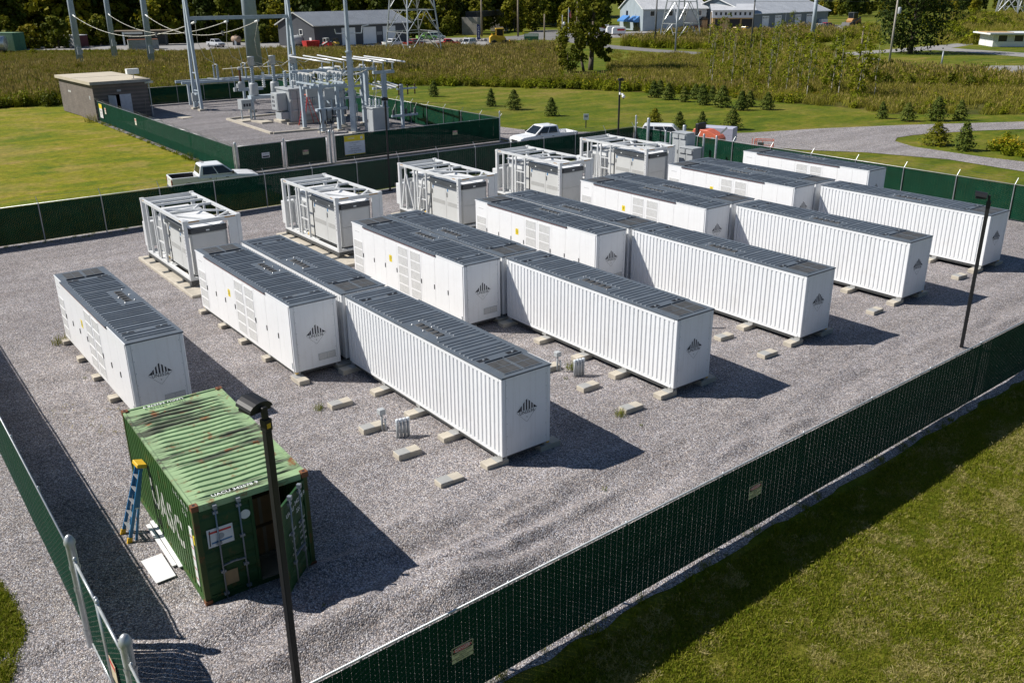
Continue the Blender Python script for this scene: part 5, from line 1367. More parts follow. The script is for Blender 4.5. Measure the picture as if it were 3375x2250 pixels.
# local: front wall x=0 faces the yard, hut runs back to -x
HW, HD, HH = 5.9, 12.5, 3.75
MB().bx(-HD, 0, 0, .2, 0, HH).build('side_wall', bm_, hut); MB().bx(-HD, 0, HW-.2, HW, 0, HH).build('side_wall', bm_, hut); MB().bx(-HD, -HD+.2, .2, HW-.2, 0, HH).build('rear_wall', bm_, hut)
m = MB(); m.bx(-.2, 0, .2, 1.55, 0, HH); m.bx(-.2, 0, 3.95, HW-.2, 0, HH); m.bx(-.2, 0, 1.55, 3.95, 2.6, HH); m.build('front_wall', bm_, hut)
rf = MB().bx(-HD-.3, .35, -.3, HW+.3, HH+.001, HH+.32).build('roof', paint('tan_flat_roof', (.50, .44, .34), .85, var=.08, scale=.6), hut)
MB().bx(-HD/2-.03, -HD/2+.03, -.31, HW+.31, HH+.32, HH+.335).build('roof_seam', DARKG, rf)
MB().bx(.351, .37, -.3, HW+.3, HH+.0, HH+.28).build('fascia', paint('fascia_grey', (.30, .29, .27), .7), rf)
d = MB().bx(-.06, -.005, 2.72, 3.93, .05, 2.58).build('door', paint('lavender_door', (.48, .50, .55), .5), hut)
d2 = inst('door', MB().bx(0, .05, -.02, 1.15, .05, 2.58).mesh('door', bpy.data.materials['lavender_door']), hut, (0, 1.56, 0), R(-68)); MB().bx(.051, .08, .95, 1.05, 1.1, 1.2).build('door_handle', DARKG, d)
MB().bx(-2.6, -.25, 1.0, 4.4, .02, .06).build('floor', CONCG, hut)
MB().bx(.002, .12, 2.5, 2.9, 2.9, 3.1).build('door_light', EQUIP, hut); MB().bx(-1.6, -1.2, -.012, -.001, 2.1, 2.5).build('wall_plate', EQUIP, hut)
for k in range(3): MB().bx(-9.2+k*.35, -9.0+k*.35, -.012, -.001, 2.4, 2.6).build('wall_plate', INKW, hut)
MB().tube((.1, HW+.1, 0), (.1, HW+.1, HH), .06, 8).build('downpipe', GALV, hut)
MB().tube((-1.2, HW-1.0, HH+.321), (-1.2, HW-1.0, HH+.8), .05, 6).build('mast', GALV, hut)
MB().bx(-1.5, -.9, HW-1.7, HW-.4, HH+.8, HH+1.35).build('roof_unit', INKW, hut); MB().bar((.2, HW-.3, HH-.1), (.9, HW+.3, HH-.0), .2, .2).build('flood_light', GALV, hut)
# tarps, hatch covers and rake by its corner
t = thing('leaning_broom', 'brown broom leaning on the front wall of the block hut', 'broom', (-86.2, 12.9, 0)); MB().tube((.35, 0, .1), (-.25, .3, 2.0), .025, 6).build('shaft', WOODP, t); MB().bx(.2, .5, -.2, .2, 0, .12).build('head', RUST, t)
tag(MB().slab([(-84.9, 15.6), (-82.6, 15.8), (-82.7, 17.0), (-85.0, 16.8)], -.01, .04).build('hatch_cover', CONC), 'pale hatch cover in the gravel in front of the hut', 'hatch cover')
tag(MB().slab([(-85.4, 12.2), (-82.9, 12.2), (-82.9, 13.6), (-85.4, 13.6)], -.01, .02).build('duct_cover', CONCG), 'grey duct cover on the gravel beside the hut door', 'duct cover')
# concrete kerb round the transformer
def kerb(label, a, b):
    m = MB().bar((a[0], a[1], .05), (b[0], b[1], .05), .28, .22); tag(m.build('spill_kerb', CONC), label, 'kerb', 'pale kerbs round the transformer')
kerb('long pale kerb running toward the camera left of the red ladder', (-78.6, 19.3), (-65.4, 18.7)); kerb('pale kerb along the back left side of the transformer bay', (-78.6, 19.4), (-79.2, 27.0)); kerb('pale kerb between the ladder and the grey cabinet', (-65.3, 18.85), (-64.3, 29.6)); kerb('pale kerb on the right of the transformer near the green fence', (-79.0, 31.2), (-64.5, 30.6))

def pole(label, x, y, h, r0, r1, mat, n=10, name='steel_pole', cat='pole', group=None, extra=None):
    t = thing(name, label, cat, (x, y, 0), 0, group)
    MB().lathe([(r0, -.3), (r1, h)], n, cap=True).build('shaft', mat, t, n > 8)
    MB().bx(-r0*1.5, r0*1.5, -r0*1.5, r0*1.5, -.1, .12).build('base_plate', CONC if extra is None else mat, t)
    return t
# dead end A-frame with crossbeam
af = thing('line_portal', 'tall grey steel A-frame portal carrying the three incoming wires over the substation', 'portal', (-89.5, 25.8, 0))
def aleg(y):
    for s in (-1, 1): MB().bar((s*1.15, y, 0), (s*.12, y, 13.5), .34, .30, up=(0, 1, 0)).build('leg', STEEL, af)
    for z, w in ((2.2, .9), (.9, 1.0), (4.2, .75)): MB().bar((-w*1.0, y, z), (w*1.0, y, z), .1, .12).build('brace', STEEL, af)
    for s in (-1, 1): MB().bx(s*1.15-.4, s*1.15+.4, y-.4, y+.4, -.1, .18).build('footing', CONC, af)
    MB().bar((0, y, 13.3), (0, y, 20), .26, .26).build('mast', STEEL, af)
aleg(-5.8); aleg(6.6)
MB().bx(-.2, .2, -5.6, 6.4, 9.95, 10.35).build('cross_beam', STEEL, af)
MB().bx(-.55, -.2, -6.3, -5.5, .95, 1.9).build('control_box', EQUIP, af); MB().bx(-.2, .5, -6.05, -5.55, 1.7, 1.9).build('bracket', STEEL, af)
for y in (-4.9, -1.1, 2.7):
    MB().bx(-.1, .1, y-.1, y+.1, 9.7, 9.949).build('hanger', STEEL, af)
# monopoles behind with strain insulators and wires
WIREC = paint('conductor', (.52, .50, .43), .5, .2, var=.08)
mono = [(-164.3, 24.6, 'left one of three slender grey monopoles standing in the reeds'), (-189.0, 37.1, 'middle one of three slender grey monopoles in the reeds'), (-158.2, 35.5, 'right one of three slender grey monopoles in the reeds')]
tops = []
for i, (x, y, lb) in enumerate(mono):
    t = pole(lb, x, y, 22, .62, .42, STEEL, 12, 'monopole', 'steel pole', 'three monopoles in the reeds')
    m = MB().bx(.5, .75, -.35, .35, 2.6, 3.9); m.build('pole_box', EQUIP, t); MB().bx(-.3, .3, .55, .7, 2.8, 3.4).build('climbing_bracket', GALV, t)
    for k in range(8): MB().tube((.3, -.45, 4+k*1.0), (.3, -.62, 4+k*1.0), .03, 4).build('step_bolt', GALV, t)
    z = (9.4, 9.0, 9.3)[i]
    dv = Vector((-89.5-x, 20.9+i*3.8-y, 0)).normalized()
    p = Vector((x, y, z))+dv*.6; q = p+dv*2.0+Vector((0, 0, -.35))
    MB().tube(Vector((0, 0, z))+dv*.4, q-Vector((x, y, 0)), .12, 8).build('strain_insulator', INKW, t)
    tops.append(q)
for i, q in enumerate(tops):
    e = Vector((-89.5, 20.9+i*3.8, 9.75)); mid = q.lerp(e, .72)
    n = 16; pts = []
    sag = 2.6
    for k in range(n+1):
        f = k/n; p = q.lerp(e, f); p.z -= sag*4*f*(1-f)*.9; pts.append(p)
    t = thing('line_conductor', ('nearest', 'middle', 'farthest')[i]+' pale sagging wire between a monopole and the substation portal', 'wire', pts[0], 0, 'incoming wires')
    MB().path([p-pts[0] for p in pts[:13]], .05, 5).build('wire', WIREC, t, True)
    MB().path([p-pts[0] for p in pts[12:]], .045, 5).build('jumper', WIREC, t, True)
    a = pts[-1]-pts[0]; MB().tube(a-(pts[-1]-pts[-3]).normalized()*1.3, a, .13, 8).build('strain_insulator', INKW, t)
    c = pts[12]-pts[0]; MB().path([c+Vector((-.6, 0, .1)), c+Vector((-.3, 0, -.25)), c+Vector((.3, 0, -.25)), c+Vector((.6, 0, .1))], .07, 5).build('clamp_loop', INK, t); MB().box(c.x, c.y, c.z+.1, .5, .3, .3).build('damper', DARKG, t)
    # dropper from the beam to the switches
    dn = [Vector((-89.6, 20.9+i*3.8, 9.7)), Vector((-91, 21.4+i*3.5, 7.5)), Vector((-92.6, 22.6+i*3.3, 5.6)), Vector((-93.9, 24.0+i*3.45, 4.9))]
    t2 = thing('dropper_wire', ('left', 'middle', 'right')[i]+' thin wire dropping from the portal beam to the switch stand', 'wire', dn[0], 0, 'dropper wires'); MB().path([p-dn[0] for p in dn], .03, 4).build('wire', WIREC, t2, True)
pole('massive grey monopole rising behind the transformer out of the frame', -131.3, 44.4, 30, 1.25, 1.0, STEEL, 12, 'monopole', 'steel pole')
t = pole('tall square grey mast in front of the bus tubes, reaching out of the frame', -61.0, 25.4, 7.5, .36, .30, STEEL, 4, 'lightning_mast', 'mast')
MB().lathe([(.36, 7.5), (.36, 7.62), (.22, 7.63), (.15, 17)], 8).build('upper_mast', STEEL, t); MB().path([(-.2, -.2, 9.2), (-.2, -1.1, 9.2), (-.2, -1.2, 9.6)], .05, 5).build('side_arm', GALV, t); MB().path([(.2, .2, 9.2), (.2, 1.4, 9.2), (.2, 1.5, 9.8), (.2, 2.2, 9.9)], .05, 5).build('side_arm', GALV, t)

# disconnect switch stand at the back
sw = thing('switch_stand', 'long grey beam at the back of the substation carrying pairs of switch insulators', 'switch stand', (-94, 28.5, 0))
MB().bx(-1.4, -1.1, -9, 8.2, 2.65, 2.95).build('beam', STEEL, sw); MB().bx(.9, 1.2, -9, 8.2, 2.65, 2.95).build('beam', STEEL, sw)
for y in (-7.5, -.5, 6.5):
    for x in (-1.25, 1.05): MB().bx(x-.14, x+.14, y-.14, y+.14, -.1, 2.648).build('column', STEEL, sw)
for i in range(3):
    y = -4.5+i*3.6
    for dx, dy in ((1.0, 0), (-1.2, .4), (-1.2, .9)):
        insulator(MB(), (dx, y+dy, 2.96), 1.6, .13).build('insulator', PORC, sw, True)
    MB().bar((-1.6, y-.3, 2.97), (1.4, y+.6, 2.97), .3, .08).build('switch_base', EQUIP, sw); MB().bar((-1.3, y+.6, 4.62), (1.1, y, 4.75), .12, .1).build('blade', BUS, sw)
    MB().tube((-1.2, y+.6, 4.6), (-1.35, y+.3, 6.6), .03, 5).build('arc_horn', GALV, sw)
# instrument transformer on its column
t = thing('instrument_transformer', 'brown bushing on a T-shaped grey column left of the breaker', 'instrument transformer', (-83.2, 24.1, 0))
MB().bx(-.17, .17, -.17, .17, -.1, 2.4).build('column', STEEL, t); MB().bx(-.35, .35, -.35, .35, -.1, .25).build('footing', CONC, t); MB().bx(-.15, .15, -1.4, 1.5, 2.401, 2.75).build('arm', STEEL, t)
MB().bx(-.3, .3, -1.5, -.7, 2.752, 3.2).build('tank', EQUIP, t); MB().lathe([(.3, 3.2), (.3, 3.4), (.2, 3.45)], 12, (0, -1.05, 0)).build('dome', EQUIP, t, True); insulator(MB(), (0, -1.05, 3.46), 1.25, .17).build('bushing', BROWNP, t, True)
MB().lathe([(.15, 4.72), (.24, 4.78), (.24, 4.98), (.1, 5.05)], 12, (0, -1.05, 0)).build('corona_cap', EQUIP, t, True); MB().tube((-.1, -1.7, 2.8), (-.1, -1.9, 5.2), .05, 6).build('rod', STEEL, t); MB().bx(-.3, .1, -1.9, -1.6, 2.4, 2.8).build('junction_box', EQUIP, t)
MB().bx(-.25, .25, .18, .4, 1.2, 1.9).build('cabinet', EQUIP, t)
# dead tank breaker with three pairs of bushings
br = thing('circuit_breaker', 'grey breaker with three tall capped bushing columns beside the transformer', 'circuit breaker', (-76.4, 24.4, 0))
for i in range(3):
    y = -2.6+i*2.4
    c = MB().lathe([(.42, 2.55), (.46, 2.7), (.46, 3.7), (.4, 3.85)], 12, (0, y, 0)).build('tank', EQUIP, br, True)
    insulator(MB(), (0, y, 3.86), 1.75, .23, 10, 9).build('bushing', PORC, br, True)
    MB().lathe([(.28, 5.62), (.34, 5.64), (.34, 6.45), (.36, 6.46), (.36, 6.55)], 14, (0, y, 0)).build('top_terminal', EQUIP, br, True)
    insulator(MB(), (.9, y+.8, 3.4), 1.6, .2, 8, 8).build('arrester', INKW, br, True)
    MB().path([(0, y, 6.2), (.5, y+.5, 5.6), (.9, y+.8, 5.05)], .035, 5).build('jumper', WIREC, br, True)
    MB().path([(0, y, 6.3), (-2.5, y-.2, 5.3), (-7, y-.6, 4.9)], .035, 5).build('jumper', WIREC, br, True)
    MB().path([(0, y, 6.1), (.3, y+1.2, 5.7), (.2, y+2.3, 6.1)], .035, 5).build('jumper', WIREC, br, True)
MB().bx(-.5, .5, -3.2, 2.8, 2.2, 2.54).build('support_frame', STEEL, br)
for y in (-3, 2.6):
    for x in (-.45, .35): MB().bx(x, x+.12, y-.06, y+.06, -.1, 2.198).build('leg', STEEL, br)
MB().bx(-.7, .4, -4.3, -3.25, 1.2, 2.2).build('drive_cabinet', EQUIP, br)
for k in range(3): MB().bx(.402, .41, -4.1+k*.3, -3.9+k*.3, 1.5, 1.8).build('nameplate', INK, br)
for x, y in ((-.6, -4.0), (.3, -3.4)): MB().bx(x-.05, x+.05, y-.05, y+.05, -.1, 1.199).build('leg', STEEL, br)
MB().bx(-.9, .9, -4.6, -3.1, -.1, .1).build('footing', CONC, br)
# power transformer
tx = thing('power_transformer', 'large light grey power transformer with radiators behind the red step ladder', 'transformer', (-72.2, 25.6, 0))
MB().bx(-1.9, 1.9, -2.9, 2.9, -.1, .22).build('plinth', CONC, tx); MB().bx(-1.6, 1.6, -2.4, 2.3, .221, 3.4).build('tank', EQUIP, tx, bevel=.04); MB().bx(-1.7, 1.7, -2.5, 2.4, 3.401, 3.55).build('lid', EQUIP, tx)
for z in (1.2, 2.3): MB().bx(1.601, 1.75, -2.38, 2.28, z, z+.18).build('stiffener', EQUIP, tx)
for k in range(4): MB().bx(1.601, 1.68, -2.2+k*1.3, -2.1+k*1.3, .3, 3.38).build('stiffener', EQUIP, tx)
cb = MB().bx(-.7, .9, -3.45, -2.42, 1.35, 3.1).build('control_cabinet', EQUIP, tx, bevel=.02); MB().bx(.901, .93, -3.4, -2.47, 1.4, 3.05).build('cabinet_door', EQUIP, cb); MB().bx(-.55, .75, -3.475, -3.451, 1.45, 3.0).build('cabinet_door', EQUIP, cb)
for i in range(2):
    for k in range(3): MB().bx(-.35+i*.35, -.15+i*.35, -3.485, -3.476, 1.7+k*.42, 1.95+k*.42).build('gauge_window', INK, cb)
MB().bx(-.2, 1.2, -3.3, -2.42, .5, 1.2).build('lower_box', EQUIP, tx); MB().bx(1.602, 2.0, -.9, .7, .9, 1.8).build('terminal_box', EQUIP, tx)
for y0 in (2.45, 3.25):
    for k in range(7): MB().bx(-1.5+k*.46, -1.42+k*.46, y0, y0+.7, .5, 3.1).build('radiator_fin', EQUIP, tx)
for k in range(9): MB().bx(1.2, 1.9, 2.45+k*.17, 2.52+k*.17, .5, 3.2).build('radiator_fin', EQUIP, tx)
for k in range(3):
    insulator(MB(), (-.8, -1.6+k*1.3, 3.56), 1.6, .2, 8, 8).build('bushing', PORC, tx, True); insulator(MB(), (.9, -1.6+k*.9, 3.56), .75, .12, 8, 5).build('low_bushing', PORC, tx, True)
for s in (0, 1): MB().lathe([(0, -.9), (.35, -.85), (.45, -.7), (.45, .7), (.35, .85), (0, .9)], 14, (-.6+s*.9, 3.1, 4.9), axis='y').build('conservator', INKW, tx, True)
MB().bx(-.9, .9, 2.5, 3.7, 4.2, 4.4).build('conservator_stand', STEEL, tx)
for x in (-.8, .8): MB().bx(x-.08, x+.08, 2.42, 2.58, 3.56, 4.2).build('post', STEEL, tx)
MB().path([(1.75, -1.6, .4), (1.8, -1.6, 3.3)], .03, 5).build('conduit', DARKG, tx); MB().path([(1.77, .1, .4), (1.77, .1, 3.3)], .03, 5).build('conduit', DARKG, tx); MB().path([(1.7, 1.2, .4), (1.78, 1.2, 2.2), (1.78, 1.7, 2.9)], .03, 5).build('conduit', DARKG, tx)
tag(MB().slab([(-75.4, 20.7), (-72.9, 20.9), (-73.0, 22.2), (-75.5, 22.0)], -.02, .14).build('concrete_pad', CONC), 'pale concrete pad at the left foot of the transformer', 'concrete pad')
stepladder('step_ladder', 'red step ladder with an orange top standing in front of the big transformer', (-69.0, 23.6, 0), R(12), 3.0, .50, .95, 1.9, 9, RED, ORANGE, ORANGE, True)

# bus supports with tubes
def tstand(label, x, y, zc, yl, yr, zi, arm_w=.22):
    t = thing('bus_support', label, 'bus support', (x, y, 0), 0, 'bus supports')
    MB().bx(-.19, .19, -.19, .19, .12, zc).build('column', STEEL, t); MB().bx(-.4, .4, -.4, .4, -.1, .118).build('footing', CONC, t); MB().bx(-.13, .13, yl, yr, zc+.002, zc+.28).build('arm', STEEL, t)
    for k in range(3):
        yy = yl+.12+(yr-yl-.24)*k/2; insulator(MB(), (0, yy, zc+.282), zi, .09, 7, 5).build('insulator', PORC, t, True)
    return t
tstand('T-shaped bus support nearest the right fence with three insulators', -59.0, 27.9, 5.55, -1.15, 1.15, .75)
tstand('T-shaped bus support behind the mast, second from the right', -63.9, 28.6, 5.5, -1.5, 1.15, .8)
tstand('left bus support beside the transformer with bent arms', -67.6, 27.2, 5.1, -1.6, 1.1, .8)
def bus(label, p, q, r=.075):
    t = thing('bus_tube', label, 'bus tube', p, 0, 'white bus tubes'); MB().tube((0, 0, 0), Vector(q)-Vector(p), r, 8).build('tube', BUS, t, True)
    for e in (0, 1): MB().lathe([(0, -.02), (r*1.1, -.02), (r*1.1, .02), (0, .02)], 8, tuple((Vector(q)-Vector(p))*e), axis='x', cap=False).build('end_cap', BUS, t)
for k in range(3):
    bus(('front', 'middle', 'rear')[k]+' white bus tube of the right-hand set of three', (-66.3+k*.15, 27.45+k*1.15, 6.72), (-57.4+k*.15, 26.95+k*1.12, 6.66)); bus(('front', 'middle', 'rear')[k]+' white bus tube of the left-hand set of three', (-74.6+k*.3, 25.4+k*1.5, 6.5), (-67.0+k*.2, 26.3+k*1.2, 6.2))
# switch frame left of the mast: columns, beams, insulator stacks
fr = thing('switch_rack', 'crowded grey steel frame of switches and insulators left of the tall mast', 'switch frame', (-64.6, 24.2, 0))
for x, y, h in ((1.5, -1.1, 4.6), (1.1, .9, 4.2), (-2.2, -1.3, 5.4), (-2.4, 1.0, 5.4)):
    MB().bx(x-.16, x+.16, y-.16, y+.16, .1, h).build('column', STEEL, fr); MB().bx(x-.4, x+.4, y-.4, y+.4, -.1, .098).build('footing', CONC, fr)
for x, ya, yb, z in ((1.3, -2.0, 1.9, 4.21), (-2.3, -2.2, 2.0, 5.41), (-.4, -2.0, 2.0, 4.0)): MB().bx(x-.13, x+.13, ya, yb, z, z+.24).build('beam', STEEL, fr)
for y in (-1.6, 0, 1.6):
    MB().bx(-2.43, 1.43, y-.09, y+.09, 4.46, 4.62).build('beam', STEEL, fr)
    for x in (-1.8, -.9, 0, .9):
        insulator(MB(), (x, y, 4.63), .7, .11, 7, 5).build('insulator', PORC, fr, True); MB().bx(x-.22, x+.22, y-.08, y+.08, 5.34, 5.44).build('terminal', BUS, fr)
    MB().bar((-1.9, y, 5.5), (1.0, y, 5.5), .09, .09).build('switch_blade', BUS, fr)
    insulator(MB(), (1.6, y*.7, 2.3), .85, .12, 7, 5).build('insulator', PORC, fr, True)
MB().bx(1.35, 1.85, -1.7, 1.6, 2.05, 2.28).build('beam', STEEL, fr); MB().bx(1.0, 1.3, -.55, .55, 3.0, 4.1).build('control_box', EQUIP, fr); MB().bx(-2.8, -2.5, -.6, .5, 3.0, 4.3).build('control_box', EQUIP, fr)
MB().bar((-2.3, 1.0, 3.4), (1.0, 2.2, 5.6), .12, .12).build('brace', STEEL, fr); MB().bar((1.1, 0, 2.6), (-2.2, 0, 4.4), .1, .1).build('brace', STEEL, fr)
for k in range(3): MB().path([(1.9, -1.4+k*.65, 2.2), (2.2, -1.5+k*.6, 1.3), (2.5, -1.9+k*.6, .5)], .05, 6).build('cable', BLACK, fr, True); MB().tube((2.5, -1.9+k*.6, -.05), (2.5, -1.9+k*.6, .9), .07, 8).build('cable_stub', GALV, fr); MB().lathe([(.05, .9), (.11, 1.0), (.05, 1.3)], 8, (2.5, -1.9+k*.6, 0)).build('termination', BLACK, fr)
MB().bx(2.44, 2.56, -2.1, -.5, .45, .55).build('stub_rail', GALV, fr)
# vacuum switchgear cabinet with bushings
cbx = thing('bushing_cabinet', 'tall light grey cabinet with five bushings on top near the front fence', 'switchgear cabinet', (-59.6, 27.2, 0))
MB().bx(-.9, .9, -.85, .85, .0, 2.35).build('housing', EQUIP, cbx); MB().bx(-.98, .98, -.93, .93, 2.351, 2.46).build('lid', EQUIP, cbx)
for a, b in ((-.85, -.02), (.02, .85)): MB().bx(a, b, -.885, -.851, .15, 2.2).build('door', EQUIP, cbx)
MB().bx(.85, .901, -.84, .84, .1, 2.3).build('side_panel', EQUIP, cbx); MB().bx(-.2, -.1, -.895, -.886, 1.0, 1.3).build('handle', DARKG, cbx)
for k in range(5): insulator(MB(), (-.6+k*.3, -.3+(k % 2)*.5, 2.461), .75, .13, 8, 5).build('bushing', INKW, cbx, True)
MB().path([(-.3, .2, 3.2), (-.2, .3, 4.2), (-.4, .1, 5.3)], .03, 4).build('lead', WIREC, cbx); MB().path([(0, -.3, 3.2), (.2, .1, 3.8), (.6, .8, 4.1)], .03, 4).build('lead', WIREC, cbx)
t = thing('arrester_stand', 'grey post with two side bars carrying dark arresters right of the bushing cabinet', 'arrester stand', (-57.5, 28.9, 0))
MB().bx(-.13, .13, -.13, .13, -.1, 4.6).build('column', STEEL, t); MB().bx(-.1, .1, -1.2, 1.7, 1.6, 1.8).build('bar', STEEL, t); MB().bx(-.1, .1, -.5, 1.7, 4.1, 4.25).build('bar', STEEL, t)
for y in (-1.0, .4, 1.4): insulator(MB(), (0, y, 1.801), .5, .17, 8, 4).build('arrester', DARKG, t, True); MB().tube((0, y, 2.3), (.1, y+.2, 2.8), .025, 4).build('lead', WIREC, t)
for y in (-.3, .7, 1.5): insulator(MB(), (0, y, 3.6), .95, .09, 7, 4).build('arrester', BROWNP, t, True)
t = thing('bus_bridge', 'bright cluster of short bus bars behind the right bus supports', 'bus bridge', (-62.2, 29.6, 0))
for k in range(4): MB().bar((-1.8+k*.1, -.6+k*.45, 4.2+.08*k), (2.6, -1.0+k*.5, 4.0+.06*k), .14, .1).build('bus_bar', BUS, t)
MB().bx(-.15, .15, -.15, .15, -.1, 4.0).build('column', STEEL, t); MB().bx(-.12, .12, -1.2, 1.4, 3.75, 3.98).build('arm', STEEL, t)

# further apparatus between the transformer and the bus supports
rk = thing('breaker_rack', 'grey rack of small breakers with hanging jumpers between the transformer and the bus supports', 'switch rack', (-66.3, 28.2, 0))
for y in (-1.3, 1.3):
    MB().bx(-.17, .17, y-.17, y+.17, .1, 4.9).build('column', STEEL, rk); MB().bx(-.38, .38, y-.38, y+.38, -.1, .098).build('footing', CONC, rk)
for z in (2.6, 3.7, 4.9): MB().bx(-.14, .14, -1.9, 1.9, z+.002, z+.22).build('beam', STEEL, rk)
for k in range(3):
    y = -1.4+k*1.4
    for x in (-.45, .45):
        insulator(MB(), (x, y, 3.93), .75, .12, 7, 5).build('insulator', PORC, rk, True); insulator(MB(), (x, y, 5.13), .7, .11, 7, 5).build('insulator', PORC, rk, True)
    MB().bx(-.55, .55, y-.2, y+.2, 2.83, 3.45).build('breaker_box', EQUIP, rk); MB().bar((-.6, y, 5.86), (.6, y, 5.86), .1, .1).build('blade', BUS, rk); MB().bar((-.6, y, 4.72), (.6, y, 4.72), .1, .1).build('blade', BUS, rk)
    MB().path([(.5, y, 5.86), (1.2, y, 5.3), (1.3, y, 4.4), (.5, y, 4.7)], .03, 5).build('jumper', WIREC, rk, True); MB().path([(-.5, y, 5.86), (-1.5, y-.1, 5.2), (-3.2, y, 4.6)], .03, 5).build('jumper', WIREC, rk, True)
    MB().path([(.3, y+.2, 2.8), (.4, y+.25, 1.2), (.2, y+.3, 0)], .035, 5).build('conduit', GALV, rk, True)
MB().bx(.15, .5, -.5, .3, 1.2, 2.1).build('meter_box', EQUIP, rk); MB().bar((0, -1.3, 2.7), (0, 1.3, 4.8), .1, .1).build('brace', STEEL, rk)
for i, (a, b) in enumerate((((-73.0, 24.0, 5.2), (-66.4, 26.8, 5.8)), ((-73.0, 25.3, 5.2), (-66.4, 28.2, 5.8)), ((-73.0, 26.6, 5.2), (-66.4, 29.6, 5.8)), ((-64.6, 22.7, 5.4), (-61.2, 25.2, 5.2)), ((-64.6, 25.8, 5.4), (-59.2, 27.0, 6.4)), ((-59.0, 27.2, 6.3), (-59.8, 27.0, 3.3)))):
    a, b = Vector(a), Vector(b); pts = [a.lerp(b, f/8)-Vector((0, 0, .5*4*(f/8)*(1-f/8))) for f in range(9)]
    t = thing('jumper_wire', '%s slack jumper wire from the left among the transformer and switch steelwork' % _ord[i], 'wire', a, 0, 'jumper wires of the substation'); MB().path([p-a for p in pts], .03, 4).build('wire', WIREC, t, True)
# ================================================================== BACKGROUND BUILDINGS AND POLES
def seam_mat(name, c, pitch=.35, ax=0, depth=.25):
    m, nt, b = newmat(name); v = objvec(nt)
    col = ramp(nt, noise(nt, v, .35, 5, .6), [(.3, tuple(x*.88 for x in c)), (.7, tuple(min(1, x*1.1) for x in c))])
    nt.links.new(col, b.inputs['Base Color']); b.inputs['Roughness'].default_value = .45
    return m
BARNW = paint('charcoal_siding', (.060, .064, .075), .6, var=.12, scale=.4); BARNR = seam_mat('barn_metal_roof', (.20, .22, .25)); BLUEW = seam_mat('pale_blue_siding', (.36, .42, .46)); ROOFW = seam_mat('bright_metal_roof', (.52, .53, .55)); BLUEG = seam_mat('slate_blue_siding', (.115, .15, .18)); ROOFG = seam_mat('pale_grey_roof', (.40, .42, .45))
AWN = paint('blue_awning', (.06, .20, .48), .6, var=.08); TANW = paint('tan_sheathing', (.45, .30, .13), .8, var=.12); FARGL = paint('far_window_glass', (.02, .025, .035), .15, var=.2)
def gabled(t, L, W, eave, ridge, wall, roof, over=.4, trim=INKW, seam=.45, ribbed=True):
    """local: long side along x from 0 to L, front eave wall y=0, back y=W"""
    MB().bx(0, L, 0, .2, 0, eave).build('wall', wall, t); MB().bx(0, L, W-.2, W, 0, eave).build('wall', wall, t)
    for x in (0, L-.2):
        MB().prism([(.2, 0), (W-.2, 0), (W-.2, eave), (W/2, ridge-.12), (.2, eave)], 0, .2).xf(Matrix(((0, -1, 0, x+.2), (1, 0, 0, 0), (0, 0, 1, 0), (0, 0, 0, 1)))).build('gable_wall', wall, t)
    s = (ridge-eave)/(W/2)
    for k in (0, 1):
        y0, z0 = (-over, eave-over*s) if k == 0 else (W+over, eave-over*s)
        rb = MB(); n = int((L+2*over)/seam)
        rb.add([(-over, y0, z0), (L+over, y0, z0), (L+over, W/2, ridge), (-over, W/2, ridge), (-over, y0, z0+.1), (L+over, y0, z0+.1), (L+over, W/2, ridge+.1), (-over, W/2, ridge+.1)], [(0, 1, 2, 3), (7, 6, 5, 4), (0, 4, 5, 1), (1, 5, 6, 2), (2, 6, 7, 3), (3, 7, 4, 0)])
        if k == 0 and ribbed:
            for i in range(n+1):
                x = -over+i*(L+2*over)/n; rb.bar((x, y0, z0+.12), (x, W/2, ridge+.12), .07, .06)
        o = rb.build('roof', roof, t)
        MB().bar((-over-.03, y0, z0+.05), (-over-.03, W/2, ridge+.05), .06, .26).build('verge', trim, o); MB().bar((L+over+.03, y0, z0+.05), (L+over+.03, W/2, ridge+.05), .06, .26).build('verge', trim, o)
        if k == 0: MB().bar((-over, y0-.05, z0-.02), (L+over, y0-.05, z0-.02), .12, .16).build('eaves_gutter', trim, o)
def opening(t, name, x, z, w, h, mat, y=0.0, frame=INKW, panes=0):
    o = MB().bx(x, x+w, y-.06, y-.004, z, z+h).build(name, mat, t)
    if frame is not None:
        m = MB()
        m.bx(x-.12, x-.001, y-.09, y-.004, z-.12, z+h+.12); m.bx(x+w+.001, x+w+.12, y-.09, y-.004, z-.12, z+h+.12); m.bx(x, x+w, y-.09, y-.004, z+h+.001, z+h+.12)
        if name == 'window': m.bx(x, x+w, y-.09, y-.004, z-.12, z-.001)
        m.build('frame', frame, o)
    for k in range(panes): MB().bx(x+.08, x+w-.08, y-.075, y-.0605, z+.1+k*h/panes, z+h/panes*(k+1)-.04).build('door_panel', mat, o)
    return o
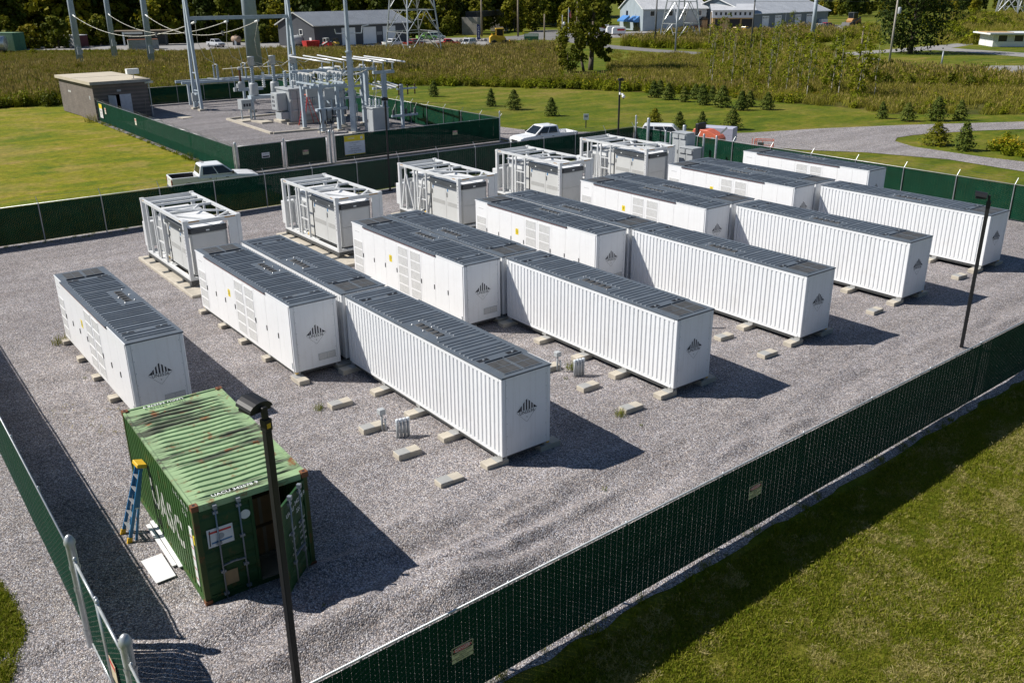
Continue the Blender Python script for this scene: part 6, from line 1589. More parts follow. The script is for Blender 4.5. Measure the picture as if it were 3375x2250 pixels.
# charcoal barn: eave wall faces the substation
bA, bB = Vector((-198.6, 87.9, 0)), Vector((-204.5, 119.0, 0)); bd = bB-bA
barn = thing('metal_barn', 'charcoal barn with a grey metal roof and three white roller doors behind the reeds', 'barn', bA, math.atan2(bd.y, bd.x))
gabled(barn, bd.length, 15.5, 5.2, 8.1, BARNW, BARNR, .6, paint('pale_trim', (.5, .5, .48), .6))
for x in (8.6, 15.6, 22.4): opening(barn, 'roller_door', x, .1, 4.2, 4.1, DOORW, panes=4)
for k, (y, z) in enumerate(((5.0, 2.9), (9.5, 3.0))):
    w = MB().bx(-.06, -.004, y, y+1.1, z, z+1.1).build('window', FARGL, barn); m = MB(); m.bx(-.09, -.004, y-.15, y-.001, z-.15, z+1.25); m.bx(-.09, -.004, y+1.101, y+1.25, z-.15, z+1.25); m.bx(-.09, -.004, y, y+1.1, z+1.101, z+1.25); m.bx(-.09, -.004, y, y+1.1, z-.15, z-.001); m.build('frame', INKW, w)
MB().bx(-.07, -.004, 1.3, 2.2, .1, 2.2).build('side_door', DOORW, barn); MB().bx(20.2, 22.0, -.05, -.004, 2.2, 3.0).build('wall_sign', CONCG, barn)
# pale blue shop with bright roof and awnings
shop = thing('shop_building', 'pale blue two storey shop with a bright metal roof and blue awnings', 'shop', (-205.8, 210.7, 0), math.atan2(232.6-210.7, -197.5+205.8))
gabled(shop, 23.4, 19.5, 7.0, 11.5, BLUEW, ROOFW, .5)
for x in (2.6, 9.3, 14.2, 20.0): opening(shop, 'window', x, 4.7, 1.5, 1.5, FARGL)
MB().bx(21, 23.2, -1.6, -.02, 0, 3.2).build('entry_porch', WOODP, shop); MB().prism([(20.6, 3.2), (23.6, 3.2), (22.1, 4.3)], -1.9, -.02).build('porch_roof', BLACK, shop)
MB().bx(14, 20.8, -2.6, -1.2, 0, 1.5).build('deck_rail', paint('brown_deck', (.07, .035, .025), .8), shop)
# its gable end faces left (x = 0 side)
def end_open(name, y, z, w, h, mat, off=0.0): return MB().bx(-.07-off, -.004, y, y+w, z, z+h).build(name, mat, shop)
end_open('window', 12.5, 4.6, 1.6, 1.6, FARGL, .0); end_open('shop_door', 3.2, .1, 4.0, 3.6, FARGL, .02); end_open('stone_base', 2.2, 0, .9, 1.2, TANW)
for y in (2.6, 11.0): MB().add([(-.08, y, 4.7), (-.08, y+5.6, 4.7), (-2.2, y+5.6, 3.2), (-2.2, y, 3.2), (-2.2, y, 2.7), (-2.2, y+5.6, 2.7), (-.08, y, 2.7), (-.08, y+5.6, 2.7)], [(0, 3, 2, 1), (3, 4, 5, 2), (0, 6, 4, 3), (1, 2, 5, 7), (4, 6, 7, 5), (0, 1, 7, 6)]).build('awning', AWN, shop)
for k in range(3): MB().bx(-.1, -.095, 4.1+k*1.3, 4.2+k*1.3, .1, 3.7).build('mullion', INKW, shop)
# low annex with a row of small windows
an = thing('open_annex', 'low annex under construction with a white band of small windows', 'annex', (-189.6, 226.5, 0), math.atan2(7.5, 7.8))
MB().bx(0, 13.5, 0, 9, 4.1, 6.3).build('upper_wall', paint('house_wrap', (.66, .67, .70), .7), an); MB().bx(.2, 13.3, .4, 8.8, 0, 4.098).build('lower_wall', TANW, an)
MB().add([(-.5, -.6, 6.3), (14, -.6, 6.3), (14, 9.2, 8.1), (-.5, 9.2, 8.1), (-.5, -.6, 6.5), (14, -.6, 6.5), (14, 9.2, 8.3), (-.5, 9.2, 8.3)], [(0, 3, 2, 1), (4, 5, 6, 7), (0, 1, 5, 4), (1, 2, 6, 5), (2, 3, 7, 6), (3, 0, 4, 7)]).build('roof', ROOFW, an)
for k in range(8): MB().bx(.9+k*1.55, 1.5+k*1.55, -.05, -.004, 4.9, 5.8).build('window', FARGL, an)
for x, w in ((1.0, 1.6), (5.6, 3.4), (9.6, 3.4)): MB().bx(x, x+w, .33, .396, .05, 3.7).build('opening', BLACK, an)
for x in (5.3, 9.2, 13.1): MB().bx(x, x+.3, .0, .3, 0, 4.097).build('post', TANW, an)
# slate blue workshop
ws = thing('workshop', 'long slate blue workshop with four white garage doors and a pale grey roof', 'workshop', (-182.0, 236.0, 0), math.atan2(291-236, -190.0+182.0))
gabled(ws, 56, 26, 5.4, 10.2, BLUEG, ROOFG, .7, seam=1.2)
for x in (8.5, 17.0, 31.0, 39.5):
    d = opening(ws, 'garage_door', x, .1, 4.2, 4.2, DOORW, panes=4)
    for k in range(4): MB().bx(x+.3+k*1.0, x+.8+k*1.0, -.08, -.0765, 3.6, 4.0).build('door_light', FARGL, d)
MB().bx(-.02, -.01, 12, 14, 1, 2).build('wall_plate', INKW, ws); MB().bx(24, 24.3, -.12, -.01, 0, 5.2).build('downpipe', INKW, ws); MB().bx(49, 54, -1.2, -.05, .2, 2.4).build('white_panels', INKW, ws)
# white bungalow at the right edge
hs = thing('bungalow', 'low white bungalow with a flat overhanging roof at the right edge', 'house', (-86.2, 204.4, 0), math.atan2(4.6, 4.6))
MB().bx(0, 16, 0, 9, 0, 1.05).build('base_wall', DOORW, hs); MB().bx(.02, 15.98, .12, 8.9, 1.051, 2.7).build('upper_wall', paint('stucco', (.6, .61, .62), .8), hs); MB().bx(-1.4, 17, -1.6, 10, 2.701, 3.0).build('roof', DOORW, hs); MB().bx(-1.42, 17.02, -1.64, -1.601, 2.72, 3.05).build('fascia', BLUEW, hs)
for x in (1.1, 4.6, 9.0): opening(hs, 'window', x, 1.15, 1.9, 1.35, FARGL, .12)
MB().bx(-1.0, 5, 2, 8, 3.001, 3.12).build('roof_patch', TANW, hs)
# sheds and yard clutter on the left
def boxy(name, label, cat, x, y, rz, L, W, H, mat, end=None, roof=None, group=None):
    t = thing(name, label, cat, (x, y, 0), rz, group)
    c = corrugated(0, L, .15, H-.12, -W/2, pitch=.3, depth=.05, out=-1); c.build('side_wall', mat, t)
    MB().bx(.02, L-.02, -W/2+.06, W/2, .12, H-.1).build('body', mat, t); MB().bx(0, L, -W/2-.02, W/2+.02, H-.1, H).build('roof', roof or mat, t)
    MB().bx(L-.019, L+.03, -W/2+.05, -.02, .15, H-.15).build('door', end or mat, t); MB().bx(L-.019, L+.03, .02, W/2-.05, .15, H-.15).build('door', end or mat, t)
    for yy in (-W/2, W/2-.12):
        for xx in (0, L-.12): MB().bx(xx-.01, xx+.13, yy-.01, yy+.13, 0, H-.101).build('corner_post', end or mat, t)
    return t
FGREEN = paint('faded_far_green', (.16, .27, .17), .7, var=.15, dirt=(.2, .17, .12)); FGREEN2 = paint('far_green_doors', (.05, .16, .10), .7, var=.15); MAROON = paint('maroon_doors', (.10, .02, .025), .6, var=.2)
boxy('shipping_container', 'faded green shipping container at the far left among the bushes', 'shipping container', -241, 22.5, R(42), 7.5, 4.0, 4.3, FGREEN, FGREEN2)
boxy('box_trailer', 'white edged trailer with maroon rear doors in front of the dark trees', 'trailer', -247.5, 41.5, R(30), 4.5, 3.6, 3.0, DOORW, MAROON)
t = boxy('metal_bin', 'pale corrugated open metal bin on the gravel by the woods', 'metal bin', -223.5, 49.5, R(78), 7.0, 3.0, 2.3, paint('pale_corrugated', (.30, .31, .30), .6, .1, var=.2), roof=RUST)
t = thing('lean_to_shed', 'open lean-to shed with a thin flat roof and white post', 'shed', (-243, 55, 0), R(70)); MB().bx(-3, 13, -3, 3, 3.5, 3.75).build('roof', WOODP, t); MB().bx(-1, -.6, -3, -2.6, 0, 3.49).build('post', INKW, t); MB().bx(0, 10, 1, 1.3, 0, 3.49).build('rear_wall', DARKG, t); MB().bx(-1, 4, -2.6, -2.3, 2.9, 3.49).build('front_beam', INKW, t)
for x in (5, 9.5): MB().bx(x, x+.3, -3, -2.7, 0, 3.49).build('post', DARKG, t)
def htank(name, label, x, y, rz, L, r, mat, z, grp=None):
    t = thing(name, label, 'tank', (x, y, 0), rz, grp)
    MB().lathe([(0, -L/2-.25), (r*.7, -L/2-.15), (r, -L/2), (r, L/2), (r*.7, L/2+.15), (0, L/2+.25)], 18, (0, 0, z), axis='x', cap=False).build('shell', mat, t, True)
    for xx in (-L*.32, L*.32): MB().bx(xx-.12, xx+.12, -r*.8, r*.8, 0, z-r*.5).build('saddle', DARKG, t)
    MB().lathe([(.25, 0), (.25, .3), (0, .3)], 10, (0, 0, z+r-.05), cap=False).build('hatch', mat, t); MB().bar((L*.25, -r-.1, .1), (L*.1, -r*.6, z+r*.9), .5, .05).build('tank_ladder', INKW, t)
    return t
htank('fuel_tank', 'grey horizontal fuel tank at the left end of the charcoal barn', -204.5, 86.2, R(96), 4.0, 1.25, EQUIP, 1.5); htank('fuel_tank', 'silver tank at the left edge of the photo beside the faded green container', -232.5, 21.0, R(60), 6.0, 1.7, ALU, 2.1); htank('fuel_tank', 'small rusty tan tank right of the silver pickup by the woods', -222.5, 76.8, R(20), 2.2, .8, paint('tan_tank', (.32, .22, .15), .7), 1.5)
t = thing('red_skip', 'red steel skip standing before the left end of the charcoal barn', 'skip', (-195.6, 85.3, 0), R(95)); MB().loft([[(-1.6, -1, 0), (1.6, -1, 0), (1.6, 1, 0), (-1.6, 1, 0)], [(-1.9, -1.1, 1.75), (1.9, -1.1, 1.75), (1.9, 1.1, 1.75), (-1.9, 1.1, 1.75)]]).build('bin', RED, t)
for k in range(4): MB().bx(-1.5+k*.95, -1.38+k*.95, -1.16, -1.05, .1, 1.7).build('rib', RED, t)
def loader(name, label, cat, x, y, rz, s, main, arm):
    t = thing(name, label, cat, (x, y, 0), rz); sc = s
    MB().loft([[(a*sc, -.6*sc, .5*sc), (a*sc, .6*sc, .5*sc), (a*sc, .6*sc, b*sc), (a*sc, -.6*sc, b*sc)] for a, b in ((-1.3, 1.15), (-1.1, 1.35), (.5, 1.35), (.8, 1.0))]).build('body', main, t, bevel=.03)
    MB().bx(-.45*sc, .45*sc, -.5*sc, .5*sc, 1.36*sc, 2.15*sc).build('cab', GLASSD, t); MB().bx(-.5*sc, .5*sc, -.56*sc, .56*sc, 2.151*sc, 2.25*sc).build('cab_roof', arm, t)
    for a in (-.48, .42):
        for b in (-.53, .47): MB().bx(a*sc, (a+.08)*sc, b*sc, (b+.08)*sc, 1.352*sc, 2.15*sc).build('cab_post', arm, t)
    for b in (-.72, .62): MB().bar((-1.0*sc, (b+.05)*sc, 1.5*sc), (1.3*sc, (b+.05)*sc, .55*sc), .12*sc, .2*sc).build('lift_arm', arm, t)
    MB().loft([[(1.35*sc, -.85*sc, .1*sc), (1.35*sc, .85*sc, .1*sc), (1.4*sc, .85*sc, .75*sc), (1.4*sc, -.85*sc, .75*sc)], [(1.9*sc, -.85*sc, .08*sc), (1.9*sc, .85*sc, .08*sc), (1.6*sc, .85*sc, .2*sc), (1.6*sc, -.85*sc, .2*sc)]]).build('bucket', arm, t)
    for wx in (-.75, .65):
        for ss in (-1, 1): MB().lathe([(.3*sc, -.16*sc), (.42*sc, -.14*sc), (.42*sc, .14*sc), (.3*sc, .16*sc)], 14, (wx*sc, ss*.72*sc, .42*sc), axis='y').build('wheel', RUBBER, t)
    return t
loader('skid_loader', 'small red and white skid loader before the charcoal barn', 'loader', -193.4, 88.4, R(200), 1.05, RED, INKW); loader('yellow_sweeper', 'yellow and black machine next to the small red and white loader', 'machine', -195.2, 91.9, R(20), .95, YELLOW, BLACK)
loader('wheel_loader', 'yellow wheel loader parked at the edge of the road before the trees', 'loader', -168.6, 123.3, R(60), 1.9, YELLOW, YELLOW); loader('backhoe', 'orange brown digger on the gravel right of the workshop', 'digger', -175, 284.5, R(-100), 2.2, paint('digger_orange', (.35, .17, .05), .6), DARKG)
vehicle('pickup', (.55, .57, .60), 'silver pickup parked facing the camera by the woods', 'pickup truck', (-219.2, 70.0, -.04), R(10), None, False)
vehicle('pickup', (1, 1, 1), 'white pickup behind the near lattice tower in front of the barn', 'pickup truck', (-186.8, 103.5, -.04), R(100), None, False); vehicle('pickup', (.5, .02, .03), 'bright red pickup right of the near lattice tower', 'pickup truck', (-176.0, 113.0, -.04), R(70), None, False)
vehicle('van', (.62, .64, .66), 'silver grey minivan right of the bright red pickup', 'van', (-173.6, 117.4, -.04), R(-60), None, False); vehicle('pickup', (.25, .5, .12), 'bright green utility truck seen through the lattice tower', 'truck', (-209, 127.5, -.04), R(80), None, False); vehicle('van', (.7, .75, .7), 'white and green van behind the lattice tower', 'van', (-211, 132.0, -.04), R(85), None, False)
vehicle('pickup', (.25, .02, .02), 'dark red pickup low behind the legs of the near lattice tower', 'pickup truck', (-181.5, 106.5, -.04), R(95), None, False)
cols = [(.012, .012, .014), (.1, .11, .13), (.6, .61, .62), (1, 1, 1), (.02, .02, .025), (.55, .56, .57), (.75, .75, .74), (.02, .025, .03)]
ck = ['black car', 'dark grey car', 'silver car', 'white car', 'black low car', 'light grey car', 'cream white car', 'near black car']
for k in range(8): vehicle('sedan' if k % 3 else 'suv', cols[k], '%s, %s from the left in the row before the workshop' % (ck[k], _ord[k]), 'car', (-169.5-k*.75, 225.5+k*6.2, -.03), R(150+k*3), 'cars parked before the workshop', False)
vehicle('suv', (.40, .02, .04), 'red car at the right end of the row before the workshop', 'car', (-178.4, 275.2, -.03), R(80), None, False); vehicle('pickup', (.7, .42, .02), 'yellow pickup parked before the open annex', 'pickup truck', (-171.5, 217.2, -.03), R(100), None, False); vehicle('pickup', (.68, .40, .03), 'yellow truck beside the yellow pickup before the annex', 'truck', (-172.3, 222.3, -.03), R(95), None, False)
def utrailer(x, y, rz, label):
    t = thing('cargo_trailer', label, 'trailer', (x, y, 0), rz, 'white rental trailers by the shop'); MB().loft([[(a, -1.1, .5), (a, 1.1, .5), (a, 1.0, b), (a, -1.0, b)] for a, b in ((-1.9, 2.5), (1.6, 2.5), (2.0, 2.1))]).build('box', DOORW, t, bevel=.05)
    for s in (-1, 1): MB().bx(-1.6, .6, s*1.09-.004 if s > 0 else -1.098, s*1.09+.008 if s > 0 else -1.086, 1.5, 2.0).build('red_band', RED, t); MB().lathe([(.36, -.12), (.36, .12)], 12, (-.4, s*1.15, .36), axis='y').build('wheel', RUBBER, t)
    MB().tube((2, 0, .5), (3.1, 0, .5), .07, 6).build('drawbar', DARKG, t); MB().bx(-1.98, -1.905, -.9, .9, 1.5, 2.0).build('red_band', RED, t); MB().bx(-.5, -.3, -.9, .9, .3, .499).build('axle', DARKG, t)
for x, y, rz, lb in ((-187.3, 182.0, R(-125), 'white trailer with a red band nearest the shop awning'), (-195, 186.8, R(-120), 'second white trailer with a red band, behind the first'), (-207, 193.5, R(-115), 'white trailer with a red band half hidden by the big tree')): utrailer(x, y, rz, lb)
t = thing('feather_banner', 'narrow blue and white feather banner beside the rock pile', 'banner', (-191.3, 132.5, 0), R(60)); MB().tube((0, 0, 0), (0, 0, 4.5), .04, 6).build('pole', GALV, t); MB().prism([(.04, .5), (.9, .6), (1.0, 3.6), (.7, 4.4), (.04, 4.5)], -.015, .015).build('flag', paint('navy_flag', (.03, .04, .12), .7), t)
for k, ch in enumerate('CASE'): lettering(ch, .75, INKW, t, (.5, -.02, 3.6-k*.75), (1, 0, 0), (0, 0, 1), 'flag_print')
t = thing('sign_board', 'green and white sign board on the grass beside the yellow loader', 'sign', (-180.6, 143.0, 0), R(52)); MB().bx(-1.9, 1.9, -.08, .08, .3, 2.1).build('board', FGREEN2, t); MB().bx(-1.8, 1.8, -.12, -.081, 1.35, 2.0).build('white_band', INKW, t)
for x in (-1.95, 1.95): MB().bx(x-.06, x+.06, -.1, .1, -.1, 2.2).build('leg', INKW, t)
MB().bx(-2.4, -1.9, -.2, .2, 2.0, 2.6).build('topper', YELLOWL, t)
# boulders by the banner
ROCK = paint('pale_rock', (.30, .28, .25), .9, var=.25, scale=.8)
for k in range(16):
    m = MB(); r = rnd.uniform(.5, 1.1); n = 7; rings = []
    for zz, f in ((-.2, .8), (.25, 1.0), (.7, .75), (.95, .3)): rings.append([(r*f*math.cos(6.283*i/n)*rnd.uniform(.75, 1.2), r*f*math.sin(6.283*i/n)*rnd.uniform(.75, 1.2), r*zz) for i in range(n)])
    o = m.loft(rings).build('boulder', ROCK, None, False, (-193.5+rnd.uniform(-4, 4), 126.5+k*.75, 0)); tag(o, 'pale boulder in the rock pile by the feather banner', 'boulder', 'boulders of the rock pile')
# wooden poles, flagpole, posts
def wpole(label, x, y, h, r=.18, arms=0, mat=WOODP, can=False, rz=0.6):
    t = thing('utility_pole', label, 'utility pole', (x, y, 0), rz); MB().lathe([(r, -.3), (r*.72, h)], 9).build('shaft', mat, t, True)
    for k in range(arms):
        a = MB().bx(-.08, .08, -1.5, 1.5, h-.6-k*1.3, h-.42-k*1.3).build('cross_arm', mat, t)
        for y_ in (-1.3, -.7, .7, 1.3): MB().lathe([(.07, 0), (.1, .12), (.05, .25)], 6, (0, y_, h-.42-k*1.3)).build('pin_insulator', PORC, a)
    if can: MB().lathe([(.28, 0), (.3, .05), (.3, 1.0), (.2, 1.1)], 12, (.5, 0, h-3.4)).build('transformer_can', EQUIP, t, True)
    MB().bx(-.03, .03, r, r+.03, 1.6, 2.0).build('tag_plate', ALU, t)
    return t
wpole('wooden utility pole right of the feather banner', -215.1, 151.2, 12.5, .3, 1); wpole('wooden utility pole left of the green sign board', -207, 158.9, 12.5, .3, 1); wpole('short leaning wooden pole right of the green sign board', -178.2, 145.6, 7, .24); wpole('thin pale pole left of the flagpole', -189.2, 161.3, 6.3, .16, 0, CONCG); wpole('dark pole behind the big tree', -182.3, 160.9, 10, .25)
wpole('dark utility pole in front of the pale blue shop', -141.7, 150.5, 12.5, .24, 1, DARKG); wpole('pole in the weeds before the middle of the shop', -126.7, 141.6, 8.9, .2, 0, GALVD); wpole('pole in the weeds before the open annex', -126.8, 153.1, 8.0, .22); wpole('dark utility pole with double crossarms before the workshop', -114.1, 152.3, 12.2, .2, 2, DARKG)
wpole('thick wooden post standing alone near the right driveway', -81.8, 144.1, 6.2, .19); wpole('pale leaning utility pole with a transformer can left of the big dark tree', -72.9, 139.4, 12.0, .2, 1, paint('bleached_pole', (.36, .33, .28), .8, var=.1), True); wpole('short dark stub pole by the right hand hedge', -63.8, 140.6, 2.7, .17, 0, GALVD)
pole('blue grey steel pole rising from the weeds before the cars', -133.3, 202.0, 14, .62, .42, STEEL, 10, 'steel_pole', 'steel pole')
t = thing('flagpole', 'flagpole with a hanging flag behind the big tree', 'flagpole', (-200.2, 173.1, 0), R(40)); MB().lathe([(.12, 0), (.07, 8)], 8).build('shaft', INKW, t); MB().lathe([(0, 0), (.14, .1), (0, .25)], 8, (0, 0, 8), cap=False).build('finial', YELLOW, t)
MB().loft([[(.1, -.02, 5.4), (.1, .02, 5.4), (.1, .02, 7.4), (.1, -.02, 7.4)], [(.5, .1, 5.2), (.5, .14, 5.2), (.45, .14, 7.1), (.45, .1, 7.1)], [(.8, -.05, 5.0), (.8, -.01, 5.0), (.7, -.01, 6.9), (.7, -.05, 6.9)]]).build('flag', paint('flag_red', (.35, .1, .1), .7), t); MB().bx(.1, .4, -.06, -.03, 6.6, 7.3).build('canton', BLUEF, t)
t = thing('lantern_post', 'dark lantern post with a white globe beside the flagpole', 'lamp post', (-192.2, 164.5, 0)); MB().lathe([(.14, 0), (.09, 3.4)], 8).build('shaft', DARKG, t); MB().lathe([(.1, 3.4), (.35, 3.7), (.35, 4.1), (0, 4.4)], 10, cap=False).build('globe', INKW, t, True)
t = thing('sign_post', 'small white sign on a thin dark post on the lawn by the gravel lane', 'sign', (-48.9, 45.0, 0), R(55)); MB().bx(-.05, .05, -.04, .04, -.1, 1.0).build('post', DARKG, t); MB().bx(-.26, .26, -.065, -.041, .75, 1.35).build('plate', INKW, t); MB().bx(-.18, .18, -.07, -.066, 1.0, 1.2).build('print', CONCG, t)
t = thing('guard_rail', 'low brown railing along the parking lot before the shop', 'railing', (-186, 164, 0), math.atan2(26, 10.5))
for k in range(9): MB().bx(k*3.4, k*3.4+.2, -.1, .1, 0, .8).build('post', RUST, t)
MB().bx(0, 27.5, -.08, .08, .801, .98).build('rail', RUST, t)
# stone abutment of a bridge among the trees
t = thing('rail_bridge', 'dark rail bridge with a stone abutment in the trees by the road', 'bridge', (-236, 168, 0), R(125)); MB().bx(-14, 14, -2, 2, 5.2, 6.8).build('girder', BLACK, t); MB().bx(-16, -12, -2.6, 2.6, 0, 5.19).build('abutment', ROCK, t); MB().bx(12, 16, -2.6, 2.6, 0, 5.19).build('abutment', ROCK, t)

# lattice towers
def tower(label, legs, h, top, levels, r=.11, grp='lattice towers'):
    c = Vector((sum(p[0] for p in legs)/4, sum(p[1] for p in legs)/4, 0)); t = thing('lattice_tower', label, 'lattice tower', c, 0, grp)
    def P_(i, f): b = Vector((legs[i][0], legs[i][1], 0))-c; return Vector((b.x*(1-f*top), b.y*(1-f*top), h*f))
    for i in range(4): MB().tube(P_(i, 0)-Vector((0, 0, .2)), P_(i, 1), r*1.5, 5).build('leg', GALV, t); MB().box(*(P_(i, 0)), .8, .8, .5).build('footing', CONC, t)
    for a, b in zip(levels[:-1], levels[1:]):
        for i in range(4):
            j = (i+1) % 4
            MB().tube(P_(i, b), P_(j, b), r*.8, 4).build('strut', GALV, t)
            m = P_(i, b).lerp(P_(j, b), .5)
            MB().tube(P_(i, a), m, r*.7, 4).build('diagonal', GALV, t); MB().tube(P_(j, a), m, r*.7, 4).build('diagonal', GALV, t)
            MB().tube(P_(i, (a+b)/2), P_(i, a).lerp(m, .5), r*.5, 4).build('diagonal', GALV, t); MB().tube(P_(j, (a+b)/2), P_(j, a).lerp(m, .5), r*.5, 4).build('diagonal', GALV, t)
    return t
tower('lattice tower standing in the reeds in front of the charcoal barn', [(-162.5, 87.3), (-150.5, 85.8), (-153.9, 96.6), (-165.5, 98.2)], 34, .72, (0, .14, .27, .42, .6, .8, 1.0), .12)
tower('stub lattice tower standing before the pale blue shop', [(-160, 171.0), (-152.5, 169.5), (-151.0, 177.5), (-158.5, 179)], 26, .75, (0, .17, .38, .62, 1.0), .13); tower('distant lattice tower on the slope at the upper right corner', [(-222, 486), (-212, 488), (-214, 500), (-224, 498)], 46, .7, (0, .15, .35, .6, 1.0), .35)
t = thing('hazard_ball', 'small white marker on a leg brace of the near lattice tower', 'marker', (-151.5, 87.0, 1.8)); MB().lathe([(0, -.3), (.3, -.1), (.3, .1), (0, .3)], 10, cap=False).build('disc', INKW, t); MB().tube((0, 0, 0), (.5, .5, 0), .05, 5).build('stem', GALV, t)
# overhead lines on the right
for k, (p, q) in enumerate((((-114.1, 152.3, 11.6), (-75, 260, 12.5)), ((-114.1, 152.3, 10.3), (-75, 260, 11.0)), ((-72.9, 139.4, 11.4), (-114.1, 152.3, 11.2)), ((-141.7, 150.5, 11.8), (-114.1, 152.3, 11.5)))):
    p, q = Vector(p), Vector(q); pts = [p.lerp(q, f/10)-Vector((0, 0, 1.4*4*(f/10)*(1-f/10)*.4)) for f in range(11)]
    t = thing('overhead_line', ('upper wire leaving the double crossarm pole to the right', 'lower wire leaving the double crossarm pole to the right', 'wire between the pale leaning pole and the double crossarm pole', 'wire between the two dark utility poles')[k], 'wire', p, 0, 'overhead wires'); MB().path([a-p for a in pts], .03, 4).build('wire', DARKG, t)
# ================================================================== GROWTH
def leaf_mat(name, cols, rough=.6, trans=.25):
    m, nt, b = newmat(name)
    at = nd(nt, 'ShaderNodeAttribute'); at.attribute_name = 'tint'
    oi = nd(nt, 'ShaderNodeObjectInfo')
    f = math_(nt, 'ADD', math_(nt, 'MULTIPLY', at.outputs['Fac'], .7), math_(nt, 'MULTIPLY', oi.outputs['Random'], .3))
    col = ramp(nt, f, [(.05, cols[0]), (.4, cols[1]), (.7, cols[2]), (.97, cols[3])])
    nt.links.new(col, b.inputs['Base Color']); b.inputs['Roughness'].default_value = rough; b.inputs['Specular IOR Level'].default_value = .06
    tr = nd(nt, 'ShaderNodeBsdfTranslucent'); nt.links.new(col, tr.inputs['Color'])
    mx = nd(nt, 'ShaderNodeMixShader'); mx.inputs[0].default_value = trans
    nt.links.new(b.outputs[0], mx.inputs[1]); nt.links.new(tr.outputs[0], mx.inputs[2])
    nt.links.new(mx.outputs[0], nt.nodes['Material Output'].inputs['Surface'])
    return m
LEAF = leaf_mat('broad_leaves', [(.040, .056, .006), (.085, .105, .010), (.15, .155, .014), (.25, .215, .024)])
LEAFY = leaf_mat('yellow_green_leaves', [(.07, .085, .008), (.14, .145, .010), (.23, .205, .014), (.34, .26, .028)])
TANB = leaf_mat('cut_dry_blades', [(.26, .24, .06), (.36, .31, .10), (.48, .41, .17), (.6, .52, .28)], trans=.3)
LEAFD = leaf_mat('dark_needles', [(.020, .034, .008), (.038, .058, .010), (.064, .082, .013), (.10, .11, .02)], trans=.1)
SPRUCE = leaf_mat('spruce_needles', [(.034, .055, .010), (.066, .092, .015), (.11, .135, .022), (.17, .17, .035)], trans=.1)
REEDG = leaf_mat('reed_blades', [(.10, .125, .008), (.165, .185, .012), (.23, .225, .02), (.29, .25, .045)])
PLUME = leaf_mat('reed_plumes', [(.19, .145, .045), (.26, .20, .06), (.33, .255, .09), (.42, .34, .14)])
WEED = leaf_mat('weed_leaves', [(.085, .115, .007), (.16, .19, .009), (.23, .245, .014), (.31, .29, .03)])
DRYG = leaf_mat('dry_grass', [(.15, .155, .016), (.225, .215, .024), (.29, .26, .05), (.37, .30, .09)])
GRASSB = leaf_mat('lawn_blades', [(.085, .130, .008), (.175, .215, .014), (.28, .275, .03), (.46, .38, .15)], trans=.3)
GOLD = leaf_mat('goldenrod_bloom', [(.30, .20, .01), (.38, .27, .015), (.45, .33, .02), (.5, .4, .05)])
BARK = paint('grey_brown_bark', (.10, .08, .06), .9, var=.3, scale=3, bmp=.4)
BARKP = paint('pale_bark', (.30, .28, .22), .85, var=.2, scale=3)

def cards_mesh(name, C, Nn, size, tint, mats, midx=None, aspect=1.0, extra=None):
    """one quad per leaf: centre, normal, size, tint"""
    N = len(C); Nn = Nn/np.maximum(1e-6, np.linalg.norm(Nn, axis=1, keepdims=True))
    ref = npr.normal(size=(N, 3)); a = np.cross(Nn, ref); a /= np.maximum(1e-6, np.linalg.norm(a, axis=1, keepdims=True)); b = np.cross(Nn, a)
    s = np.asarray(size).reshape(-1, 1)*np.ones((N, 1)); a = a*s*.5; b = b*s*.5*aspect
    V = np.stack([C-a-b*.55, C+a*.75-b, C+a+b*.6, C-a*.6+b], 1).reshape(-1, 3)
    return quads(name, V, np.repeat(tint, 4), mats, midx, extra)
def quads(name, V, tintv, mats, midx=None, extra=None):
    n = len(V)//4
    me = bpy.data.meshes.new(name)
    me.vertices.add(len(V)); me.vertices.foreach_set('co', np.asarray(V, np.float32).ravel())
    me.loops.add(n*4); me.loops.foreach_set('vertex_index', np.arange(n*4, dtype=np.int32))
    me.polygons.add(n); me.polygons.foreach_set('loop_start', np.arange(0, n*4, 4, dtype=np.int32))
    for m in (mats if isinstance(mats, list) else [mats]): me.materials.append(m)
    if midx is not None: me.polygons.foreach_set('material_index', np.asarray(midx, np.int32))
    me.update(calc_edges=True)
    a = me.attributes.new('tint', 'FLOAT', 'POINT'); a.data.foreach_set('value', np.asarray(tintv, np.float32))
    return me
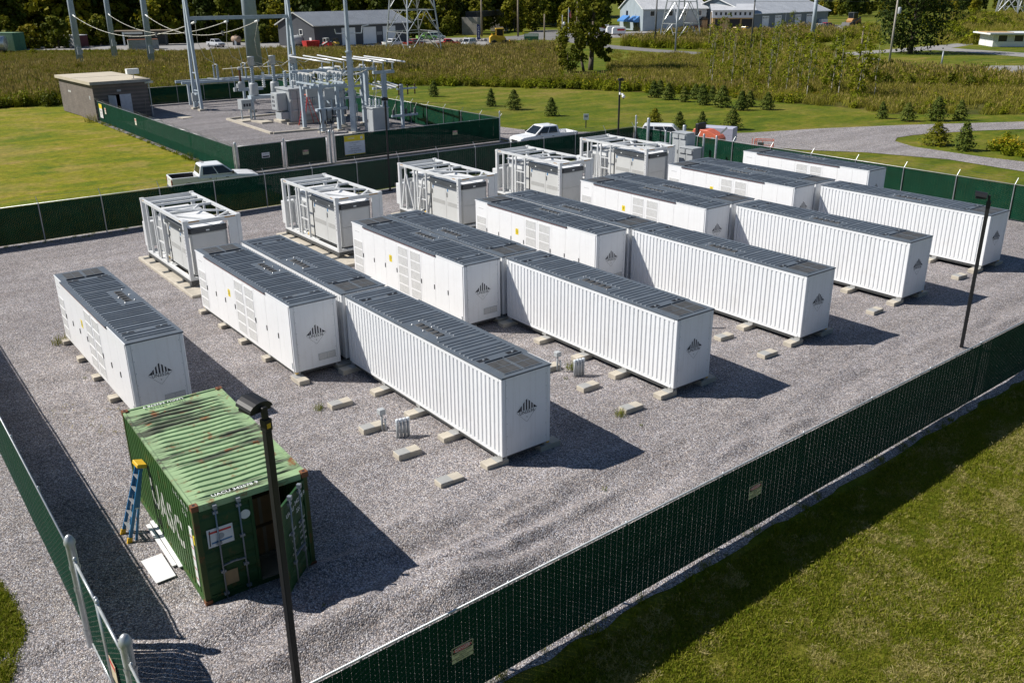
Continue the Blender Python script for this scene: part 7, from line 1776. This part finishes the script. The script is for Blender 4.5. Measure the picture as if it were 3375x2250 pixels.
def blades_mesh(name, n, rad, h0, h1, w, lean, mats, plume=0.0, pl_size=.12):
    """stalks: two stacked tapering quads each, optional plume cards on top"""
    V = []; T = []; M = []
    for i in range(n):
        r = rad*math.sqrt(npr.uniform()); t = npr.uniform(0, 6.283); x, y = r*math.cos(t), r*math.sin(t)
        h = npr.uniform(h0, h1); la = npr.uniform(0, 6.283); lx, ly = math.cos(la)*lean*h*npr.uniform(.2, 1), math.sin(la)*lean*h*npr.uniform(.2, 1)
        ww = w*npr.uniform(.6, 1.3); a = npr.uniform(0, 6.283); dx, dy = math.cos(a)*ww/2, math.sin(a)*ww/2
        p0 = np.array([x, y, 0]); p1 = np.array([x+lx*.35, y+ly*.35, h*.6]); p2 = np.array([x+lx, y+ly, h]); d = np.array([dx, dy, 0]); tn = npr.uniform()
        V += [p0-d, p0+d, p1+d*.8, p1-d*.8, p1-d*.8, p1+d*.8, p2+d*.12, p2-d*.12]; T += [tn*.7]*4+[min(1, tn*.8+.2)]*4; M += [0, 0]
        if npr.uniform() < plume:
            s = pl_size*npr.uniform(.7, 1.4); up = np.array([lx*.3, ly*.3, s*1.6]); e = np.array([math.cos(a), math.sin(a), 0])*s*.32
            V += [p2-e*.6, p2+e*.6, p2+up*.6+e, p2+up-e*.2]; T += [npr.uniform()]*4; M += [1]
    return quads(name, np.array(V), np.array(T), mats, M)
def bush_mesh(name, n, rx, rz, leaf, mat, blobs=7, flower=0.0, base=.05):
    bc = npr.normal(size=(blobs, 3)); bc /= np.linalg.norm(bc, axis=1, keepdims=True); bc *= npr.uniform(.2, .65, (blobs, 1)); bc[:, 2] = np.abs(bc[:, 2])
    k = npr.integers(0, blobs, n); d = npr.normal(size=(n, 3)); d /= np.linalg.norm(d, axis=1, keepdims=True)
    br = npr.uniform(.30, .52, blobs)[k][:, None]*npr.uniform(.6, 1.05, (n, 1))
    P_ = bc[k]+d*br; P_[:, 2] = np.abs(P_[:, 2]); C = P_*np.array([rx, rx, rz]); C[:, 2] += base
    Nn = d*.7+npr.normal(size=(n, 3))*.55+np.array([0, 0, .35]); tb = npr.uniform(0, 1, blobs)[k]
    tint = np.clip(tb*.5+npr.uniform(0, .5, n), 0, 1)
    mi = (npr.uniform(size=n) < flower*(P_[:, 2] > .45)).astype(int)
    return cards_mesh(name, C, Nn, leaf*npr.uniform(.6, 1.4, n), tint, [mat, GOLD] if flower else mat, mi if flower else None, .7)
def crown_mesh(name, n, rx, z0, z1, leaf, mat, blobs=16, shape='round', gaps=.9):
    H = z1-z0; C0 = []
    for i in range(blobs):
        f = (i+.5)/blobs
        if shape == 'round': w = math.sin(math.pi*min(1, max(0, f*.86+.12)))**.6
        elif shape == 'cone': w = (1-f)**.8+.12
        else: w = .55+.45*math.sin(math.pi*f)
        a = i*2.4+npr.uniform(-.5, .5); r = rx*w*npr.uniform(.35, .78)
        C0.append((r*math.cos(a), r*math.sin(a), z0+H*f))
    C0 = np.array(C0); br = npr.uniform(.22, .40, blobs)*rx*1.15
    k = npr.integers(0, blobs, n); d = npr.normal(size=(n, 3)); d /= np.linalg.norm(d, axis=1, keepdims=True)
    C = C0[k]+d*(br[k][:, None]*npr.uniform(.45, 1.12, (n, 1)))*np.array([1, 1, .78])
    axis = C-np.array([0, 0, z0+H*.45]); axis /= np.maximum(.01, np.linalg.norm(axis, axis=1, keepdims=True))
    Nn = d*.55+axis*.35+npr.normal(size=(n, 3))*.5+np.array([0, 0, .25]); tb = npr.uniform(0, 1, blobs)[k]
    return cards_mesh(name, C, Nn, leaf*npr.uniform(.55, 1.45, n), np.clip(tb*.45+npr.uniform(0, .55, n), 0, 1), mat, None, .75), C0
def trunk_mesh(name, h, r, limbs, mat, fork=None, lean=(0, 0)):
    mb = MB(); n = 7; pts = [(0, 0, -.3)]
    for k in range(1, 6): pts.append((lean[0]*h*k/5+.04*h*npr.normal()*.3, lean[1]*h*k/5+.04*h*npr.normal()*.3, h*k/5))
    for k in range(5): mb.tube(pts[k], pts[k+1], r*(1-.16*k), n, r*(1-.16*(k+1)))
    for q in limbs:
        z = q[2]*npr.uniform(.45, .75); f = min(.999, max(0, z/h)); i = int(f*5); p0 = Vector(pts[i]).lerp(Vector(pts[i+1]), f*5-i)
        mid = p0.lerp(Vector(q), .5)+Vector((0, 0, .08*h)); mb.tube(p0, mid, r*.34, 5, r*.2); mb.tube(mid, q, r*.2, 5, r*.05)
    return mb.mesh(name, mat, True)

# ---- trees as things: a few crowns, copied
KINDS_T = []
def tree_kind(nleaf, rx, z0, z1, leaf, mat, blobs, shape, r, bark=BARK):
    cm, c0 = crown_mesh('crown', nleaf, rx, z0, z1, leaf, mat, blobs, shape)
    tm = trunk_mesh('trunk', z0+(z1-z0)*.7, r, [tuple(c) for c in c0[::2]], bark)
    return (cm, tm)
def tree(label, x, y, kind, s=1.0, rz=0.0, group=None, name='broadleaf_tree', cat='tree', sz=None):
    t = thing(name, label, cat, (x, y, -.05), rz, group); t.scale = (s, s, sz or s)
    inst('trunk', kind[1], t); inst('crown', kind[0], t)
    return t
W1 = [tree_kind(1500, 5.2, 1.5, 13, .95, LEAF, 18, 'round', .32), tree_kind(1500, 4.6, 1.0, 15, .9, LEAF, 20, 'tall', .30), tree_kind(1300, 5.6, 1.0, 11, .95, LEAFY, 16, 'round', .3), tree_kind(1500, 4.4, 2.0, 16, .85, LEAFD, 22, 'tall', .33)]
LOWT = [tree_kind(900, 3.6, .3, 5.5, .75, LEAFY, 12, 'round', .16), tree_kind(900, 3.4, .3, 6.0, .7, LEAF, 12, 'round', .16)]
front = [(-256, 12), (-262, 30), (-262, 47), (-258, 62), (-250, 74), (-243, 84), (-240, 95), (-243, 108), (-246, 120), (-244, 133), (-241, 144), (-238, 156), (-240, 172), (-236, 186), (-226, 197), (-217, 203), (-255, 20), (-266, 38), (-252, 66), (-247, 79), (-249, 100), (-236, 150), (-232, 178)]
side = ['edge of the wood behind the faded green container', 'edge of the wood behind the maroon trailer', 'edge of the wood behind the monopoles', 'edge of the wood behind the silver pickup', 'edge of the wood just left of the charcoal barn', 'edge of the wood behind the charcoal barn', 'edge of the wood right of the barn roof', 'edge of the wood behind the feather banner', 'edge of the wood behind the utility poles', 'edge of the wood left of the pale blue shop']
for i, (x, y) in enumerate(front):
    k = W1[(i*7) % 4]; k = W1[i % 4]
    w = side[min(9, max(0, int((y-10)/20)))]
    lb = '%s at the %s' % (('rounded mid green tree', 'tall mid green tree', 'yellowish green tree', 'dark narrow tree')[i % 4], w)
    tree(lb, x+rnd.uniform(-2, 2), y+rnd.uniform(-2, 2), k, rnd.uniform(.85, 1.2), rnd.uniform(0, 6), 'trees along the edge of the wood')
for i in range(26):
    f = i/25; y = 8+f*150; x = -246+(10*math.sin(f*9))-(10 if y < 60 else -8 if y > 85 else 0)
    if 84 < y < 122: x = -232
    tree('%s low tree at the %s' % (('yellow green', 'mid green')[i % 2], side[min(9, max(0, int((y-10)/20)))].replace('edge', 'foot', 1).replace('just ', '')), x+rnd.uniform(-3, 3), y, LOWT[i % 2], rnd.uniform(.8, 1.3), rnd.uniform(0, 6), 'low trees at the foot of the wood', 'low_tree')
# the wood behind reads as one mass
source_collection('woodtree', [k[0] for k in W1])
pts = []
for i in range(900):
    y = npr.uniform(-60, 330); x = -262-npr.uniform(0, 130)
    if y > 190: x = -250-npr.uniform(0, 160) if y < 240 else -330-npr.uniform(0, 120)
    pts.append((x, y, npr.uniform(0, 3)+max(0, (-262-x))*.05))
pts = np.array(pts); scatter('wood', 'woodtree', pts, npr.uniform(.9, 1.5, len(pts)), 'dense dark wood behind the barn and the yard', tilt=.04)
pts = np.array([(-226-rnd.uniform(0, 60)-max(0, (yy-340))*.05, yy, 0) for yy in np.linspace(300, 780, 130)]); pts[:, 0] -= 10
scatter('wood', 'woodtree', pts, npr.uniform(.35, .8, len(pts)), 'distant trees and scrub on the slope at the upper right', tilt=.05)

# ---- the big cottonwood, the dark spreading tree, saplings
bt = thing('cottonwood_tree', 'tall two-stemmed leafy tree standing in the reeds in the middle of the background', 'tree', (-100.6, 92.3, -.05), 0)
cm, c0 = crown_mesh('crown', 5200, 3.9, 3.6, 17, .42, LEAF, 26, 'tall'); inst('crown', cm, bt)
m = MB(); ps = [(0, 0, -.3), (.1, .1, 2.2), (.0, .3, 4.8), (.3, .2, 8), (.1, .4, 12), (.3, .3, 15)]
for k in range(5): m.tube(ps[k], ps[k+1], .50-.08*k, 9, .42-.08*k)
m.build('trunk', BARK, bt, True); m = MB(); ps = [(.6, -2.0, -.3), (.2, -2.4, 2.2), (-.4, -2.9, 5), (-.6, -3.2, 8)]
for k in range(3): m.tube(ps[k], ps[k+1], .26-.05*k, 8, .21-.05*k)
m.tube((0, .2, 3.8), (-.3, -1.2, 6.2), .22, 7, .15); m.tube((-.3, -1.2, 6.2), (-.6, -2.6, 8.5), .15, 7, .08)
for q in c0[::2]: m.tube((0, .3, min(12, q[2]*.75)), q, .12, 5, .03)
m.build('limb', BARK, bt, True)
cm2, _ = crown_mesh('crown', 1500, 3.2, .6, 7.4, .42, LEAF, 14, 'round'); o = inst('crown', cm2, bt, (.5, -5.6, 0)); cm3, _ = crown_mesh('crown', 900, 1.8, 1.5, 6.0, .4, LEAF, 9, 'round'); inst('crown', cm3, bt, (.6, 2.6, 0))
m = MB().tube((.5, -5.6, -.3), (.5, -5.6, 4), .16, 7, .06).build('trunk', BARK, bt, True)
dt = thing('spreading_tree', 'big dark spreading tree on the lawn inside the right driveway loop', 'tree', (-86.9, 170.6, -.05), 0)
cm, c0 = crown_mesh('crown', 5600, 8.4, 1.6, 16.5, .5, LEAFD, 30, 'round'); inst('crown', cm, dt); inst('trunk', trunk_mesh('trunk', 12, .55, [tuple(c) for c in c0[::2]], BARK), dt)
SAP = []
for k in range(3):
    cmk, c0k = crown_mesh('crown', 380, 1.15, 1.9, 7.4, .18, WEED, 13, 'tall'); SAP.append((cmk, trunk_mesh('trunk', 6.6, .055, [tuple(c) for c in c0k[::2]], BARKP)))
saps = [(-58.5, 86.1), (-54.6, 88.2), (-50.9, 84.1), (-56.0, 86.7), (-68.6, 86.6), (-66.2, 90.1), (-63.9, 84.6), (-61.0, 88.9), (-64.3, 94.4), (-72, 101), (-76, 95), (-80, 109), (-70, 107), (-62, 99), (-58, 95), (-83, 120), (-90, 128), (-98, 140), (-104, 150), (-73, 116), (-66, 112), (-88, 112), (-95, 122), (-108, 158), (-115, 170), (-47.5, 86), (-45, 90), (-49, 93)]
for i, (x, y) in enumerate(saps):
    tree('%s thin pale-stemmed sapling %s' % (('yellow green', 'light green', 'sparse light green')[i % 3], 'near the small spruces' if i < 9 or i > 24 else 'in the middle of the weeds' if i < 16 else 'toward the workshop and cars'), x+rnd.uniform(-.5, .5), y+rnd.uniform(-.5, .5), SAP[i % 3], rnd.uniform(.75, 1.25), rnd.uniform(0, 6), 'thin saplings in the weeds', 'sapling', 'tree')
cmb, c0b = crown_mesh('crown', 900, 1.7, .8, 6.6, .24, WEED, 14, 'tall'); BUSHY = (cmb, trunk_mesh('trunk', 6, .09, [tuple(c) for c in c0b[::2]], BARKP))
# two taller leafy saplings in front of the steel pole
for x, y, lb in ((-52.5, 92.0, 'bushy light green young tree below the blue grey steel pole, left one'), (-47.0, 89.5, 'bushy light green young tree below the blue grey steel pole, right one')): tree(lb, x, y, BUSHY, 1.0, 1.0, 'bushy young trees', 'young_tree')

# ---- small spruces in rows on the lawn
def spruce_kind(n, w, top):
    C = []; Nn = []; S = []; T = []
    for i in range(n):
        f = npr.uniform()**.75; z = .04+f*(.98-.04); ring = .5+.5*math.cos(z*27+npr.uniform(-1.1, 1.1)); rr = w*(1-z)**.68*(.62+.38*ring)*npr.uniform(.45, 1.12)*min(1, .55+z*5)+.01; a = npr.uniform(0, 6.283)
        C.append((rr*math.cos(a), rr*math.sin(a), z-.05*rr)); Nn.append((math.cos(a)*.7+npr.normal()*.35, math.sin(a)*.7+npr.normal()*.35, .55+npr.normal()*.25)); S.append(.085*(1.15-.6*z)); T.append(npr.uniform()*.7+.3*ring)
    return cards_mesh('crown', np.array(C), np.array(Nn), np.array(S), np.array(T), SPRUCE if top else LEAFY, None, .55)
SPK = [spruce_kind(1200, .42, 1), spruce_kind(1100, .37, 1), spruce_kind(1100, .46, 1)]; SPY = spruce_kind(1200, .5, 0)
SPT = MB().tube((0, 0, -.05), (0, 0, .9), .022, 6, .006).mesh('trunk', BARK)
sp = [(-83.6, 49.1, 2.05), (-70.0, 48.6, 2.1), (-65.5, 48.6, 2.3), (-58.4, 48.4, 2.0), (-63.8, 70.1, 2.1), (-65.9, 73.3, 1.9), (-60.9, 69.7, 2.1), (-58.0, 69.3, 1.85), (-59.0, 72.6, 1.9), (-54.4, 68.7, 2.5), (-56.1, 72.3, 1.9), (-51.5, 68.6, 2.5),
      (-48.1, 68.1, 2.2), (-49.7, 71.4, 1.9), (-44.1, 49.7, 2.05), (-42.3, 51.4, 1.8), (-41.6, 54.0, 1.65), (-38.9, 55.3, 2.1), (-46.5, 70.6, 2.0), (-33.9, 73.7, 1.8), (-31.1, 73.8, 1.9), (-29.4, 76.3, 2.5), (-28.0, 78.5, 2.1), (-21.2, 61.4, 2.0), (-18.3, 60.5, 2.45)]
def rowname(i):
    if i < 4: return '%s spruce from the left in the sparse row beyond the substation' % _ord[i]
    if i < 14: return '%s spruce from the left in the crowded group at the lawn edge' % _ord[i-4]
    if i < 18: return '%s spruce from the left in the near row behind the far fence posts' % _ord[i-14]
    if i == 18: return 'lone small spruce right of the crowded group'
    if i < 23: return '%s spruce from the left in the row along the right gravel road' % _ord[i-19]
    return ('round bushy evergreen on the grass island between the gravel roads', 'pointed spruce right of the round bushy one on the grass island')[i-23]
for i, (x, y, h) in enumerate(sp):
    t = thing('spruce_tree', rowname(i), 'spruce', (x, y, -.05), rnd.uniform(0, 6), 'young spruces on the lawn'); wv = h*rnd.uniform(1.1, 1.4)*(1.2 if i == 23 else 1.0); t.scale = (wv*rnd.uniform(.9, 1.15), wv, h); t.rotation_euler = (rnd.uniform(-.06, .06), rnd.uniform(-.06, .06), rnd.uniform(0, 6))
    inst('trunk', SPT, t); inst('crown', SPY if i in (14, 23) else SPK[i % 3], t)

# ---- sources for the masses
source_collection('tuft', [blades_mesh('tuft%d' % k, 22, .09, .018, .065, .012, 1.1, [GRASSB]) for k in range(4)])
source_collection('tantuft', [blades_mesh('tantuft%d' % k, 18, .10, .012, .05, .010, 2.2, [TANB]) for k in range(3)])
source_collection('weed', [blades_mesh('weed%d' % k, 40, .16, .06, .28, .014, .7, [WEED]) for k in range(3)])
source_collection('reed', [blades_mesh('reed%d' % k, 60, .75, .9, 1.9, .055, .22, [REEDG, PLUME], .38, .20) for k in range(4)])
source_collection('wildgrass', [blades_mesh('wild%d' % k, 55, .6, .25, .75, .035, .5, [DRYG, PLUME], .12, .12) for k in range(4)])
source_collection('leafy', [bush_mesh('leafy%d' % k, 230, .85, 1.1, .17, WEED, 8) for k in range(3)]+[bush_mesh('leafyg%d' % k, 230, .8, 1.0, .15, WEED, 8, .12) for k in range(1)])
source_collection('shrub', [bush_mesh('shrub%d' % k, 420, 1.25, 1.7, .24, (LEAF, WEED, LEAF)[k], 10) for k in range(3)])
source_collection('darkshrub', [bush_mesh('dshrub%d' % k, 420, 1.2, 1.5, .22, LEAF if k else REEDG, 10) for k in range(3)])
source_collection('goldrod', [bush_mesh('gold%d' % k, 260, .7, .95, .12, WEED, 8, .75) for k in range(2)])
source_collection('brightshrub', [bush_mesh('bright%d' % k, 420, 1.25, 1.5, .22, LEAFY if k else WEED, 10) for k in range(3)])
def fill(poly, dens, z=-.05):
    p = np.asarray(poly, float); lo, hi = p.min(0), p.max(0); n = int(dens*(hi-lo).prod())
    q = npr.uniform(lo, hi, (n, 2)); q = q[inpoly(p, q)]
    return np.concatenate([q, np.full((len(q), 1), z)], 1)
def mass(name, key, poly, dens, s0, s1, label, thin=None, sz=None, far=None):
    P_ = fill(poly, dens)
    if thin is not None:
        f = vnoise(P_[:, 0]*thin[0], P_[:, 1]*thin[0], thin[2]); P_ = P_[f > thin[1]]
    s = npr.uniform(s0, s1, len(P_))*(1+.25*vnoise(P_[:, 0]*.12, P_[:, 1]*.12, 31))
    if far: s = s*np.interp(P_[:, 0], (-215, -150), (far, 1.0))
    return scatter(name, key, P_, s, label, sz=None if sz is None else s*sz)
mass('reed_bed', 'reed', Z['reeds_left'], .70, .55, 1.05, 'brown topped reed bed filling the ground behind the substation', far=.35)
mass('reed_bed', 'leafy', Z['reeds_left'], .55, .7, 1.5, 'green weeds mixed into the reed bed', (.07, -.2, 12), far=.35); mass('reed_bed', 'goldrod', Z['reeds_left'], .03, .7, 1.1, 'goldenrod among the reeds', (.1, .1, 13)); mass('reed_bed', 'shrub', Z['reeds_left'], .02, .5, .9, 'small bushes in the reed bed', (.05, .1, 14))
near_reeds = [(-109.5, -28), (-107.4, 4.7), (-106.8, 9.6), (-109.3, 18.9), (-116.7, 42.0), (-116.7, 50.9), (-103.7, 54.5), (-96.3, 60.7), (-88.6, 66.3), (-81.9, 69.1), (-110, 92), (-128, 84), (-143, 60), (-150, 30), (-148, -28)]
mass('reed_bed', 'leafy', near_reeds, .5, .8, 1.5, 'leafy green growth along the near side of the reed bed', (.06, -.12, 71)); mass('reed_bed', 'brightshrub', near_reeds, .10, .5, 1.05, 'light green bushes on the near side of the reed bed', (.05, .05, 72))
mass('hedge_scrub', 'shrub', Z['hedge_band'], .30, .7, 1.15, 'dark green scrub along the lawn edge left of the hut')
mass('green_weeds', 'leafy', Z['green_front'], .9, .8, 1.3, 'bright green weeds along the far lawn edge'); mass('green_weeds', 'reed', Z['green_front'], .25, .6, .9, 'reeds among the green weeds')
mass('green_weeds', 'darkshrub', [(-101.0, 51.8), (-93.5, 59.2), (-79.2, 68.8), (-67.6, 74.2), (-70, 77), (-82, 72.5), (-96, 62.5), (-104, 54.5)], .5, .6, .85, 'dark low scrub at the very edge of the mown lawn')
mass('wild_grass', 'wildgrass', Z['wild_mid'], 1.1, .8, 1.3, 'pale wild grass left of the saplings'); mass('wild_grass', 'leafy', Z['wild_mid'], .12, .5, 1.0, 'weeds in the pale wild grass', (.1, .1, 5)); mass('wild_grass', 'wildgrass', Z['field_mid'], .5, .5, .8, 'short grass by the road')
mass('wild_weeds', 'leafy', Z['saplings'], .30, .6, 1.2, 'leafy weeds under the saplings'); mass('wild_weeds', 'wildgrass', Z['saplings'], .5, 1.0, 1.7, 'tall grass under the saplings'); mass('wild_weeds', 'goldrod', Z['saplings'], .03, .7, 1.1, 'goldenrod among the saplings')
mass('wild_grass', 'wildgrass', Z['wild_right'], .9, .8, 1.4, 'tan wild grass right of the saplings'); mass('wild_grass', 'leafy', Z['wild_right'], .16, .5, 1.2, 'weeds in the tan wild grass', (.12, .05, 6)); mass('wild_grass', 'goldrod', Z['wild_right'], .05, .6, 1.0, 'yellow goldenrod in the tan grass', (.1, .1, 7))
mass('dark_hedge', 'darkshrub', Z['dark_band'], .30, .7, 1.2, 'dark overgrown hedge below the right driveway'); mass('dark_hedge', 'reed', Z['dark_band'], .3, .7, 1.1, 'reeds in the dark hedge'); mass('dark_hedge', 'darkshrub', Z['band2'], .22, .5, .85, 'low dark hedge inside the driveway loop')
mass('road_weeds', 'leafy', Z['road_strip'], .28, .9, 1.8, 'weeds between the road and the shop'); mass('road_weeds', 'shrub', Z['road_strip'], .035, .9, 1.7, 'bushes before the shop'); mass('road_weeds', 'reed', Z['road_strip'], .22, .9, 1.3, 'brown reeds before the parked cars')
mass('slope_grass', 'wildgrass', Z['hill'], .25, 1.0, 1.8, 'grass on the slope by the workshop'); mass('slope_grass', 'leafy', Z['hill'], .04, 1.0, 1.8, 'weeds on the slope by the workshop'); mass('slope_scrub', 'shrub', Z['hill2'], .012, 1.0, 2.2, 'scrub on the slope at the upper right'); mass('slope_grass', 'wildgrass', Z['hill2'], .09, 1.4, 2.6, 'grass on the slope at the upper right')
mass('island_weeds', 'goldrod', Z['island_weeds'], .5, .8, 1.3, 'goldenrod at the right edge on the grass island', (.3, -.1, 4)); mass('island_weeds', 'leafy', Z['island_weeds'], .3, .6, 1.0, 'weeds on the grass island', (.3, .0, 5)); mass('road_weeds', 'reed', Z['lot_weeds'], .35, .5, .8, 'low growth by the yellow loader')
hp = np.concatenate([np.stack([np.linspace(-96, -230, 60)+npr.normal(0, 2, 60), np.linspace(212, 420, 60)+npr.normal(0, 3, 60), np.full(60, -.05)], 1)])
mass('reed_bed', 'brightshrub', Z['reeds_left'], .10, .5, 1.2, 'yellow green bushes, sunlit look put into the leaf colour, scattered in the reed bed', (.055, .18, 61), far=.4)  # lighter leaf colour stands in for sunlit patches of the reed bed
mass('reed_bed', 'darkshrub', Z['reeds_left'], .12, .5, 1.1, 'darker bushes scattered in the reed bed', (.05, .22, 62), far=.4)  # darker leaf colour stands in for the unlit patches between them
mass('reed_bed', 'wildgrass', Z['reeds_left'], .35, 1.4, 2.3, 'pale grass patches in the reed bed', (.045, .1, 63), far=.4)
mass('wild_weeds', 'brightshrub', Z['saplings'], .03, .5, 1.1, 'bright bushes among the saplings', (.1, .1, 64)); mass('wild_grass', 'brightshrub', Z['wild_right'], .03, .5, .9, 'bright bushes in the tan grass', (.1, .1, 65)); mass('green_weeds', 'brightshrub', Z['green_front'], .12, .5, .9, 'bright bushes along the far lawn edge', (.1, .0, 66))
scatter('slope_scrub', 'shrub', hp, npr.uniform(1.2, 2.4, len(hp)), 'row of scrub beside the bungalow drive')
# single plants that stand apart in the yard
SPM = [blades_mesh('weed_clump', 60, .22, .08, .34, .016, .7, [WEED]), blades_mesh('weed_clump', 70, .30, .12, .45, .02, .6, [DRYG])]
for x, y, s, k, lb in ((-5.72, -5.4, .9, 0, 'small green weed at the left of the first loose block'), (.72, 2.1, 1.0, 0, 'grass tuft growing against a loose block'), (-3.15, 3.35, 1.1, 0, 'weed clump beside the pipe stub with a square box'), (-17.6, -10.75, 1.0, 1, 'tan green weed at the back corner of the lone battery container'), (-56.3, 7.5, 2.0, 0, 'weed at the foot of the sunlit substation fence by the pickup'), (-86.4, 7.2, 2.2, 1, 'dry shrub at the corner of the block hut')):
    o = inst('weed', SPM[k], None, (x, y, 0)); o.scale = (s, s, s); tag(o, lb, 'weed', 'single weeds')
# ---- near lawn: real blades where they can be seen
def lawn_pts(poly, dens):
    q = fill(poly, dens, -.06)
    if q[:, 0].mean() > 6.5: q[:, 2] = lawn_z(q[:, 0], q[:, 1])-.004
    return q
front_poly = [(8.4, -10), (8.0, 1), (7.4, 17.5), (9, 16.5), (12.4, 6.6), (15.6, .3), (11.4, -5.6), (9.2, -10)]
P_ = lawn_pts(front_poly, 420)
f = vnoise(P_[:, 0]*1.7, P_[:, 1]*1.7, 40)+.6*vnoise(P_[:, 0]*5, P_[:, 1]*5, 41); P_ = P_[f > -1.25]
scatter('lawn_grass', 'tuft', P_, npr.uniform(.6, 1.5, len(P_))*(1+.5*vnoise(P_[:, 0]*1.3, P_[:, 1]*1.3, 42)), 'mown grass blades in front of the front fence', tilt=.25)
P_ = lawn_pts(front_poly, 190); q = P_[:, 0]*.94+P_[:, 1]*.34; r_ = -P_[:, 0]*.34+P_[:, 1]*.94
f = vnoise(q*1.5, r_*.32, 50)+.9*vnoise(P_[:, 0]*1.9, P_[:, 1]*1.9, 51)+.5*vnoise(P_[:, 0]*6, P_[:, 1]*6, 52)+np.clip((P_[:, 0]-10)*.10, -.1, .35); P_ = P_[f > .20]; P_[:, 2] += .015
scatter('dry_clippings', 'tantuft', P_, npr.uniform(.6, 1.5, len(P_)), 'tan dry clippings lying in streaks on the front lawn', tilt=.4)
lp = [(-3.5, -16.6), (-1.9, -15.5), (-.7, -15.35), (.4, -15.4), (1.2, -15.6), (1.9, -16.0), (2.4, -16.8), (1.5, -17.6), (-2, -17.8)]
P_ = lawn_pts(lp, 420); P_[:, 2] = -.02; scatter('lawn_grass', 'tuft', P_, npr.uniform(.9, 2.1, len(P_)), 'rough grass patch at the lower left edge', tilt=.3)
tag(MB().slab(lp, -.05, .012).build('grass_patch', LAWN), kind='structure')
P_ = lawn_pts([(7.9, -14.3), (8.75, -14.3), (7.95, 15), (7.1, 15)], 22); P_ = P_[vnoise(P_[:, 0]*2, P_[:, 1]*1.2, 44) > .15]; scatter('fence_foot_weeds', 'weed', P_, npr.uniform(.35, .8, len(P_)), 'sparse weeds along the foot of the front fence')
P_ = lawn_pts([(-35.3, -14), (-34.5, -14), (-34.7, 3), (-35.3, 3)], 6); scatter('fence_foot_weeds', 'weed', P_, npr.uniform(.4, .9, len(P_)), 'sparse weeds along the foot of the back fence')
P_ = lawn_pts([(-35, 38.9), (6.2, 38.9), (6.2, 41.5), (-29, 41)], 8); scatter('fence_foot_weeds', 'weed', P_, npr.uniform(.5, 1.2, len(P_)), 'rough grass behind the far fence')
P_ = fill([(-12, -12.5), (-8, -12.5), (-8, -11), (-6, -10.5), (-6, -9), (-11, -9)], 3.0, 0.0); scatter('straw_bits', 'tantuft', P_, npr.uniform(.7, 1.6, len(P_)), 'bits of straw on the gravel left of the green container', tilt=1.2)
P_ = fill([(-17, -12), (7, -12), (7, 37), (-17, 37)], .035, 0.0); scatter('gravel_weeds', 'weed', P_, npr.uniform(.2, .55, len(P_)), 'tiny weeds scattered over the gravel yard')
P_ = lawn_pts([(-86, 7.7), (-47.5, 7.4), (-47.5, 7.9), (-86, 8.05)], 9); scatter('fence_foot_weeds', 'weed', P_, npr.uniform(.5, 1.3, len(P_)), 'dry grass along the foot of the sunlit substation fence')
